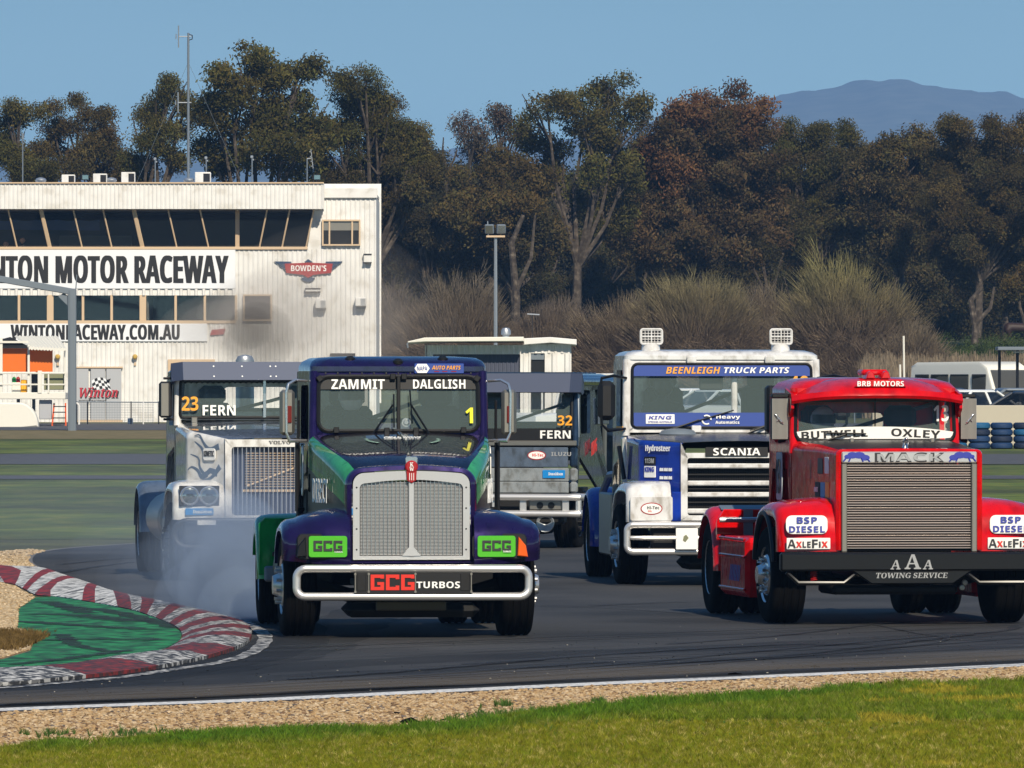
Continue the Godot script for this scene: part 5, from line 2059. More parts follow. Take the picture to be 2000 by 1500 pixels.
# walls and roof of a cab round its windows; returns the windscreen's outline
func cab(t: Node3D, c: Dictionary) -> PackedVector3Array:
	var zf: float = c.zf
	var zb: float = c.zb
	var hf: float = c.hf
	var hb: float = c.hb
	var y0: float = c.y0
	var yc: float = c.cowl
	var y1: float = c.y1
	var sl: float = c.slant
	var b := B.new()
	var w: Array = c.ws
	var H := y1 - yc
	var ring := b.holed([Vector3(-hf, yc, zf), Vector3(hf, yc, zf), Vector3(hf * .985, y1, zf - sl), Vector3(-hf * .985, y1, zf - sl)], (hf - w[0]) / (2 * hf), (w[1] - yc) / H, 1 - (hf - w[0]) / (2 * hf), (w[2] - yc) / H, w[3], Vector3(0, 0, -.06))
	put(b, "cab_front", c.front, t)
	for m in [-1, 1]:
		b = B.new()
		var d: float = zf - zb
		var k: Array = c.side
		b.holed([Vector3(m * hf, y0, zf - .01), Vector3(m * hb, y0, zb), Vector3(m * hb * .985, y1, zb), Vector3(m * hf * .985, y1, zf - sl - .01)], k[0] / d, (k[1] - y0) / (y1 - y0), k[2] / d, (k[3] - y0) / (y1 - y0), .08, Vector3(-m * .05, 0, 0))
		put(b, "cab_side", c.flank, t)
		b = B.new()
		b.tube([Vector3(m * (hf - .035), yc, zf - .035), Vector3(m * (hf * .985 - .035), y1, zf - sl - .035)], .05, 10)
		put(b, "corner_pillar", c.front, t)
	b = B.new()
	var rw: Array = c.rear
	var back := b.holed([Vector3(-hb, y0, zb), Vector3(hb, y0, zb), Vector3(hb * .985, y1, zb), Vector3(-hb * .985, y1, zb)], .5 - rw[0] / (2 * hb), (rw[1] - y0) / (y1 - y0), .5 + rw[0] / (2 * hb), (rw[2] - y0) / (y1 - y0), .06, Vector3(0, 0, .05))
	put(b, "cab_back", c.flank, t)
	b = B.new()
	b.fan(back)
	put(b, "rear_window", M.glass, t)
	# roof
	b = B.new()
	var rings := []
	var dz := zf - sl - zb
	for q in c.roof:
		var r := []
		for p in rrect(2.0 * (hb * .985) - q[1] * 2.0, dz - q[2], .12 + q[1] * .5, 5):
			var z: float = p.y + (zf - sl + zb) / 2 - (q[2] / 2 - .03 if q[2] > 0.06 else 0.0) + .02
			# the plan narrows with the front wall
			var u := clampf((z - zb) / dz, 0, 1)
			r.append(Vector3(p.x * lerpf(1.0, hf / hb, u), y1 + q[0], z))
		rings.append(PackedVector3Array(r))
	b.loft(rings, true, true, true)
	put(b, "roof", c.top, t)
	b = B.new()
	var pts := []
	for p in ring:
		pts.append(p + Vector3(0, 0, .005))
	b.tube(pts, .022, 6, true)
	put(b, "windscreen_seal", M.black_trim, t)
	b = B.new()
	b.fan(ring, Vector3(0, 0, -.02))
	put(b, "windscreen", M.glass, t)
	# inside
	b = B.new()
	b.box(Vector3(0, w[1] - .12, zf - .3), Vector3(hf * 1.85, .28, .42), .08)
	put(b, "dashboard", M.interior, t)
	for s in [-1, 1]:
		b = B.new()
		b.box(Vector3(s * hf * .5, y1 - 1.1, zb + .42), Vector3(.5, .14, .5), .05)
		b.x = T(Vector3(s * hf * .5, y1 - .74, zb + .24), -.12)
		b.box(Vector3.ZERO, Vector3(.5, .8, .14), .06)
		b.box(Vector3(0, .5, .02), Vector3(.34, .24, .16), .06)
		put(b, "seat", M.interior, t)
	b = B.new()
	var tb := zb + .14
	for s in [-1, 1]:
		b.tube([Vector3(s * hb * .9, y0 + .2, tb), Vector3(s * hb * .9, y1 - .06, tb), Vector3(s * hf * .9, y1 - .06, zf - sl - .1), Vector3(s * hf * .93, yc + .1, zf - .12)], .028, 6)
	b.tube([Vector3(-hb * .9, y1 - .06, tb), Vector3(hb * .9, y1 - .06, tb)], .028, 6)
	b.tube([Vector3(-hb * .88, w[1] - .1, tb), Vector3(hb * .88, y1 - .1, tb)], .025, 6)
	b.tube([Vector3(-hb * .88, w[1] + .1, tb), Vector3(hb * .88, w[1] + .1, tb)], .025, 6)
	put(b, "roll_cage", M.cage, t)
	b = B.new()
	b.box(Vector3(0, y0 - .02, (zf + zb) / 2), Vector3(hf * 1.9, .06, dz), .01)
	put(b, "cab_floor", M.chassis, t)
	b = B.new()
	b.x = T(Vector3(-hf * .5, w[1] + .02, zf - .62), -.9)
	var ringp := []
	for i in 20:
		ringp.append(Vector3(cos(TAU * i / 20) * .21, sin(TAU * i / 20) * .21, 0))
	b.tube(ringp, .018, 6, true)
	b.tube([Vector3(-.2, 0, 0), Vector3(.2, 0, 0)], .015, 6)
	b.tube([Vector3(0, 0, 0), Vector3(0, -.1, -.3)], .025, 6)
	put(b, "steering_wheel", M.black_trim, t)
	return ring

func driver(t: Node3D, label: String, at_: Vector3, helmet: Material) -> void:
	var p := person("person", label, M.suit, helmet)
	p.remove_child(p.get_child(2))
	p.transform = t.transform * Transform3D(Basis(), at_)
	var b := B.new()
	b.x = T(Vector3(0, .75, 0))
	var rings := []
	for i in 11:
		var a := PI * i / 10.0 - PI / 2
		var ring := PackedVector3Array()
		for k in 18:
			var c := TAU * k / 18
			ring.push_back(Vector3(cos(c) * .135 * cos(a) * (.92 if a < 0 else 1.0), sin(a) * .15, sin(c) * .16 * cos(a)))
		rings.append(ring)
	b.loft(rings)
	put(b, "helmet", helmet, p)
	b = B.new()
	b.x = T(Vector3(0, .765, 0))
	rings = []
	for y in [-.045, 0.0, .05]:
		var ring := PackedVector3Array()
		for k in 11:
			var c := PI * (.14 + .72 * k / 10.0)
			ring.push_back(Vector3(cos(c) * .139, y, sin(c) * .162 + .002))
		rings.append(ring)
	b.loft(rings, false)
	put(b, "visor", M.black_satin, p)

func wiper(t: Node3D, foot: Vector3, tip: Vector3, blade0: Vector3, blade1: Vector3) -> void:
	var o := Node3D.new()
	hang(o, "wiper", t)
	var b := B.new()
	b.tube([foot, tip], .011, 6)
	put(b, "wiper_arm", M.black_satin, o)
	b = B.new()
	b.tube([blade0, blade1], .009, 6)
	put(b, "wiper_blade", M.black_satin, o)

func words(t: Node3D, s: String, p: Vector3, w: float, h: float, m: Material, rx := 0.0, ry := 0.0, font := "Droid Sans", slant := 0.0, rz := 0.0) -> void:
	var b := B.new()
	b.text(s, T(p, rx, ry, rz), w, h, font, 700, slant)
	put(b, "lettering", m, t)

# three square block letters, drawn as outlines with their openings
func block_logo(t: Node3D, p: Vector3, w: float, h: float, m: Material, ry := 0.0) -> void:
	var k := w / 3.0
	for i in 3:
		var b := B.new()
		b.x = T(p, 0, ry)
		var x := -w / 2 + k * (i + .5)
		var a := k * .44
		var e := h / 2
		var s := k * .24
		var g := s * .9
		if i == 1:
			b.prism(v2([x - a, -e, x + a, -e, x + a, -e + g * 1.4, x + a - s, -e + g * 1.4, x + a - s, -e + g, x - a + s, -e + g, x - a + s, e - g, x + a - s, e - g, x + a - s, e - g * 1.4, x + a, e - g * 1.4, x + a, e, x - a, e]), 0, .004)
		else:
			b.prism(v2([x - a, -e, x + a, -e, x + a, .02 * h, x, .02 * h, x, -.17 * h, x + a - s, -.17 * h, x + a - s, -e + g, x - a + s, -e + g, x - a + s, e - g, x + a - s, e - g, x + a - s, e - g * 1.2, x + a, e - g * 1.2, x + a, e, x - a, e]), 0, .004)
		put(b, "lettering", m, t)

# flat rounded plate with its centre at p
func plate(t: Node3D, called: String, p: Vector3, w: float, h: float, r: float, m: Material, rx := 0.0, ry := 0.0, deep := .012) -> MeshInstance3D:
	var b := B.new()
	b.x = T(p, rx, ry)
	b.prism(rrect(w, h, r, 4), -deep, 0.0, .003)
	return put(b, called, m, t)

func truck(called: String, label: String, x: float, z: float, yaw: float) -> Node3D:
	return thing(called, label, "truck", Vector3(x, 0, z), deg_to_rad(yaw))

# ----- purple and green truck in front
func build_truck_purple() -> void:
	var t := truck("racing_truck", "leading dark purple racing truck with green rear guards and tall chrome grille", -1.04, -80, 4.5)
	chassis(t, .7, -4.2, -4.9)
	for m in [-1, 1]:
		wheel(t, "front_wheel", Vector3(m * 1.06, .5, 0), m, .5, .33, true, M.alloy, .03)
		wheel(t, "rear_wheel", Vector3(m * 1.1, .5, -4.2), m, .5, .3, false, M.alloy)
		wheel(t, "rear_wheel", Vector3(m * .76, .5, -4.2), m, .5, .3, false, M.alloy)
	# bonnet: purple top, mint stripes, dark sides
	var rings := []
	for q in [[-1.0, .9, 1.05, 1.955, .10, .03], [-.4, .86, .95, 1.89, .12, .03], [.3, .755, .82, 1.79, .15, .03], [.62, .68, .76, 1.72, .17, .025], [.76, .64, .745, 1.66, .18, .025]]:
		rings.append(to3(outline(q[1], q[2], q[3], q[4], q[5]), q[0]))
	var n: int = rings[0].size()
	var b := B.new()
	var tops := []
	var ls := []
	var rs := []
	var ld := []
	var rd := []
	for r in rings:
		tops.append(sub(r, 5, n - 5))
		# the stripe widens towards the front
		var l := PackedVector3Array([r[0].lerp(r[1], .74), r[1], r[2], r[3], r[4], r[5]])
		var g := PackedVector3Array([r[n - 6], r[n - 5], r[n - 4], r[n - 3], r[n - 2], r[n - 1].lerp(r[n - 2], .74)])
		ls.append(l)
		rs.append(g)
		ld.append(PackedVector3Array([r[0], r[0].lerp(r[1], .74)]))
		rd.append(PackedVector3Array([r[n - 1].lerp(r[n - 2], .74), r[n - 1]]))
	b.loft(tops, false)
	put(b, "bonnet_top", M.purple_dark, t)
	for q in [ls, rs]:
		b = B.new()
		b.loft(q, false)
		put(b, "bonnet_stripe", M.mint, t)
	for q in [ld, rd]:
		b = B.new()
		b.loft(q, false)
		put(b, "bonnet_side", M.black_satin, t)
	for m in [-1, 1]:
		words(t, "DIRECT", Vector3(m * .835, 1.42, -.05), .75, .24, M.letter_white, 0, m * (PI / 2 - .14))
	# nose shell round the grille
	b = B.new()
	var o0 := outline(.64, .745, 1.66, .18, .025)
	var o1 := outline(.62, .75, 1.645, .16, .025)
	var o2 := outline(.575, .755, 1.61, .12, .02)
	b.loft([to3(o0, .755), to3(outline(.638, .745, 1.658, .178, .025), .80), to3(o1, .84), to3(o2, .85), to3(o2, .76)], false)
	b.box(Vector3(0, .735, .8), Vector3(1.27, .03, .12), .01)
	put(b, "nose_shell", M.purple, t)
	# grille surround
	b = B.new()
	var g0 := outline(.565, .762, 1.60, .11, .02)
	var g1_ := outline(.5, .80, 1.50, .05, .035)
	b.loft([to3(g0, .82), to3(g0, .872), to3(outline(.5, .8, 1.5, .05, .035), .872), to3(g1_, .80)], true)
	put(b, "grille_surround", M.brushed, t)
	b = B.new()
	b.box(Vector3(0, 1.155, .868), Vector3(.055, .73, .03), .006)
	b.prism(PackedVector2Array([Vector2(-.09, .80), Vector2(.09, .80), Vector2(.0275, .88), Vector2(-.0275, .88)]), .866, .884)
	put(b, "grille_centre_bar", M.brushed, t)
	b = B.new()
	b.box(Vector3.ZERO, Vector3(.009, .72, .016), .003)
	var bar := b.mesh()
	for m in [-1, 1]:
		for k in 11:
			use(bar, "grille_bar", M.chrome, t, T(Vector3(m * (.066 + k * .04), 1.158 + .012 * cos(k * .14), .852)))
	b = B.new()
	for k in 52:
		for m in [-1, 1]:
			b.box(Vector3(m * .262, .812 + k * .0136, .838), Vector3(.46, .0065, .008))
	stuff(put(b, "grille_mesh", M.brushed, t))
	b = B.new()
	b.box(Vector3(0, 1.15, .775), Vector3(1.02, .74, .03))
	put(b, "radiator", M.mesh_dark, t)
	for m in [-1, 1]:
		b = B.new()
		for k in 4:
			b.x = T(Vector3(m * (.53), .86 + k * .2, .874), PI / 2)
			b.lathe([Vector2(0, .004), Vector2(.007, .003), Vector2(.009, 0)], 8)
		put(b, "surround_rivets", M.dark_steel, t)
	# badge
	var e := Node3D.new()
	hang(e, "bonnet_badge", t)
	b = B.new()
	b.prism(v2([-.05, 1.63, .05, 1.63, .06, 1.74, .05, 1.76, -.05, 1.76, -.06, 1.74]), .865, .89, .006)
	put(b, "badge_top", M.chrome, e)
	b = B.new()
	b.x = T(Vector3(0, 1.66, .893), PI / 2)
	b.lathe([Vector2(0, .015), Vector2(.05, .013), Vector2(.062, 0), Vector2(.062, -.02)], 20)
	b.x = Transform3D()
	b.prism(v2([-.05, 1.62, .05, 1.62, .045, 1.53, 0, 1.50, -.045, 1.53]), .875, .9, .006)
	put(b, "badge_plate", M.logo_red, e)
	words(e, "K", Vector3(0, 1.682, .913), .035, .04, M.letter_white, 0, 0, "Droid Serif")
	words(e, "W", Vector3(0, 1.638, .913), .045, .036, M.letter_white, 0, 0, "Droid Serif")
	b = B.new()
	for k in 3:
		b.box(Vector3(-.02 + k * .02, 1.565, .903), Vector3(.005, .07, .006))
	put(b, "badge_lines", M.letter_white, e)
	b = B.new()
	b.tube([Vector3(0, 1.965, -.92), Vector3(0, 1.815, .25), Vector3(0, 1.70, .76)], .03, 8)
	put(b, "bonnet_ridge", M.purple_dark, t)
	# wreath print and ticks on the bonnet
	b = B.new()
	for m in [-1, 1]:
		for k in 9:
			var a := -1.2 + k * .3
			var c := Vector3(m * (.2 + .13 * cos(a)), 0, -.5 + .3 * sin(a))
			for u in [-1, 1]:
				var v := Vector3(c.x + m * u * .022, 1.95 - .1 * (c.z + .9), c.z + .05 * u)
				v.y += .008
				b.quad(v + Vector3(-.028, .0, .0), v + Vector3(0, .002, -.05), v + Vector3(.028, 0, 0), v + Vector3(0, -.004, .05))
	put(b, "wreath_print", mat("print_mint", Color(.66, .8, .72), .5), t)
	words(t, "CHAMPIONS", Vector3(0, 1.935, -.5), .36, .14, M.letter_white, -PI / 2 + .11, 0, "Droid Serif", .2)
	# guards and lamps
	var path := [Vector2(.87, .745), Vector2(.90, .85), Vector2(.90, .98), Vector2(.85, 1.07), Vector2(.72, 1.125), Vector2(.5, 1.15), Vector2(.2, 1.155), Vector2(-.15, 1.13), Vector2(-.42, 1.05), Vector2(-.62, .92), Vector2(-.72, .76)]
	for m in [-1, 1]:
		put(fender(m, .6, 1.25, path, .12), "front_guard", M.purple, t)
		b = B.new()
		b.x = T(Vector3(m * .85, .89, .93), 0, m * .06)
		b.prism(rrect(.52, .25, .05, 4), -.06, .045, .01)
		var hl := put(b, "headlamp_bezel", M.black_trim, t)
		plate(hl, "headlamp_cover", Vector3(m * .815, .892, 1.008), .37, .205, .025, M.lime, 0, m * .06)
		block_logo(hl, Vector3(m * .815, .90, 1.014), .29, .1, M.letter_grey, m * .06)
		words(hl, "TURBOS", Vector3(m * .815 + .1, .843, 1.018), .08, .016, M.letter_white, 0, m * .06)
		b = B.new()
		b.prism(v2([m * 1.02, .80, m * 1.12, .79, m * 1.10, .90, m * 1.03, .985]), .93, 1.0, .008)
		put(b, "turn_lamp", M.amber if m > 0 else M.black_satin, hl)
	# bumper
	var bl := put(bar_loop(2.24, .412, .68, 1.14, .085, .039, .06), "bumper_loop", M.brushed, t)
	b = B.new()
	b.box(Vector3(0, .545, 1.13), Vector3(1.13, .21, .03), .004)
	put(b, "bumper_board", M.black_trim, t)
	block_logo(t, Vector3(-.2, .55, 1.148), .44, .15, M.letter_red)
	words(t, "TURBOS", Vector3(.24, .525, 1.148), .42, .065, M.letter_white)
	b = B.new()
	for x in [-.56, -.43, .02, .56]:
		b.box(Vector3(x, .545, 1.152), Vector3(.008, .2, .01))
		for y in [.46, .63]:
			b.box(Vector3(x, y, 1.155), Vector3(.02, .02, .01))
	put(b, "board_strap", M.stainless_dull, t)
	b = B.new()
	for x in [-.5, .5]:
		b.box(Vector3(x, .55, 1.05), Vector3(.12, .2, .2), .02)
	b.box(Vector3(0, .69, .9), Vector3(1.6, .05, .2), .02)
	put(b, "bumper_mount", M.chassis, t)
	b = B.new()
	b.box(Vector3(0, .315, .8), Vector3(.68, .09, .1), .01)
	put(b, "oil_cooler", mat("aged_brass", Color(.36, .32, .24), .6, .4), t)
	b = B.new()
	b.box(Vector3(.02, .27, .35), Vector3(1.3, .14, .8), .08)
	put(b, "sump", M.chassis, t)
	# cab
	var ring := cab(t, {"zf": -1.0, "zb": -2.35, "hf": .88, "hb": .95, "y0": .95, "cowl": 1.72, "y1": 2.585, "slant": .1, "ws": [.80, 1.995, 2.535, .1], "side": [.2, 1.9, .95, 2.45], "rear": [.52, 2.0, 2.42], "front": M.purple, "flank": M.purple_dark, "top": M.purple,
		"roof": [[0, 0, 0], [.05, 0, .0], [.1, .03, .08], [.135, .1, .2], [.15, .3, .4]]})
	b = B.new()
	b.box(Vector3(0, 2.265, -1.045), Vector3(.035, .55, .035), .006)
	put(b, "windscreen_divider", M.black_trim, t)
	b = B.new()
	b.x = T(Vector3(0, 2.475, -1.09), -.115)
	b.box(Vector3.ZERO, Vector3(1.56, .135, .006))
	put(b, "sun_strip", M.black_trim, t)
	words(t, "ZAMMIT", Vector3(-.4, 2.46, -1.076), .53, .098, M.letter_white, -.115)
	words(t, "DALGLISH", Vector3(.405, 2.46, -1.076), .52, .094, M.letter_white, -.115)
	words(t, "1", Vector3(.7, 2.15, -1.035), .075, .155, M.letter_yellow, -.115)
	plate(t, "sponsor_plate", Vector3(.405, 2.615, -1.075), .49, .1, .01, M.decal_blue, -.1)
	b = B.new()
	b.x = T(Vector3(.235, 2.615, -1.07), -.1)
	b.prism(v2([-.075, 0, -.045, -.045, .045, -.045, .075, 0, .045, .045, -.045, .045]), 0, .004)
	put(b, "sponsor_shield", M.letter_white, t)
	words(t, "NAPA", Vector3(.235, 2.615, -1.064), .1, .042, M.decal_blue, -.1)
	words(t, "AUTO PARTS", Vector3(.475, 2.622, -1.07), .28, .04, M.letter_orange, -.1, 0, "Droid Sans", .2)
	for x in [.38, .46, .55]:
		b = B.new()
		b.box(Vector3(x, 2.585, -1.068), Vector3(.05, .006, .004))
		put(b, "sponsor_line", M.logo_red, t)
	for q in [[-.78, 2.5, .6], [-.055, 2.52, 0], [.055, 2.52, 0], [.78, 2.5, -.6], [-.62, 1.99, 0], [-.12, 1.985, 0], [.17, 1.985, 0], [.64, 1.99, 0]]:
		b = B.new()
		b.x = T(Vector3(q[0], q[1] + .015, -1.055 if q[1] > 2.3 else -.985), 0, 0, q[2])
		b.box(Vector3.ZERO, Vector3(.055, .06, .02), .006)
		put(b, "windscreen_clip", M.black_trim, t)
	for q in [[-.47, 2.70, -1.22], [.45, 2.70, -1.22], [0, 2.675, -1.14]]:
		b = B.new()
		b.x = T(Vector3(q[0], q[1], q[2]))
		b.lathe([Vector2(.05, -.02), Vector2(.055, .012), Vector2(.03, .035), Vector2(0, .04)], 12)
		put(b, "roof_lamp", M.black_trim, t)
	wiper(t, Vector3(-.26, 1.965, -.96), Vector3(-.06, 2.255, -1.0), Vector3(-.05, 2.36, -1.015), Vector3(-.05, 2.03, -.965))
	wiper(t, Vector3(.30, 1.965, -.96), Vector3(.115, 2.265, -1.0), Vector3(.11, 2.4, -1.02), Vector3(.13, 2.07, -.97))
	b = B.new()
	b.x = T(Vector3(.08, 2.08, -1.12), PI / 2)
	b.lathe([Vector2(0, .03), Vector2(.02, .03), Vector2(.03, .015), Vector2(.045, .015), Vector2(.045, 0)], 16)
	put(b, "dash_gauge", M.alloy, t)
	driver(t, "helmeted driver at the wheel of the purple truck", Vector3(-.42, 1.58, -1.82), M.helmet)
	# rows of rivets over and beside the windscreen
	b = B.new()
	for i in 15:
		b.x = T(Vector3(-.84 + i * .12, 2.566, -1.094), PI / 2 - .1)
		b.lathe([Vector2(0, .006), Vector2(.008, .004), Vector2(.01, 0)], 6)
	for m in [-1, 1]:
		for i in 9:
			b.x = T(Vector3(m * .85, 1.98 + i * .066, -1.03 - i * .008), PI / 2 - .1)
			b.lathe([Vector2(0, .006), Vector2(.007, .004), Vector2(.009, 0)], 6)
	stuff(put(b, "rivets", M.dark_steel, t))
	for m in [-1, 1]:
		b = B.new()
		b.box(Vector3(m * .885, 1.5, -.86), Vector3(.03, .16, .04), .01)
		b.box(Vector3(m * .885, 1.42, -.86), Vector3(.04, .05, .06), .01)
		put(b, "bonnet_latch", M.rubber, t)
		b = B.new()
		b.box(Vector3(m * .93, 1.85, -1.9), Vector3(.02, .04, .18), .008)
		put(b, "door_handle", M.chrome, t)
	# mirrors and side stacks
	for m in [-1, 1]:
		var mr := Node3D.new()
		hang(mr, "side_mirror", t)
		b = B.new()
		b.box(Vector3(m * 1.10, 2.18, -1.12), Vector3(.15, .45, .09), .03)
		put(b, "mirror_shell", M.stainless_dull, mr)
		b = B.new()
		b.box(Vector3(m * 1.09 + .01, 2.16, -1.07), Vector3(.045, .17, .02), .006)
		put(b, "side_marker", M.brake_red, mr)
		b = B.new()
		b.tube([Vector3(m * .9, 2.49, -1.2), Vector3(m * 1.02, 2.5, -1.12), Vector3(m * 1.09, 2.46, -1.06), Vector3(m * 1.11, 2.38, -1.06), Vector3(m * 1.11, 1.98, -1.06), Vector3(m * 1.08, 1.9, -1.06), Vector3(m * .9, 1.9, -1.15)], .014, 8)
		put(b, "mirror_arm", M.chrome, mr)
		b = B.new()
		b.tube([Vector3(m * 1.0, 1.92, -1.2), Vector3(m * 1.0, 1.2, -1.2)], .018, 8)
		b.tube([Vector3(m * 1.0, 1.22, -1.2), Vector3(m * .93, 1.22, -1.25)], .022, 8)
		b.tube([Vector3(m * .98, 2.3, -1.25), Vector3(m * .98, 1.1, -1.25)], .014, 8)
		put(b, "side_bar", M.dark_steel, t)
		b = B.new()
		b.x = T(Vector3(m * .925, 1.6, -1.45), 0, m * PI / 2)
		b.prism(rrect(.34, .5, .165, 6), 0, .012, .003)
		var rn := put(b, "number_roundel", M.letter_white, t)
		words(rn, "1", Vector3(m * .942, 1.6, -1.45), .1, .34, M.sign_black, 0, m * PI / 2)
		# tank and step
		b = B.new()
		b.x = T(Vector3(m * .86, .62, -2.45), PI / 2)
		b.lathe([Vector2(0, -.75), Vector2(.25, -.75), Vector2(.28, -.72), Vector2(.28, .72), Vector2(.25, .75), Vector2(0, .75)], 20)
		put(b, "fuel_tank", M.black_satin, t)
		# rear guard
		var rg := put(fender(m, .58, 1.28, arc_path(-4.2, .5, .63, -2, 150), .015, .2), "rear_guard", M.green, t)
		b = B.new()
		b.prism(v2([m * .6, .52, m * 1.265, .52, m * 1.265, 1.04, m * 1.2, 1.1, m * .6, 1.1]), -3.62, -3.575, .01)
		put(b, "guard_face", M.green, rg)
		b = B.new()
		b.box(Vector3(m * 1.02, .8, -3.53), Vector3(.05, .26, .05), .01)
		b.box(Vector3(m * 1.0, .73, -3.5), Vector3(.26, .05, .06), .01)
		b.x = T(Vector3(m * 1.0, .67, -3.5), PI / 2)
		b.lathe([Vector2(.06, -.05), Vector2(.06, .05), Vector2(0, .06)], 12)
		put(b, "guard_bracket", M.black_trim, t)
		b = B.new()
		b.box(Vector3(m * 1.07, .53, -3.52), Vector3(.28, .16, .1), .02)
		put(b, "air_cylinder", M.grey_steel, t)

# ----- red truck at the right
func build_truck_red() -> void:
	var t := truck("racing_truck", "bright red bonneted racing truck with slatted chrome grille and black bumper", 3.92, -84.5, 7.5)
	chassis(t, .85, -3.7, -4.4)
	for m in [-1, 1]:
		wheel(t, "front_wheel", Vector3(m * 1.16, .5, 0), m, .5, .36, true, M.chrome, .04)
		wheel(t, "rear_wheel", Vector3(m * 1.2, .5, -3.65), m, .5, .32, false, M.alloy)
		wheel(t, "rear_wheel", Vector3(m * .84, .5, -3.65), m, .5, .32, false, M.alloy)
	var rings := []
	for q in [[-1.0, .88, .95, 1.87, .1], [0, .80, .85, 1.84, .08], [.8, .765, .77, 1.80, .06], [.93, .76, .77, 1.795, .06]]:
		rings.append(to3(outline(q[1], q[2], q[3], q[4], .01), q[0]))
	var b := B.new()
	var n: int = rings[0].size()
	var tops := []
	for r in rings:
		tops.append(sub(r, 6, n - 6))
	b.loft(tops, false)
	put(b, "bonnet_top", M.black_satin, t)
	for e in 2:
		var q := []
		for r in rings:
			q.append(sub(r, 0, 7) if e == 0 else sub(r, n - 7, n))
		b = B.new()
		b.loft(q, false)
		put(b, "bonnet_side", M.red_side, t)
	b = B.new()
	b.loft([to3(outline(.76, .77, 1.795, .06, .01), .925), to3(outline(.765, .77, 1.8, .06, .01), .95), to3(outline(.755, .77, 1.795, .055, .01), .985), to3(outline(.73, .77, 1.775, .04, .01), 1.0), to3(outline(.705, .77, 1.76, .03, .01), .99), to3(outline(.7, .77, 1.76, .03, .01), .93)], false)
	put(b, "nose_shell", M.red, t)
	# grille
	for m in [-1, 1]:
		b = B.new()
		b.box(Vector3(m * .672, 1.2, .985), Vector3(.058, .9, .05), .008)
		put(b, "grille_edge", M.stainless_dull, t)
	b = B.new()
	b.box(Vector3(0, 1.715, .985), Vector3(1.40, .115, .05), .012)
	b.prism(v2([-.70, 1.765, .70, 1.765, .69, 1.80, -.69, 1.80]), .85, .97, .01)
	put(b, "name_plate", M.brushed, t)
	words(t, "MACK", Vector3(0, 1.715, 1.0145), .67, .072, M.letter_silver)
	words(t, "MACK", Vector3(0, 1.715, 1.0112), .72, .1, M.letter_grey)
	b = B.new()
	b.box(Vector3(0, 1.2, .93), Vector3(1.3, .88, .03))
	put(b, "radiator", M.mesh_dark, t)
	b = B.new()
	b.box(Vector3.ZERO, Vector3(1.284, .0125, .024), .004)
	var slat := b.mesh()
	for k in 34:
		use(slat, "grille_slat", M.slat_metal, t, T(Vector3(0, .79 + k * .0256, .965 + .004 * sin(k * 2.3)), .12 * sin(k * 1.7)))
	for m in [-1, 1]:
		# blue leaping animal print: body, head, legs and tail as flat shapes
		b = B.new()
		for p in [[-.1, -.01, .05, .03], [-.04, .015, .06, .035], [.03, .015, .055, .034], [.08, .0, .035, .022]]:
			var ov := PackedVector2Array()
			for i in 12:
				ov.push_back(Vector2(m * .56 + m * p[0] + cos(TAU * i / 12) * p[2], 1.722 + p[1] + sin(TAU * i / 12) * p[3]))
			b.prism(ov, 1.01, 1.0125 + p[0] * .004)
		for p in [[-.12, -.02, -.15, -.05], [-.06, -.01, -.08, -.05], [.05, -.01, .07, -.052], [.09, -.005, .125, -.048]]:
			b.tube([Vector3(m * (.56 + p[0]), 1.722 + p[1], 1.012), Vector3(m * (.56 + p[2]), 1.722 + p[3], 1.012)], .008, 5)
		put(b, "animal_print", M.letter_blue, t)
	b = B.new()
	b.tube([Vector3(0, 1.80, .75), Vector3(0, 1.86, .75)], .035, 10, false, .02)
	nets(b, [[Vector3(0, 1.88, .70), Vector3(0, 1.885, .80), .022, .026], [Vector3(0, 1.9, .81), Vector3(0, 1.905, .835), .018, .015], [Vector3(-.016, 1.86, .80), Vector3(-.02, 1.84, .81), .01, .008], [Vector3(.016, 1.86, .80), Vector3(.02, 1.84, .81), .01, .008]], .008, .012)
	put(b, "bonnet_mascot", M.chrome, t)
	for x in [-.3, .55]:
		b = B.new()
		b.box(Vector3(x, 1.86, -.7), Vector3(.05, .08, .06), .01)
		put(b, "bonnet_catch", M.stainless_dull, t)
	# guards
	var path := [Vector2(.93, .755), Vector2(.925, .92), Vector2(.90, 1.08), Vector2(.82, 1.19), Vector2(.66, 1.245), Vector2(.4, 1.26), Vector2(.0, 1.255), Vector2(-.35, 1.21), Vector2(-.58, 1.08), Vector2(-.68, .92), Vector2(-.72, .78)]
	for m in [-1, 1]:
		put(fender(m, .72, 1.345, path, .05, .14), "front_guard", M.red, t)
		b = B.new()
		var lip := []
		for p in arc_path(0, .52, .62, 12, 168, 16):
			lip.append(Vector3(m * 1.335, p.y, p.x))
		b.tube(lip, .03, 6)
		put(b, "guard_lip", M.black_trim, t)
		var q := plate(t, "sponsor_panel", Vector3(m * 1.055, 1.03, .975), .43, .19, .06, M.sticker_white, -.08)
		words(q, "BSP", Vector3(m * 1.055, 1.077, .985), .21, .065, M.letter_blue, -.08)
		words(q, "DIESEL", Vector3(m * 1.055, .985, .99), .37, .065, M.letter_blue, -.08)
		q = plate(t, "sponsor_panel", Vector3(m * 1.04, .838, .992), .45, .115, .008, M.sticker_white)
		words(q, "A", Vector3(m * 1.04 - .175, .838, 1.0), .085, .085, M.letter_grey)
		words(q, "x", Vector3(m * 1.04 - .1, .83, 1.0), .06, .06, M.letter_red)
		words(q, "LE", Vector3(m * 1.04 - .02, .83, 1.0), .085, .06, M.letter_grey)
		words(q, "F", Vector3(m * 1.04 + .065, .838, 1.0), .06, .085, M.letter_grey)
		words(q, "i", Vector3(m * 1.04 + .115, .83, 1.0), .02, .06, M.letter_grey)
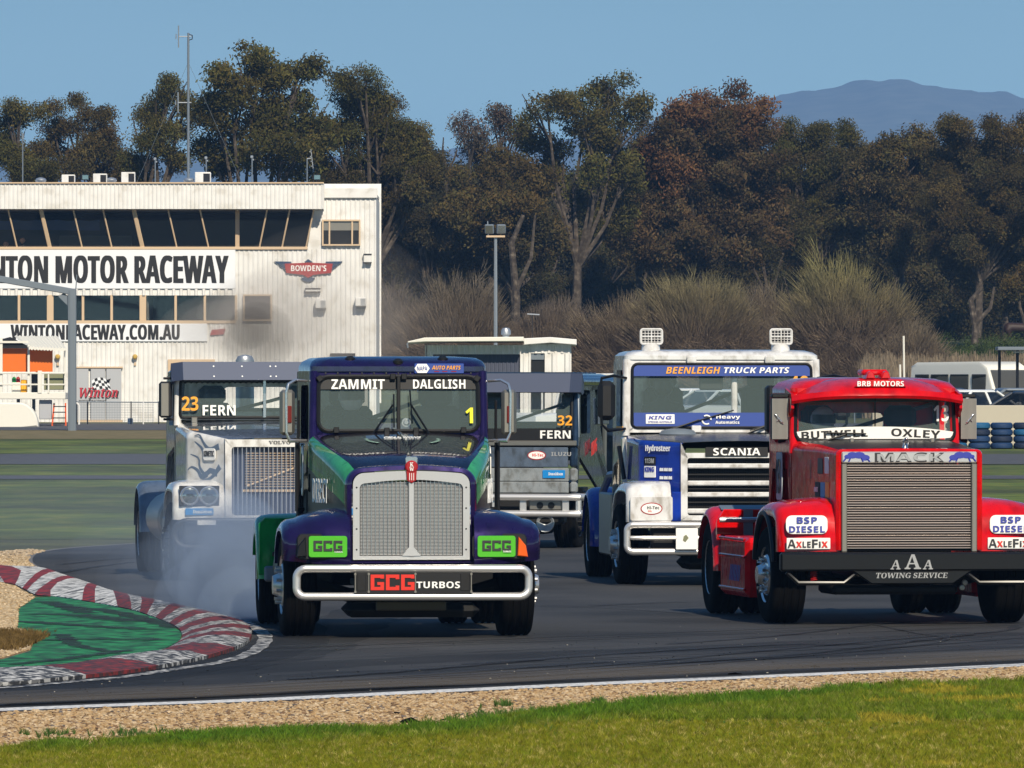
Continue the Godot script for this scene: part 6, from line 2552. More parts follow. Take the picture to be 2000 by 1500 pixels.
		words(q, "x", Vector3(m * 1.04 + .165, .83, 1.0), .065, .06, M.letter_red)
		# stickers on the bonnet flank
		for k in [[.25, 1.62, .16, .16, "letter_grey"], [.56, 1.63, .12, .17, "sticker_white"], [.12, 1.38, .15, .15, "sign_black"], [.37, 1.38, .14, .15, "sticker_blue"], [.58, 1.38, .12, .16, "letter_orange"], [-.25, 1.58, .1, .2, "letter_grey"]]:
			plate(t, "sticker", Vector3(m * (.812 - (k[0] + .1) * .045), k[1], k[0]), k[2] * 1.5, k[3], .01, M[k[4]], 0, m * (PI / 2 - .05))
		words(t, "DIRECT", Vector3(m * .816, 1.38, .12), .18, .05, M.letter_white, 0, m * (PI / 2 - .05))
	# bumper
	b = B.new()
	b.box(Vector3(0, .655, 1.14), Vector3(2.72, .19, .1), .02)
	b.prism(v2([-.62, .565, -.42, .43, .42, .43, .62, .565]), 1.1, 1.18, .01)
	put(b, "bumper", M.black_satin, t)
	words(t, "A", Vector3(0, .655, 1.197), .17, .15, M.letter_silver, 0, 0, "Droid Serif")
	words(t, "A", Vector3(-.175, .625, 1.197), .105, .095, M.letter_silver, 0, 0, "Droid Serif", .1)
	words(t, "A", Vector3(.16, .625, 1.197), .105, .095, M.letter_silver, 0, 0, "Droid Serif", .1)
	words(t, "TOWING SERVICE", Vector3(-.01, .515, 1.185), .74, .055, M.letter_silver, 0, 0, "Droid Serif", .18)
	for m in [-1, 1]:
		b = B.new()
		b.tube([Vector3(m * 1.29, .55, 1.13), Vector3(m * 1.17, .44, 1.13), Vector3(m * .7, .44, 1.13), Vector3(m * .58, .53, 1.13)], .022, 8)
		put(b, "lower_bar", M.black_satin, t)
	b = B.new()
	var coil := []
	for i in 50:
		coil.append(Vector3(-.92 + cos(i * .9) * .03, .42 + i * .003, .6 + sin(i * .9) * .03))
	b.tube(coil, .008, 5)
	put(b, "coil_spring", M.logo_red, t)
	b = B.new()
	for q in [[.62, .43], [.59, .38]]:
		b.x = T(Vector3(q[0], q[1], .75), PI / 2)
		b.lathe([Vector2(0, .03), Vector2(.028, .025), Vector2(.03, -.025), Vector2(0, -.03)], 10)
	put(b, "air_line_fitting", M.stainless_dull, t)
	b = B.new()
	b.box(Vector3(-.1, .36, .3), Vector3(1.3, .1, .9), .03)
	put(b, "sump", M.chassis, t)
	# cab
	cab(t, {"zf": -1.0, "zb": -2.2, "hf": .89, "hb": .93, "y0": .9, "cowl": 1.74, "y1": 2.36, "slant": .05, "ws": [.845, 1.866, 2.33, .09], "side": [.25, 1.85, .95, 2.3], "rear": [.3, 1.98, 2.16], "front": M.red, "flank": M.red_side, "top": M.red,
		"roof": [[0, 0, 0], [.06, .0, 0], [.12, .05, .1], [.16, .18, .3], [.175, .4, .5]]})
	# deep rounded visor
	b = B.new()
	rings = []
	for q in [[-.66, 2.315, .02], [-.64, 2.345, 0.0], [-.66, 2.40, .0], [-.74, 2.46, .02], [-.9, 2.515, .08], [-1.15, 2.535, .2], [-1.4, 2.535, .3]]:
		var ring := PackedVector3Array()
		for i in 25:
			var u := -1.0 + i / 12.0
			ring.push_back(Vector3(u * (.905 - q[2] * .1), q[1] - (.06 if q[0] > -.7 else .19) * pow(absf(u), 3), q[0] - .22 * pow(absf(u), 3)))
		rings.append(ring)
	b.loft(rings, false)
	put(b, "visor", M.red, t)
	for m in [-1, 1]:
		b = B.new()
		b.x = Transform3D(Basis(Vector3(0, 0, 1), Vector3.UP, Vector3(-1, 0, 0)), Vector3(m * .89, 0, 0))
		b.prism(v2([-.89, 2.21, -1.02, 2.12, -1.3, 2.36, -1.3, 2.42, -.9, 2.36]), -.015, .015)
		put(b, "visor_cheek", M.red, t)
	b = B.new()
	b.prism(v2([-.27, 2.435, .27, 2.435, .22, 2.51, -.22, 2.51]), -.72, -.675, .006)
	b.x = T(Vector3(0, 0, .005))
	put(b, "visor_plate", M.red, t)
	words(t, "BRB MOTORS", Vector3(0, 2.467, -.672), .49, .055, M.letter_white)
	b = B.new()
	for m in [-1, 1]:
		b.prism(v2([m * .03, 2.52, m * .13, 2.52, m * .11, 2.585, m * .08, 2.60, m * .055, 2.585]), -1.05, -.8, .008)
	b.box(Vector3(0, 2.585, -1.15), Vector3(.28, .06, .3), .02)
	put(b, "roof_scoop", M.red, t)
	b = B.new()
	b.box(Vector3(0, 2.1, -1.005), Vector3(.012, .5, .012))
	put(b, "windscreen_divider", M.black_trim, t)
	b = B.new()
	var st := PackedVector2Array()
	for i in 21:
		var u := -1.0 + i / 10.0
		st.push_back(Vector2(u * .83, 2.02 - .055 * pow(absf(u), 2.4)))
	for i in 21:
		var u := 1.0 - i / 10.0
		st.push_back(Vector2(u * (.83 if absf(u) < .95 else .81), 1.892 + .012 * pow(absf(u), 6)))
	b.prism(st, -1.005, -.998)
	put(b, "sun_strip", M.sticker_white, t)
	words(t, "BUTWELL", Vector3(-.43, 1.942, -.994), .70, .078, M.sign_black, 0, 0, "Droid Sans", 0, .04)
	words(t, "OXLEY", Vector3(.43, 1.95, -.994), .52, .08, M.sign_black, 0, 0, "Droid Sans", 0, -.05)
	words(t, "13", Vector3(.7, 2.16, -1.0), .16, .17, M.letter_white)
	wiper(t, Vector3(-.58, 1.86, -.95), Vector3(-.32, 1.935, -.97), Vector3(-.52, 1.955, -.975), Vector3(-.1, 1.945, -.975))
	driver(t, "helmeted driver in the shade of the red truck's cab", Vector3(-.42, 1.33, -1.78), M.helmet)
	for m in [-1, 1]:
		var mr := Node3D.new()
		hang(mr, "side_mirror", t)
		b = B.new()
		b.box(Vector3(m * 1.0, 2.10, -1.1), Vector3(.17, .43, .1), .012)
		put(b, "mirror_shell", M.black_trim, mr)
		for k in 14:
			b = B.new()
			b.box(Vector3(m * 1.0 - .0775 + k * .012, 2.10, -1.045), Vector3(.009, .425, .012), .003)
			put(b, "shell_rib", M.mirror_grey, mr)
		b = B.new()
		nets(b, [[Vector3(-.02, -.03, 0), Vector3(.025, .025, 0), .014, .012], [Vector3(.03, .035, 0), Vector3(.045, .045, 0), .012, .01], [Vector3(-.015, -.02, 0), Vector3(-.04, -.05, 0), .009, .006], [Vector3(.01, .0, 0), Vector3(.03, -.025, 0), .009, .006]], .006, .01)
		b.v = Transform3D(Basis.from_scale(Vector3(m, 1, 1)), Vector3(m * 1.005, 2.10, -1.03)) * b.v
		put(b, "mirror_emblem", M.chrome, mr)
		b = B.new()
		b.box(Vector3(m * .95, 2.34, -1.12), Vector3(.26, .04, .12), .01)
		b.tube([Vector3(m * .9, 1.9, -1.15), Vector3(m * 1.0, 1.86, -1.12)], .02, 6)
		put(b, "mirror_arm", M.black_trim, mr)
		# cab flank number and skirts
		var q := plate(t, "number_panel", Vector3(m * .935, 1.5, -1.5), .36, .5, .05, M.grey_door, 0, m * PI / 2)
		words(q, "13", Vector3(m * .948, 1.5, -1.5), .26, .36, M.sign_black, 0, m * PI / 2)
		b = B.new()
		b.box(Vector3(m * 1.2, .55, -1.85), Vector3(.34, .62, 1.7), .05)
		var sk := put(b, "side_skirt", M.red_side, t)
		b = B.new()
		for y in [.84, .66, .32]:
			b.box(Vector3(m * 1.375, y, -1.85), Vector3(.03, .03, 1.66), .008)
		put(b, "skirt_moulding", M.red, sk)
		b = B.new()
		for k in 7:
			var z := -1.3 - k * .1
			b.quad(Vector3(m * 1.374, .57, z), Vector3(m * 1.374, .57, z - .06), Vector3(m * 1.374, .4, z - .16), Vector3(m * 1.374, .4, z - .1))
		put(b, "skirt_print", M.letter_blue, sk)
		var rg := put(fender(m, .62, 1.38, arc_path(-3.65, .52, .64, -4, 172), .01, .1), "rear_guard", M.red, t)
		for a in [[40, 54], [66, 80]]:
			b = B.new()
			var arc := arc_path(-3.65, .52, .657, a[0], a[1], 4)
			var q2 := []
			for p in arc:
				q2.append(PackedVector3Array([Vector3(m * .64, p.y, p.x), Vector3(m * 1.25, p.y, p.x)]))
			b.loft(q2, false)
			put(b, "guard_stripe", M.stripe_silver, rg)
		b = B.new()
		b.prism(v2([m * .64, .8, m * 1.36, .8, m * 1.36, 1.0, m * 1.28, 1.13, m * .64, 1.13]), -3.05, -3.0, .01)
		put(b, "guard_face", M.red, rg)
		for x in [.82, 1.02]:
			b = B.new()
			b.box(Vector3(m * x, .965, -2.995), Vector3(.1, .32, .012))
			put(b, "guard_stripe", M.stripe_silver, rg)
	b = B.new()
	b.tube([Vector3(-1.35, 1.02, -2.85), Vector3(1.35, 1.02, -2.85)], .028, 8)
	put(b, "guard_bar", M.galvanised, t)
	b = B.new()
	b.box(Vector3(-.8, 2.2, -2.4), Vector3(.26, .5, .2), .03)
	put(b, "air_intake", M.black_trim, t)

# ----- blue and white truck
func build_truck_blue() -> void:
	var t := truck("racing_truck", "white and royal blue racing truck with two caged lamps on its cab roof", 2.69, -101.2, 5.0)
	chassis(t, .95, -3.8, -4.6)
	for m in [-1, 1]:
		wheel(t, "front_wheel", Vector3(m * 1.24, .5, 0), m, .5, .36, true, M.alloy, .03)
		wheel(t, "rear_wheel", Vector3(m * 1.25, .5, -3.8), m, .5, .32, false, M.alloy)
		wheel(t, "rear_wheel", Vector3(m * .88, .5, -3.8), m, .5, .32, false, M.alloy)
	# bonnet
	var rings := []
	for q in [[-.78, 1.22, 1.0, 1.845, .08], [.0, 1.21, .95, 1.82, .08], [.50, 1.19, .85, 1.80, .08], [.58, 1.17, .85, 1.795, .08], [1.10, .76, .8, 1.765, .06], [1.15, .73, .79, 1.76, .05]]:
		rings.append(to3(outline(q[1], q[2], q[3], q[4], .02), q[0]))
	var n: int = rings[0].size()
	var b := B.new()
	var tops := []
	for r in rings:
		tops.append(sub(r, 5, n - 5))
	b.loft(tops, false)
	put(b, "bonnet_top", mat("bonnet_black", Color(.12, .13, .16), .25), t)
	for e in 2:
		var q := []
		for r in rings:
			q.append(sub(r, 0, 6) if e == 0 else sub(r, n - 6, n))
		b = B.new()
		b.loft(q, false)
		put(b, "bonnet_side", M.navy, t)
	# white front frame with slats
	b = B.new()
	b.holed([Vector3(-.735, .80, 1.2), Vector3(.735, .80, 1.2), Vector3(.735, 1.765, 1.17), Vector3(-.735, 1.765, 1.17)], .055, .075, .945, .80, .03, Vector3(0, 0, -.1))
	put(b, "grille_frame", M.white, t)
	b = B.new()
	b.box(Vector3(0, 1.2, 1.06), Vector3(1.4, .8, .03))
	put(b, "radiator", M.mesh_dark, t)
	for y in [1.475, 1.265, 1.125, .925]:
		b = B.new()
		b.box(Vector3(0, y, 1.165), Vector3(1.31, .06, .05), .012)
		put(b, "grille_slat", M.white, t)
	for y in [1.37, 1.195, 1.03, .885]:
		b = B.new()
		b.box(Vector3(0, y, 1.12), Vector3(1.3, .02, .03), .004)
		put(b, "inner_slat", M.black_trim, t)
	b = B.new()
	for k in 60:
		b.box(Vector3(-.63 + k * .0215, 1.2, 1.09), Vector3(.006, .74, .006))
	for k in 30:
		b.box(Vector3(0, .85 + k * .025, 1.095), Vector3(1.28, .005, .005))
	stuff(put(b, "grille_mesh", M.dark_steel, t))
	plate(t, "name_plate", Vector3(-.05, 1.648, 1.19), .77, .115, .01, M.black_trim, -.03)
	words(t, "SCANIA", Vector3(-.05, 1.648, 1.196), .58, .09, M.letter_white, -.03)
	# guards, chrome corners and panels
	var path := [Vector2(1.2, .79), Vector2(1.2, .95), Vector2(1.19, 1.12), Vector2(1.13, 1.22), Vector2(1.0, 1.265), Vector2(.6, 1.28), Vector2(.1, 1.275), Vector2(-.3, 1.22), Vector2(-.58, 1.06), Vector2(-.7, .85)]
	for m in [-1, 1]:
		put(fender(m, .86, 1.40, path, .02, .12), "front_guard", M.white, t)
		b = B.new()
		b.prism(shift(rrect(.52, .30, .03, 3), Vector2(m * 1.1, .955)), 1.2, 1.225, .006)
		put(b, "guard_panel", M.white, t)
		b = B.new()
		var el := PackedVector2Array()
		for i in 24:
			el.push_back(Vector2(m * 1.1 + cos(TAU * i / 24) * .135, .955 + sin(TAU * i / 24) * .075))
		b.prism(el, 1.225, 1.229)
		var s := put(b, "oval_sticker", M.logo_red, t)
		b = B.new()
		el.clear()
		for i in 24:
			el.push_back(Vector2(m * 1.1 + cos(TAU * i / 24) * .122, .955 + sin(TAU * i / 24) * .063))
		b.prism(el, 1.2292, 1.232)
		put(b, "oval_centre", M.sticker_white, s)
		words(s, "Hi-Tec", Vector3(m * 1.1 + .02, .968, 1.2345), .15, .04, M.letter_grey)
		words(s, "OIL", Vector3(m * 1.1 - .02, .925, 1.2345), .05, .02, M.letter_red)
		b = B.new()
		b.box(Vector3(m * .79, .98, 1.16), Vector3(.12, .36, .06), .008)
		put(b, "lamp_blank", M.navy, t)
		words(t, "Hydrosteer", Vector3(m * .985, 1.68, .855), .44, .1, M.letter_white, 0, m * .92)
		for k in [[.72, 1.535, .20, .10, "black_trim"], [.72, 1.40, .20, .14, "sticker_white"]]:
			var zz: float = k[0]
			var hw := lerpf(1.17, .76, (zz - .58) / .52)
			var p := plate(t, "sticker", Vector3(m * (hw + .012), k[1], zz + .012), k[2], k[3], .008, M[k[4]], 0, m * .92)
			words(p, "113M" if k[1] > 1.45 else "KING", Vector3(m * (hw + .016), k[1] + (.0 if k[1] > 1.45 else .03), zz + .016), .16, .06, M.letter_silver if k[1] > 1.45 else M.letter_blue, 0, m * .92)
		b = B.new()
		for r in 2:
			for k in 3:
				b.x = T(Vector3(m * (lerpf(1.17, .76, (.88 + k * .06 - .58) / .52) + .008), 1.43 - r * .1, .888 + k * .06), 0, m * .92)
				b.prism(v2([-.032, -.02, .032, -.02, .03, .02, .01, .012, -.01, .02, -.03, .015]), 0, .004)
		put(b, "small_stickers", M.letter_white, t)
	# bumper
	put(bar_loop(2.80, .43, .755, 1.32, .07, .042, .08), "bumper_loop", M.brushed, t)
	b = B.new()
	b.tube([Vector3(-1.36, .6, 1.27), Vector3(-1.2, .6, 1.32), Vector3(1.2, .6, 1.32), Vector3(1.36, .6, 1.27)], .026, 8)
	put(b, "bumper_bar", M.brushed, t)
	for q in [[-.68, .27], [-.36, .29], [-.03, .29], [.3, .29]]:
		var p := plate(t, "bumper_plate", Vector3(q[0], .59, 1.36), q[1], .26, .008, M.sticker_white)
		b = B.new()
		if q[0] < -.6:
			b.prism(v2([-.7, .55, -.66, .6, -.69, .64, -.72, .62, -.73, .57]), 1.361, 1.365)
			put(b, "frog_print", M.olive_mesh, p)
		else:
			b.box(Vector3(q[0] + .1, .62, 1.362), Vector3(.05, .05, .004))
			put(b, "yellow_print", M.yellow, p)
	b = B.new()
	b.box(Vector3(0, .6, 1.1), Vector3(2.2, .3, .2), .03)
	b.box(Vector3(0, .28, .3), Vector3(1.3, .16, 1.0), .08)
	put(b, "sump", M.chassis, t)
	# cab
	cab(t, {"zf": -.8, "zb": -2.2, "hf": 1.235, "hb": 1.24, "y0": 1.05, "cowl": 1.83, "y1": 2.78, "slant": .1, "ws": [1.135, 1.936, 2.725, .07], "side": [.2, 1.95, 1.0, 2.65], "rear": [.62, 2.05, 2.6], "front": M.white, "flank": M.cream, "top": M.white,
		"roof": [[0, 0, 0], [.05, 0, .0], [.09, .05, .08], [.115, .14, .2], [.125, .3, .4]]})
	b = B.new()
	b.x = T(Vector3(0, 2.645, -.872), -.105)
	b.box(Vector3.ZERO, Vector3(2.22, .14, .006))
	put(b, "sun_strip", M.decal_blue, t)
	b = B.new()
	b.x = T(Vector3(0, 2.035, -.802), -.105)
	b.box(Vector3.ZERO, Vector3(2.22, .17, .006))
	put(b, "lower_strip", M.decal_blue, t)
	words(t, "BEENLEIGH", Vector3(-.36, 2.648, -.862), .66, .085, M.letter_orange, -.105, 0, "Droid Sans", .25)
	words(t, "TRUCK PARTS", Vector3(.43, 2.648, -.862), .82, .075, M.letter_white, -.105, 0, "Droid Sans", .25)
	words(t, "40", Vector3(.965, 2.49, -.842), .25, .18, M.letter_orange, -.105)
	var kp := plate(t, "sticker", Vector3(-.78, 2.04, -.79), .36, .12, .006, M.sticker_white, -.105)
	words(kp, "KING", Vector3(-.78, 2.06, -.784), .28, .045, M.letter_blue, -.105, 0, "Droid Sans", .3)
	words(kp, "SPRINGS AUSTRALIA", Vector3(-.78, 2.005, -.782), .3, .022, M.letter_blue, -.105)
	words(t, "Heavy", Vector3(.07, 2.06, -.786), .3, .06, M.letter_white, -.105)
	words(t, "Automatics", Vector3(.06, 2.0, -.784), .3, .04, M.letter_white, -.105)
	b = B.new()
	for k in 2:
		var arc := []
		for i in 7:
			var a := k * PI + i * .36
			arc.append(Vector3(-.2 + cos(a) * .055, 2.03 + sin(a) * .055, -.79))
		b.tube(arc, .011, 6)
	put(b, "swirl_print", M.letter_white, t)
	b = B.new()
	b.tube([Vector3(.17, 1.95, -.95), Vector3(.17, 2.6, -1.0)], .04, 8)
	put(b, "cage_post", M.cream, t)
	b = B.new()
	b.box(Vector3(-.12, 2.5, -1.0), Vector3(.3, .2, .04), .02)
	put(b, "inside_mirror", M.interior, t)
	for q in [[-.38, 2.78, -.86], [.6, 2.78, -.86], [-.33, 1.915, -.77], [.6, 1.915, -.77]]:
		b = B.new()
		b.box(Vector3(q[0], q[1], q[2]), Vector3(.12, .09, .05), .01)
		put(b, "windscreen_clip", M.white, t)
	wiper(t, Vector3(-.78, 1.86, -.72), Vector3(-.3, 2.03, -.77), Vector3(-.65, 1.92, -.76), Vector3(.14, 2.15, -.79))
	wiper(t, Vector3(.3, 1.86, -.72), Vector3(.65, 2.0, -.77), Vector3(.34, 1.9, -.76), Vector3(1.0, 2.1, -.79))
	b = B.new()
	b.x = T(Vector3(-.58, 1.85, -.6))
	b.lathe([Vector2(.24, 0), Vector2(.2, .05), Vector2(.1, .07), Vector2(0, .075)], 18)
	put(b, "cowl_vent", M.grey_steel, t)
	driver(t, "helmeted driver at the wheel of the blue and white truck", Vector3(-.66, 1.70, -1.6), M.black_satin)
	# roof lamps
	for q in [[-.85, 3.075], [.78, 3.07]]:
		var l := Node3D.new()
		hang(l, "roof_lamp", t)
		b = B.new()
		b.box(Vector3(q[0], 3.07, -1.25), Vector3(.27, .19, .12), .03)
		put(b, "lamp_body", M.dark_steel, l)
		b = B.new()
		var fr := []
		for p in shift(rrect(.27, .185, .03, 3), Vector2(q[0], 3.07)):
			fr.append(Vector3(p.x, p.y, -1.17))
		b.tube(fr, .013, 6, true)
		for k in 7:
			b.tube([Vector3(q[0] - .12 + k * .04, 2.98, -1.172), Vector3(q[0] - .12 + k * .04, 3.16, -1.172)], .005, 4)
		for k in 5:
			b.tube([Vector3(q[0] - .13, 3.0 + k * .036, -1.172), Vector3(q[0] + .13, 3.0 + k * .036, -1.172)], .005, 4)
		b.tube([Vector3(q[0], 2.98, -1.168), Vector3(q[0], 3.16, -1.168)], .01, 5)
		b.tube([Vector3(q[0] - .13, 3.07, -1.168), Vector3(q[0] + .13, 3.07, -1.168)], .01, 5)
		put(b, "lamp_cage", M.white, l)
		b = B.new()
		b.x = T(Vector3(q[0], 2.87, -1.25))
		b.lathe([Vector2(.14, 0), Vector2(.12, .02), Vector2(.11, .11), Vector2(0, .11)], 16)
		put(b, "lamp_base", M.white, l)
	for m in [-1, 1]:
		var mr := Node3D.new()
		hang(mr, "side_mirror", t)
		b = B.new()
		b.box(Vector3(m * 1.47, 2.27, -.62), Vector3(.22, .49, .14), .06)
		put(b, "mirror_shell", M.black_trim, mr)
		b = B.new()
		b.tube([Vector3(m * 1.2, 2.55, -.85), Vector3(m * 1.38, 2.58, -.65), Vector3(m * 1.53, 2.55, -.6), Vector3(m * 1.55, 2.45, -.6), Vector3(m * 1.53, 1.98, -.6), Vector3(m * 1.45, 1.9, -.6), Vector3(m * 1.22, 1.92, -.78)], .018, 8)
		put(b, "mirror_arm", M.black_satin, mr)
		b = B.new()
		b.box(Vector3(m * 1.245, 1.92, -1.2), Vector3(.012, .06, .75))
		put(b, "side_stripe", M.letter_orange, t)
		b = B.new()
		b.box(Vector3(m * 1.2, 1.5, -.92), Vector3(.1, .65, .25), .03)
		put(b, "corner_deflector", M.cream, t)
		b = B.new()
		b.tube([Vector3(m * 1.3, 1.7, -.75), Vector3(m * 1.25, 1.3, -.6)], .03, 6)
		put(b, "grab_handle", M.black_satin, t)
		var sk := B.new()
		sk.box(Vector3(m * 1.3, .72, -2.05), Vector3(.1, .78, 1.5), .02)
		put(sk, "side_skirt", M.stainless_dull, t)
		b = B.new()
		b.box(Vector3(m * 1.16, .55, -1.35), Vector3(.3, .42, .06), .01)
		put(b, "step_panel", M.stainless_dull, t)
		b = B.new()
		b.box(Vector3(m * 1.16, .93, -1.33), Vector3(.3, .34, .06), .01)
		put(b, "step_panel", M.white, t)
		put(fender(m, .68, 1.42, arc_path(-3.8, .52, .64, -10, 172), .01, .1), "rear_guard", M.navy, t)
		b = B.new()
		b.tube([Vector3(m * 1.25, 1.1, -3.3), Vector3(m * 1.2, 1.32, -2.9), Vector3(m * 1.05, 1.36, -2.3)], .05, 8)
		put(b, "exhaust_pipe", M.galvanised, t)

# ----- white bonneted truck at the left
func build_truck_white() -> void:
	var t := truck("racing_truck", "off white bonneted racing truck with flame graphics and grey sun visor", -3.02, -103.0, 6.5)
	chassis(t, .95, -4.9, -5.6)
	for m in [-1, 1]:
		wheel(t, "front_wheel", Vector3(m * 1.13, .5, 0), m, .5, .38, true, M.dark_steel, .03)
		wheel(t, "rear_wheel", Vector3(m * 1.2, .52, -4.9), m, .52, .32, false, M.alloy)
		wheel(t, "rear_wheel", Vector3(m * .84, .52, -4.9), m, .52, .32, false, M.alloy)
	var rings := []
	for q in [[-1.1, 1.13, 1.0, 1.99, .1], [-.3, 1.13, .95, 1.95, .1], [.42, 1.12, .9, 1.9, .1], [.52, 1.09, .88, 1.885, .1], [1.05, .72, .82, 1.80, .08], [1.1, .685, .80, 1.79, .07]]:
		rings.append(to3(outline(q[1], q[2], q[3], q[4], .02), q[0]))
	var n: int = rings[0].size()
	var b := B.new()
	var tops := []
	for r in rings:
		tops.append(sub(r, 6, n - 6))
	b.loft(tops, false)
	put(b, "bonnet_top", M.slate, t)
	for e in 2:
		var q := []
		for r in rings:
			q.append(sub(r, 0, 7) if e == 0 else sub(r, n - 7, n))
		b = B.new()
		b.loft(q, false)
		put(b, "bonnet_side", M.cream, t)
	# grey flames on the flanks, in the plane of each panel
	var flame := mat("flame_grey", Color(.38, .44, .52), .4)
	for m in [-1, 1]:
		b = B.new()
		b.x = T(Vector3(m * .905, 0, .787), 0, m * .96) * Transform3D(Basis.from_scale(Vector3(-m, 1, .12)), Vector3.ZERO)
		for q in [[.28, 1.70, .1, 1.66, -.02, 1.74, -.1, 1.84, -.2, 1.83], [.1, 1.66, .0, 1.60, -.06, 1.68, -.2, 1.76], [.25, 1.36, .1, 1.40, .02, 1.34, -.1, 1.44, -.12, 1.55, -.28, 1.60], [.05, 1.36, -.06, 1.32, -.14, 1.40, -.26, 1.44, -.34, 1.40], [.3, 1.45, .2, 1.36, .1, 1.3, -.05, 1.28]]:
			var a := []
			for i in range(0, q.size(), 2):
				a.append(Vector3(q[i], q[i + 1], 0))
			b.tube(curve(a, 14), .046, 6, false, .006)
		put(b, "flame_print", flame, t)
		var p := plate(t, "sticker", Vector3(m * .86, 1.60, .892), .24, .15, .04, M.sticker_white, 0, m * .96)
		words(p, "KINETIC", Vector3(m * .863, 1.61, .895), .2, .07, M.letter_grey, 0, m * .96)
	# grille
	b = B.new()
	b.holed([Vector3(-.68, .80, 1.2), Vector3(.68, .80, 1.2), Vector3(.68, 1.80, 1.15), Vector3(-.68, 1.80, 1.15)], .06, .045, .94, .895, .04, Vector3(0, 0, -.1))
	put(b, "grille_frame", M.cream, t)
	words(t, "VOLVO", Vector3(.0, 1.75, 1.16), .27, .04, M.letter_grey, -.05, 0, "Droid Serif")
	b = B.new()
	b.box(Vector3.ZERO, Vector3(.012, .84, .02), .004)
	var bar := b.mesh()
	for k in 22:
		use(bar, "grille_bar", M.alloy, t, T(Vector3(-.575 + k * .0548, 1.27, 1.16), -.05))
	b = B.new()
	b.box(Vector3(0, 1.27, 1.02), Vector3(1.3, .95, .03))
	put(b, "radiator", mat("radiator_blue", Color(.2, .24, .36), .6), t)
	b = B.new()
	for k in 14:
		b.box(Vector3(.05, 1.2 + k * .032, 1.06), Vector3(.95, .01, .01))
	b.box(Vector3(.05, 1.15, 1.06), Vector3(1.0, .03, .02))
	b.tube([Vector3(-.42, 1.2, 1.1), Vector3(.5, 1.55, 1.08)], .012, 5)
	stuff(put(b, "intercooler_fins", M.beige_trim, t))
	# guards with twin round lamps
	var path := [Vector2(1.12, .79), Vector2(1.12, .95), Vector2(1.11, 1.1), Vector2(1.05, 1.2), Vector2(.92, 1.255), Vector2(.5, 1.27), Vector2(.05, 1.265), Vector2(-.35, 1.2), Vector2(-.58, 1.05), Vector2(-.66, .85)]
	for m in [-1, 1]:
		put(fender(m, .68, 1.325, path, .03, .13), "front_guard", M.cream, t)
		b = B.new()
		b.box(Vector3(m * 1.0, 1.085, 1.125), Vector3(.5, .255, .05), .008)
		var hl := put(b, "headlamp_panel", M.black_trim, t)
		for x in [-.12, .12]:
			b = B.new()
			b.x = T(Vector3(m * 1.0 + x, 1.085, 1.15), PI / 2)
			b.lathe([Vector2(.118, -.02), Vector2(.122, .012), Vector2(.108, .02), Vector2(.098, .01)], 24)
			put(b, "lamp_ring", M.chrome, hl)
			b = B.new()
			b.x = T(Vector3(m * 1.0 + x, 1.085, 1.15), PI / 2)
			b.lathe([Vector2(.1, .008), Vector2(.07, .018), Vector2(0, .026)], 20)
			put(b, "lamp_lens", M.lens, hl)
			b = B.new()
			b.box(Vector3(m * 1.0 + x, 1.1, 1.178), Vector3(.08, .02, .006), .002)
			put(b, "lamp_bulb_shield", M.black_satin, hl)
		var p := plate(t, "sticker", Vector3(m * 1.0, .89, 1.158), .35, .085, .006, M.sticker_blue)
		words(p, "Donaldson", Vector3(m * 1.0 + .04, .892, 1.162), .24, .045, M.letter_white, 0, 0, "Droid Serif")
	# bumper
	put(bar_loop(2.62, .45, .78, 1.25, .16, .035, .1), "bumper_loop", M.dark_steel, t)
	b = B.new()
	b.box(Vector3(0, .62, 1.1), Vector3(2.4, .3, .12), .03)
	b.box(Vector3(0, .3, .4), Vector3(1.2, .2, .9), .08)
	put(b, "under_tray", M.chassis, t)
	plate(t, "number_plate", Vector3(-.92, .755, 1.3), .23, .06, .006, M.sticker_white)
	# cab
	cab(t, {"zf": -1.1, "zb": -2.5, "hf": 1.14, "hb": 1.16, "y0": 1.0, "cowl": 1.95, "y1": 2.58, "slant": .06, "ws": [1.08, 2.05, 2.54, .05], "side": [.2, 1.95, 1.0, 2.5], "rear": [.42, 2.16, 2.44], "front": M.cream, "flank": M.cream, "top": M.slate,
		"roof": [[0, 0, 0], [.05, 0, .0], [.1, .06, .1], [.13, .2, .3]]})
	b = B.new()
	rings = []
	for q in [[-1.13, 2.60], [-1.0, 2.76], [-.86, 2.53], [-.88, 2.525], [-1.02, 2.74], [-1.13, 2.58]]:
		var ring := PackedVector3Array()
		for x in [-1.19, -1.05, -1.0, -.3, .05, .5, 1.0, 1.05, 1.19]:
			ring.push_back(Vector3(x, q[1] - (.02 if absf(x) > 1.1 else 0.0), q[0] - (.14 if absf(x) > 1.1 else 0.0)))
		rings.append(ring)
	b.loft(rings, false)
	put(b, "sun_visor", M.visor_grey, t)
	for m in [-1, 1]:
		b = B.new()
		b.x = Transform3D(Basis(Vector3(0, 0, 1), Vector3.UP, Vector3(-1, 0, 0)), Vector3(m * 1.165, 0, 0))
		b.prism(v2([-1.30, 2.58, -1.15, 2.735, -1.0, 2.53, -1.14, 2.47, -1.30, 2.48]), -.02, .02)
		put(b, "visor_cheek", M.visor_grey, t)
	b = B.new()
	for x in [-.66, -.3, .06, .13, .6]:
		for y in [.2, .75]:
			b.x = T(Vector3(x, lerpf(2.53, 2.76, y), lerpf(-.86, -1.0, y) + .004), PI / 2 - .5)
			b.lathe([Vector2(0, .006), Vector2(.01, .003), Vector2(.012, -.003)], 6)
	put(b, "visor_rivets", M.letter_white, t)
	b = B.new()
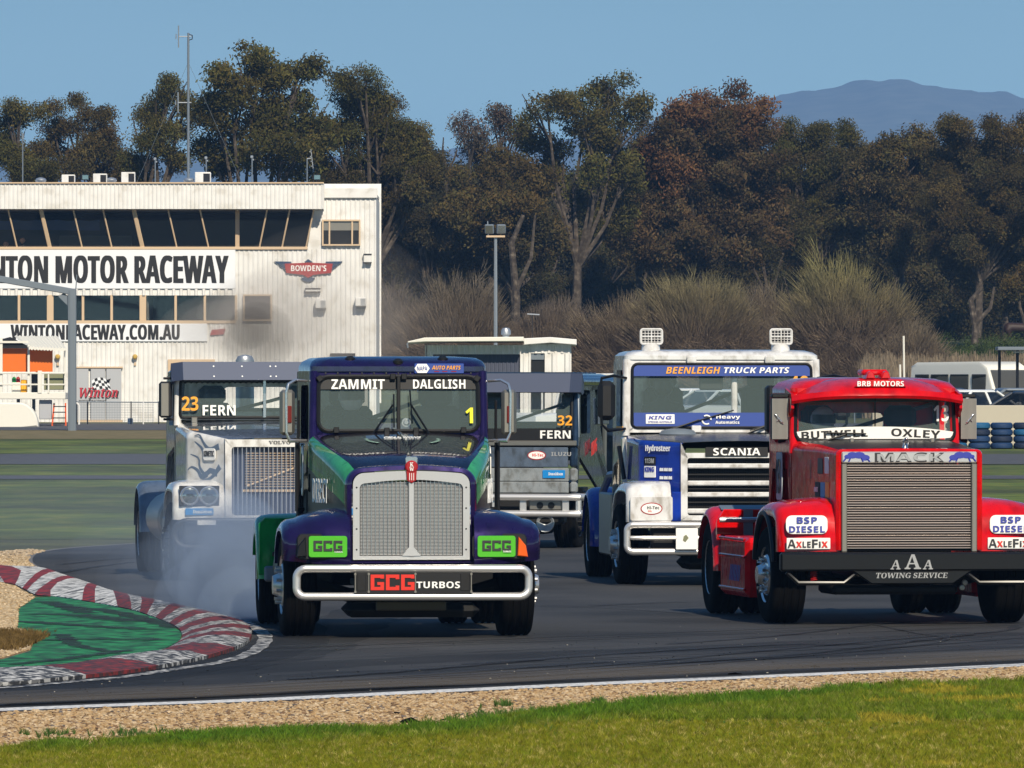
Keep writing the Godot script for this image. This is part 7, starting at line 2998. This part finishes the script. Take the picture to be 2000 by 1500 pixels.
	for k in 30:
		var a := []
		for i in 5:
			a.append(Vector3(-1.04 + k * .07 + i * .0175, 2.53 - .04 * sin(i * PI / 4), -1.1))
		b.tube(a, .006, 4)
	stuff(put(b, "fringe", M.black_trim, t))
	words(t, "23", Vector3(-.95, 2.23, -1.085), .21, .18, M.letter_orange, -.09)
	words(t, "FERN", Vector3(-.58, 2.145, -1.078), .42, .13, M.letter_white, -.09)
	b = B.new()
	b.box(Vector3(0, 2.3, -1.09), Vector3(.04, .5, .03), .006)
	put(b, "windscreen_divider", M.chrome, t)
	b = B.new()
	b.box(Vector3(-.9, 2.02, -1.02), Vector3(.08, .08, .06), .01)
	put(b, "cowl_bracket", M.stainless_dull, t)
	driver(t, "driver in dark suit at the wheel of the white truck", Vector3(-.58, 1.54, -1.9), M.black_satin)
	b = B.new()
	b.x = T(Vector3(-.12, 2.75, -2.7))
	b.lathe([Vector2(.12, -1.2), Vector2(.12, .03), Vector2(.09, .09), Vector2(0, .11)], 16)
	put(b, "air_intake", M.galvanised, t)
	for m in [-1, 1]:
		var mr := Node3D.new()
		hang(mr, "side_mirror", t)
		b = B.new()
		b.box(Vector3(m * 1.255, 2.28, -1.15), Vector3(.17, .46, .12), .03)
		put(b, "mirror_shell", M.dark_steel, mr)
		b = B.new()
		b.box(Vector3(m * 1.27, 2.28, -1.085), Vector3(.1, .42, .02), .006)
		put(b, "mirror_face", M.stainless_dull, mr)
		b = B.new()
		b.tube([Vector3(m * 1.1, 2.55, -1.2), Vector3(m * 1.28, 2.55, -1.15)], .018, 6)
		b.tube([Vector3(m * 1.1, 2.03, -1.2), Vector3(m * 1.28, 2.03, -1.15)], .018, 6)
		put(b, "mirror_arm", M.dark_steel, mr)
		b = B.new()
		b.x = T(Vector3(m * 1.0, .75, -2.7), PI / 2)
		b.lathe([Vector2(0, -1.1), Vector2(.3, -1.1), Vector2(.33, -1.06), Vector2(.33, 1.06), Vector2(.3, 1.1), Vector2(0, 1.1)], 20)
		put(b, "fuel_tank", M.stainless_dull, t)
		b = B.new()
		b.box(Vector3(m * 1.1, .55, -1.3), Vector3(.35, .5, .5), .03)
		put(b, "cab_step", M.stainless_dull, t)
		put(fender(m, .6, 1.37, arc_path(-4.9, .55, .66, 0, 172), .01, .1), "rear_guard", M.slate, t)

# ----- dark cab-over truck at the back
func build_truck_grey() -> void:
	var t := truck("racing_truck", "dark grey cab over racing truck with long cab, hindmost of the field", -.04, -123.0, -10.0)
	chassis(t, .8, -3.6, -4.4)
	for m in [-1, 1]:
		wheel(t, "front_wheel", Vector3(m * .92, .48, 0), m, .48, .34, true, M.dark_steel, -.05)
		wheel(t, "rear_wheel", Vector3(m * .95, .48, -3.6), m, .48, .3, false, M.dark_steel)
	cab(t, {"zf": .9, "zb": -2.4, "hf": 1.19, "hb": 1.2, "y0": .85, "cowl": 1.57, "y1": 2.5, "slant": .12, "ws": [1.1, 1.78, 2.44, .06], "side": [.25, 1.75, 1.15, 2.4], "rear": [.62, 1.92, 2.36], "front": M.midnight, "flank": M.midnight, "top": M.midnight,
		"roof": [[0, 0, 0], [.06, 0, .0], [.12, .05, .1], [.15, .16, .25]]})
	var b := B.new()
	for k in 7:
		b.box(Vector3(0, 2.655, .2 - k * .4), Vector3(1.9, .03, .08), .012)
	put(b, "roof_ribs", M.midnight, t)
	b = B.new()
	b.loft([to3(rrect(2.2, .02, .008, 1), 0), to3(rrect(2.2, .02, .008, 1), .38)], true, true, true)
	var rings := []
	for q in [[.82, 2.5], [.97, 2.65], [1.1, 2.37], [1.085, 2.36], [.95, 2.63], [.80, 2.49]]:
		var ring := PackedVector3Array()
		for x in [-1.24, -1.1, -1.05, 0, 1.05, 1.1, 1.24]:
			ring.push_back(Vector3(x, q[1], q[0] - (.2 if absf(x) > 1.15 else 0.0)))
		rings.append(ring)
	b = B.new()
	b.loft(rings, false)
	put(b, "sun_visor", M.visor_grey, t)
	for m in [-1, 1]:
		b = B.new()
		b.x = Transform3D(Basis(Vector3(0, 0, 1), Vector3.UP, Vector3(-1, 0, 0)), Vector3(m * 1.215, 0, 0))
		b.prism(v2([.60, 2.5, .77, 2.64, .89, 2.37, .72, 2.33, .60, 2.36]), -.02, .02)
		put(b, "visor_cheek", M.visor_grey, t)
		b = B.new()
		b.tube([Vector3(m * 1.145, 2.52, .72), Vector3(m * 1.145, 2.53, -2.38)], .075, 10)
		put(b, "roof_edge", M.midnight, t)
	b = B.new()
	b.box(Vector3(0, 1.735, .905), Vector3(2.2, .19, .03), .008)
	put(b, "lower_strip", M.black_trim, t)
	words(t, "FERN", Vector3(.86, 1.74, .925), .46, .12, M.letter_white)
	words(t, "32", Vector3(1.0, 1.95, .905), .22, .15, M.letter_orange, -.13)
	b = B.new()
	b.box(Vector3(0, 1.61, .91), Vector3(2.36, .08, .05), .012)
	put(b, "trim_strip", M.stainless_dull, t)
	for q in [[1.4, .3, "slate"], [1.14, .2, "slate_light"], [.95, .17, "slate_light"]]:
		b = B.new()
		b.box(Vector3(0, q[1] * 0.0 + q[0], .915), Vector3(2.1 if q[0] > 1.3 else 2.12, q[1], .05), .012)
		put(b, "front_panel", M[q[2]], t)
		for m in [-1, 1]:
			b = B.new()
			b.box(Vector3(m * 1.13, q[0], .87), Vector3(.12, q[1], .1), .03)
			put(b, "corner_panel", M[q[2]] if q[0] < 1.2 else M.midnight, t)
	b = B.new()
	var el := PackedVector2Array()
	for i in 24:
		el.push_back(Vector2(.58 + cos(TAU * i / 24) * .14, 1.43 + sin(TAU * i / 24) * .07))
	b.prism(el, .94, .944)
	var s := put(b, "oval_sticker", M.logo_red, t)
	b = B.new()
	el.clear()
	for i in 24:
		el.push_back(Vector2(.58 + cos(TAU * i / 24) * .125, 1.43 + sin(TAU * i / 24) * .056))
	b.prism(el, .9442, .947)
	put(b, "oval_centre", M.sticker_white, s)
	words(s, "Hi-Tec", Vector3(.6, 1.435, .949), .17, .045, M.letter_red)
	words(t, "ILUZU", Vector3(.95, 1.45, .945), .3, .06, M.letter_silver)
	var p := plate(t, "sticker", Vector3(.84, 1.15, .957), .34, .12, .01, M.sticker_blue)
	words(p, "Donaldson", Vector3(.87, 1.155, .961), .22, .045, M.letter_white, 0, 0, "Droid Serif")
	# bumper bars
	for y in [.81, .565]:
		b = B.new()
		b.tube([Vector3(-1.3, y, .98), Vector3(-1.2, y, 1.2), Vector3(-1.1, y, 1.24), Vector3(1.1, y, 1.24), Vector3(1.25, y, 1.2), Vector3(1.36, y, .98)], .05, 10)
		put(b, "bumper_bar", M.brushed, t)
	b = B.new()
	b.tube([Vector3(1.25, .57, 1.18), Vector3(1.25, .81, 1.18)], .045, 8)
	b.tube([Vector3(-1.2, .57, 1.18), Vector3(-1.2, .81, 1.18)], .045, 8)
	put(b, "bumper_end", M.brushed, t)
	for x in [-.5, .0, .42, 1.06]:
		b = B.new()
		b.box(Vector3(x, .69, 1.2), Vector3(.1, .24, .05), .01)
		put(b, "bumper_upright", M.brushed, t)
	for x in [-.8, .75]:
		b = B.new()
		b.box(Vector3(x, .69, 1.14), Vector3(.5, .16, .06), .02)
		var lp := put(b, "lamp_plate", M.stainless_dull, t)
		for k in [-.08, .09]:
			b = B.new()
			b.x = T(Vector3(x + k, .69, 1.172), PI / 2)
			b.lathe([Vector2(.05, -.01), Vector2(.05, .01), Vector2(0, .012)], 16)
			put(b, "lamp_hole", M.black_satin, lp)
	b = B.new()
	b.box(Vector3(0, .6, .85), Vector3(2.0, .4, .3), .04)
	b.box(Vector3(.1, .35, .2), Vector3(1.2, .2, .9), .08)
	put(b, "under_tray", M.chassis, t)
	b = B.new()
	b.x = T(Vector3(.72, .42, .95), PI / 2)
	b.lathe([Vector2(.08, -.1), Vector2(.14, .06), Vector2(.13, .07), Vector2(0, .0)], 16)
	put(b, "air_horn", M.galvanised, t)
	for m in [-1, 1]:
		b = B.new()
		b.box(Vector3(m * 1.215, 2.08, -1.3), Vector3(.03, .4, .9), .01)
		put(b, "side_panel", M.slate, t)
		b = B.new()
		b.tube([Vector3(m * 1.18, 1.7, .84), Vector3(m * 1.17, 2.42, .76)], .03, 8)
		put(b, "corner_trim", M.galvanised, t)
	b = B.new()
	b.text("KING", T(Vector3(1.235, 1.55, -.35), 0, PI / 2, .15), .5, .2, "Droid Sans", 700, .2)
	put(b, "lettering", M.letter_red, t)
	driver(t, "driver behind the dark truck's windscreen", Vector3(-.6, 1.5, -.6), M.black_satin)

# ---------- tyre smoke ----------
func build_smoke() -> void:
	var o := thing("tyre_smoke", "bluish white tyre smoke behind the purple truck's green rear guard", "smoke", Vector3.ZERO)
	var list := []
	# px, py, distance, radii in metres, density
	for q in [[475, 1190, 86, .5, .45, .8, .16], [455, 1150, 87, .6, .6, 1.0, .16], [440, 1090, 88, .7, .75, 1.2, .14], [425, 1170, 89, .7, .5, 1.3, .12], [415, 1060, 90, .8, .7, 1.4, .07], [480, 1110, 87, .5, .8, .9, .13], [385, 1130, 91, .9, .6, 1.4, .035],
		[480, 1040, 88, .8, .9, 1.2, .07], [360, 1070, 94, 1.3, 1.0, 2.0, .006], [450, 1010, 92, 1.0, 1.1, 2.0, .014], [500, 1200, 85, .3, .3, .5, .2], [465, 1075, 87, .45, .5, .8, .12], [325, 1130, 92, .8, .45, 1.4, .03], [280, 1085, 96, .9, .5, 1.6, .02], [90, 1020, 122, 5.0, .7, 7.0, .006], [230, 1000, 118, 3.0, 1.0, 6.0, .010]]:
		list.append(q)
	# small curls inside the plume
	var sg := RandomNumberGenerator.new()
	sg.seed = 9
	for i in 26:
		var u := sg.randf()
		list.append([lerpf(495, 415, u) + sg.randfn(0, 14), lerpf(1205, 1075, u) + sg.randfn(0, 18), lerpf(85.5, 89.0, u), sg.randf_range(.12, .3) + u * .12, sg.randf_range(.1, .24) + u * .1, sg.randf_range(.2, .4), sg.randf_range(.12, .32)])
	for q in list:
		var f := FogVolume.new()
		f.shape = RenderingServer.FOG_VOLUME_SHAPE_ELLIPSOID
		f.size = Vector3(q[3], q[4], q[5]) * 2.0
		var m := FogMaterial.new()
		m.albedo = Color(.78, .87, 1.0)
		m.density = q[6] * (1.9 if q[2] < 89.5 else 1.0)
		f.material = m
		hang(f, "smoke_puff", o)
		f.position = Vector3((q[0] - 1000.0) / F * q[2], EYE + (HY - q[1]) / F * q[2], -q[2])
	# exhaust haze over the white truck
	var e := thing("exhaust_haze", "faint brown exhaust haze drifting over the white truck's cab", "smoke")
	for q in [[505, 660, 112, .5, .5, 1.0, .1, .35], [490, 640, 112, .3, .3, .6, .12, .3], [560, 640, 114, 1.0, .9, 2.0, .03, .92], [470, 650, 116, 1.2, .6, 2.0, .03, .9], [600, 640, 120, 1.5, 1.0, 2.0, .022, .97], [520, 615, 118, 1.0, .6, 2.0, .03, .92], [440, 640, 118, .7, .4, 1.5, .035, .92], [640, 590, 124, 1.6, 1.2, 2.5, .009, .97], [760, 650, 126, 1.2, .7, 2.0, .007, .95]]:
		var f := FogVolume.new()
		f.shape = RenderingServer.FOG_VOLUME_SHAPE_ELLIPSOID
		f.size = Vector3(q[3], q[4], q[5]) * 2.0
		var m := FogMaterial.new()
		m.albedo = Color(q[7], q[7] * .95, q[7] * .90)
		m.density = q[6] * 2.6
		f.material = m
		hang(f, "haze_puff", e)
		f.position = Vector3((q[0] - 1000.0) / F * q[2], EYE + (HY - q[1]) / F * q[2], -q[2])

# ---------- foreground ----------
func build_foreground() -> void:
	var g := RandomNumberGenerator.new()
	g.seed = 12
	# pebbles
	var peb := []
	for k in 3:
		var b := B.new()
		var rings := []
		for i in 5:
			var a := PI * i / 4.0 - PI / 2
			var ring := PackedVector3Array()
			for j in 6:
				var c := TAU * j / 6 + i * .4
				var r := cos(a) * g.randf_range(.75, 1.1)
				ring.push_back(Vector3(cos(c) * r, sin(a) * .6, sin(c) * r * .8))
			rings.append(ring)
		b.loft(rings)
		peb.append(b.mesh())
	# nearest distance of the track's edge at x
	var edge := func(x: float) -> float:
		for i in edge_near.size() - 1:
			if edge_near[i + 1].x >= x:
				var u: float = (x - edge_near[i].x) / maxf(edge_near[i + 1].x - edge_near[i].x, 1e-5)
				return -lerpf(edge_near[i].z, edge_near[i + 1].z, u)
		return 90.0
	var turf_line := pix([-200, 1486, 0, 1478, 300, 1462, 600, 1446, 900, 1430, 1010, 1415, 1100, 1410, 1300, 1386, 1500, 1376, 1620, 1360, 1750, 1348, 2000, 1340, 2200, 1334])
	var turf := func(x: float) -> float:
		for i in turf_line.size() - 1:
			if turf_line[i + 1].x >= x:
				var u: float = (x - turf_line[i].x) / maxf(turf_line[i + 1].x - turf_line[i].x, 1e-5)
				return -lerpf(turf_line[i].z, turf_line[i + 1].z, clampf(u, 0, 1))
		return 66.0
	var edge_noise := FastNoiseLite.new()
	edge_noise.frequency = .35
	edge_noise.fractal_octaves = 4
	var bins := [[], [], []]
	var tones := [[], [], []]
	for i in 110000:
		var x := g.randf_range(-5.5, 6.5)
		var a: float = turf.call(x) - .7
		var z: float = edge.call(x) - .14
		var d := lerpf(a, z, g.randf())
		if absf(x) > d * .068:
			continue
		# thinning out towards the asphalt and under the turf
		if g.randf() > .35 + .65 * clampf((z - d) / .5, 0, 1):
			continue
		var s := pow(g.randf(), 2.0) * .019 + .009
		var k := g.randi() % 3
		bins[k].append(Transform3D(Basis.from_euler(Vector3(g.randf_range(-.5, .5), g.randf() * TAU, g.randf_range(-.5, .5))).scaled(Vector3(s, s * g.randf_range(.6, 1.0), s * g.randf_range(.8, 1.2))), Vector3(x, .004 + s * .25, -d)))
		var t := g.randf()
		var c := Color(.36, .23, .105).lerp(Color(.62, .5, .34), t * t) if t < .86 else Color(.17, .1, .05)
		if g.randf() < .04:
			c = Color(.12, .1, .09)
		tones[k].append(c * g.randf_range(.8, 1.1))
	# the same stones inside the corner
	for patch in patches:
		var poly := PackedVector2Array()
		for p in patch:
			poly.push_back(Vector2(p.x, p.z))
		for i in 16000:
			var p: Vector3 = at(g.randf_range(-60, 95), g.randf_range(1074, 1296))
			if not Geometry2D.is_point_in_polygon(Vector2(p.x, p.z), poly):
				continue
			var s := g.randf_range(.012, .034)
			bins[0].append(Transform3D(Basis.from_euler(Vector3(0, g.randf() * TAU, 0)).scaled(Vector3(s, s * .8, s)), p + Vector3.UP * .01))
			tones[0].append(Color(.40, .27, .13).lerp(Color(.6, .48, .32), g.randf()) * g.randf_range(.6, 1.1))
	for k in 3:
		stuff(tag(multi(peb[k], bins[k], tones[k], "gravel_stones", M.pebble), "loose tan gravel stones beside the track", "gravel", "loose gravel stones"))
	# grass tufts
	var tufts := []
	for k in 3:
		var b := B.new()
		for i in 9:
			var p := Vector3(g.randfn(0, .03), 0, g.randfn(0, .03))
			var h := g.randf_range(.6, 1.0)
			var lean := Vector3(g.randfn(0, .25), 0, g.randfn(0, .25)) * h
			var sd := Vector3(g.randf_range(-1, 1), 0, g.randf_range(-.5, .5)).normalized() * .035
			var m := p + lean * .4 + Vector3.UP * h * .6
			b.quad(p - sd, p + sd, m + sd * .7, m - sd * .7)
			b.tri(m - sd * .7, m + sd * .7, p + lean + Vector3.UP * h)
		tufts.append(b.mesh())
	var tb := [[], [], []]
	var tc := [[], [], []]
	for i in 150000:
		var x := g.randf_range(-5.2, 6.2)
		var hi: float = turf.call(x)
		var d := lerpf(49.5, hi + .5, g.randf())
		if absf(x) > d * .067:
			continue
		var nz := edge_noise.get_noise_2d(x * 3.0, d * 3.0)
		if d > hi + nz * .9 - .05:
			continue
		var far: float = hi - d
		var lush := clampf(1.0 - absf(far - .7) / 1.4 + edge_noise.get_noise_2d(x * 1.5 + 40, d * .6) * 1.5, 0, 1)
		if d > 58.5:
			lush = maxf(lush, .55)
		var h := g.randf_range(.035, .08) * (1.0 + lush * .7)
		if far < .5:
			h *= 1.15
		var k := g.randi() % 3
		tb[k].append(Transform3D(Basis.from_euler(Vector3(0, g.randf() * TAU, 0)).scaled(Vector3(h * 1.3, h, h * 1.3)), Vector3(x, 0, -d)))
		var dry := Color(.235, .215, .02).lerp(Color(.135, .18, .012), g.randf())
		if g.randf() < .12:
			dry = Color(.38, .32, .1)
		var c := dry.lerp(Color(.064, .15, .014), lush * g.randf_range(.75, 1.0))
		if x > 2.5 and edge_noise.get_noise_2d(x * 2.0, d * 1.2 + 90) > .28:
			c = Color(.3, .26, .03)
		tc[k].append(c * g.randf_range(.6, 1.35))
	# loose tufts and islands in the gravel
	for isl in [[1040, 1415, .55, .5, 700], [1100, 1405, .5, .35, 450], [985, 1382, .06, .05, 30], [1515, 1365, .2, .14, 90], [1170, 1376, .05, .05, 20], [280, 1440, .3, .2, 60], [430, 1445, .25, .15, 50], [340, 1470, .4, .2, 120], [620, 1432, .2, .15, 40], [100, 1440, .2, .15, 25]]:
		var c0 := at(isl[0], isl[1])
		for i in isl[4]:
			var h := g.randf_range(.04, .09)
			var k := g.randi() % 3
			tb[k].append(Transform3D(Basis.from_euler(Vector3(0, g.randf() * TAU, 0)).scaled(Vector3(h * 1.3, h, h * 1.3)), c0 + Vector3(g.randfn(0, isl[2] * .5), 0, g.randfn(0, isl[3] * 1.6))))
			tc[k].append(Color(.07, .14, .03) * g.randf_range(.6, 1.3))
	for k in 3:
		stuff(tag(multi(tufts[k], tb[k], tc[k], "grass", M.leaf), "short grass of the foreground verge, green at the gravel and drier nearer", "grass", "verge grass"))
	# clover-like broad leaves
	var lb := B.new()
	for i in 6:
		var a := TAU * i / 6
		var c := Vector3(cos(a) * .6, .4 + .2 * sin(i * 2.3), sin(a) * .6)
		var s := Vector3(-sin(a), 0, cos(a)) * .28
		lb.quad(Vector3.ZERO + Vector3.UP * .2, c - s, c * 1.5, c + s)
	var where := []
	var cols := []
	for isl in [[1480, 1402, .8, 3.4, 420], [1620, 1404, .9, 3.0, 420], [810, 1472, .3, 2.0, 110], [1800, 1385, .6, 2.4, 260]]:
		var c0 := at(isl[0], isl[1])
		for i in isl[4]:
			var h := g.randf_range(.018, .034)
			where.append(Transform3D(Basis.from_euler(Vector3(0, g.randf() * TAU, 0)).scaled(Vector3.ONE * h), c0 + Vector3(g.randfn(0, isl[2] * .5), .03, g.randfn(0, isl[3] * .5))))
			cols.append(Color(.085, .155, .03) * g.randf_range(.7, 1.5))
	stuff(tag(multi(lb.mesh(), where, cols, "clover", M.leaf), "broad leaved clover patches among the verge grass", "clover"))
	# brown trampled mound inside the corner
	where = []
	cols = []
	var c1 := at(25, 1258)
	for i in 9000:
		var p := Vector3(g.randfn(-.35, .28), 0, g.randfn(0, 1.1))
		if p.x > .22:
			continue
		var h := g.randf_range(.04, .1)
		where.append(Transform3D(Basis.from_euler(Vector3(0, g.randf() * TAU, 0)).scaled(Vector3(h * 1.5, h, h * 1.5)), c1 + p))
		cols.append(Color(.16, .105, .04) * g.randf_range(.5, 1.3))
	stuff(tag(multi(tufts[0], where, cols, "dead_grass", M.leaf), "brown dead grass inside the corner left of the green paint", "grass"))
	# crumbs of rubber and white chips on the track
	where = []
	var white := []
	for i in 420:
		var px := g.randf_range(-50, 2050)
		var e2 := lerpf(1392, 1303, px / 2000.0)
		var p := at(px, e2 - 8 - absf(g.randfn(0, 42)))
		var s := g.randf_range(.0025, .006)
		var tr := Transform3D(Basis.from_euler(Vector3(0, g.randf() * TAU, 0)).scaled(Vector3(s * g.randf_range(1, 2.6), s, s)), p + Vector3.UP * (.014 + s * .3))
		if i % 7 == 0:
			white.append(tr)
		else:
			where.append(tr)
	stuff(tag(multi(peb[0], where, [], "rubber_crumbs", M.rubber), "black rubber crumbs scattered over the near asphalt", "rubber crumbs"))
	stuff(tag(multi(peb[1], white, [], "stone_chips", M.concrete), "pale stone chips scattered over the near asphalt", "stone chips"))
	var names := ["in the gravel below the leading truck", "in the gravel below the red truck's near wheel", "on the gravel at the picture's right", "lying on the asphalt below the blue truck", "in the gravel at the lower left", "on the gravel beside the grass tongue", "on the asphalt under the red truck's bumper", "at the gravel's edge near the right corner"]
	var spots := [[803, 1417, .13, .05], [1118, 1386, .09, .03], [1720, 1341, .1, .035], [1436, 1318, .12, .018], [775, 1396, .16, .02], [875, 1410, .1, .025], [1593, 1304, .08, .018], [1605, 1366, .11, .025]]
	for i in spots.size():
		var q: Array = spots[i]
		var o := thing("rubber_scrap", "torn black rubber scrap " + names[i], "rubber scrap", at(q[0], q[1]), g.randf_range(-.5, .5), "scraps of tyre rubber")
		var b := B.new()
		nets(b, [[Vector3(-q[2] * .5, q[3] * .4, 0), Vector3(0, q[3] * .7, .01), q[3] * .4, q[3] * .55], [Vector3(0, q[3] * .6, .01), Vector3(q[2] * .5, q[3] * .3, -.01), q[3] * .5, q[3] * .3]], maxf(q[3] * .22, .006), q[3] * .2)
		put(b, "scrap", M.rubber, o)
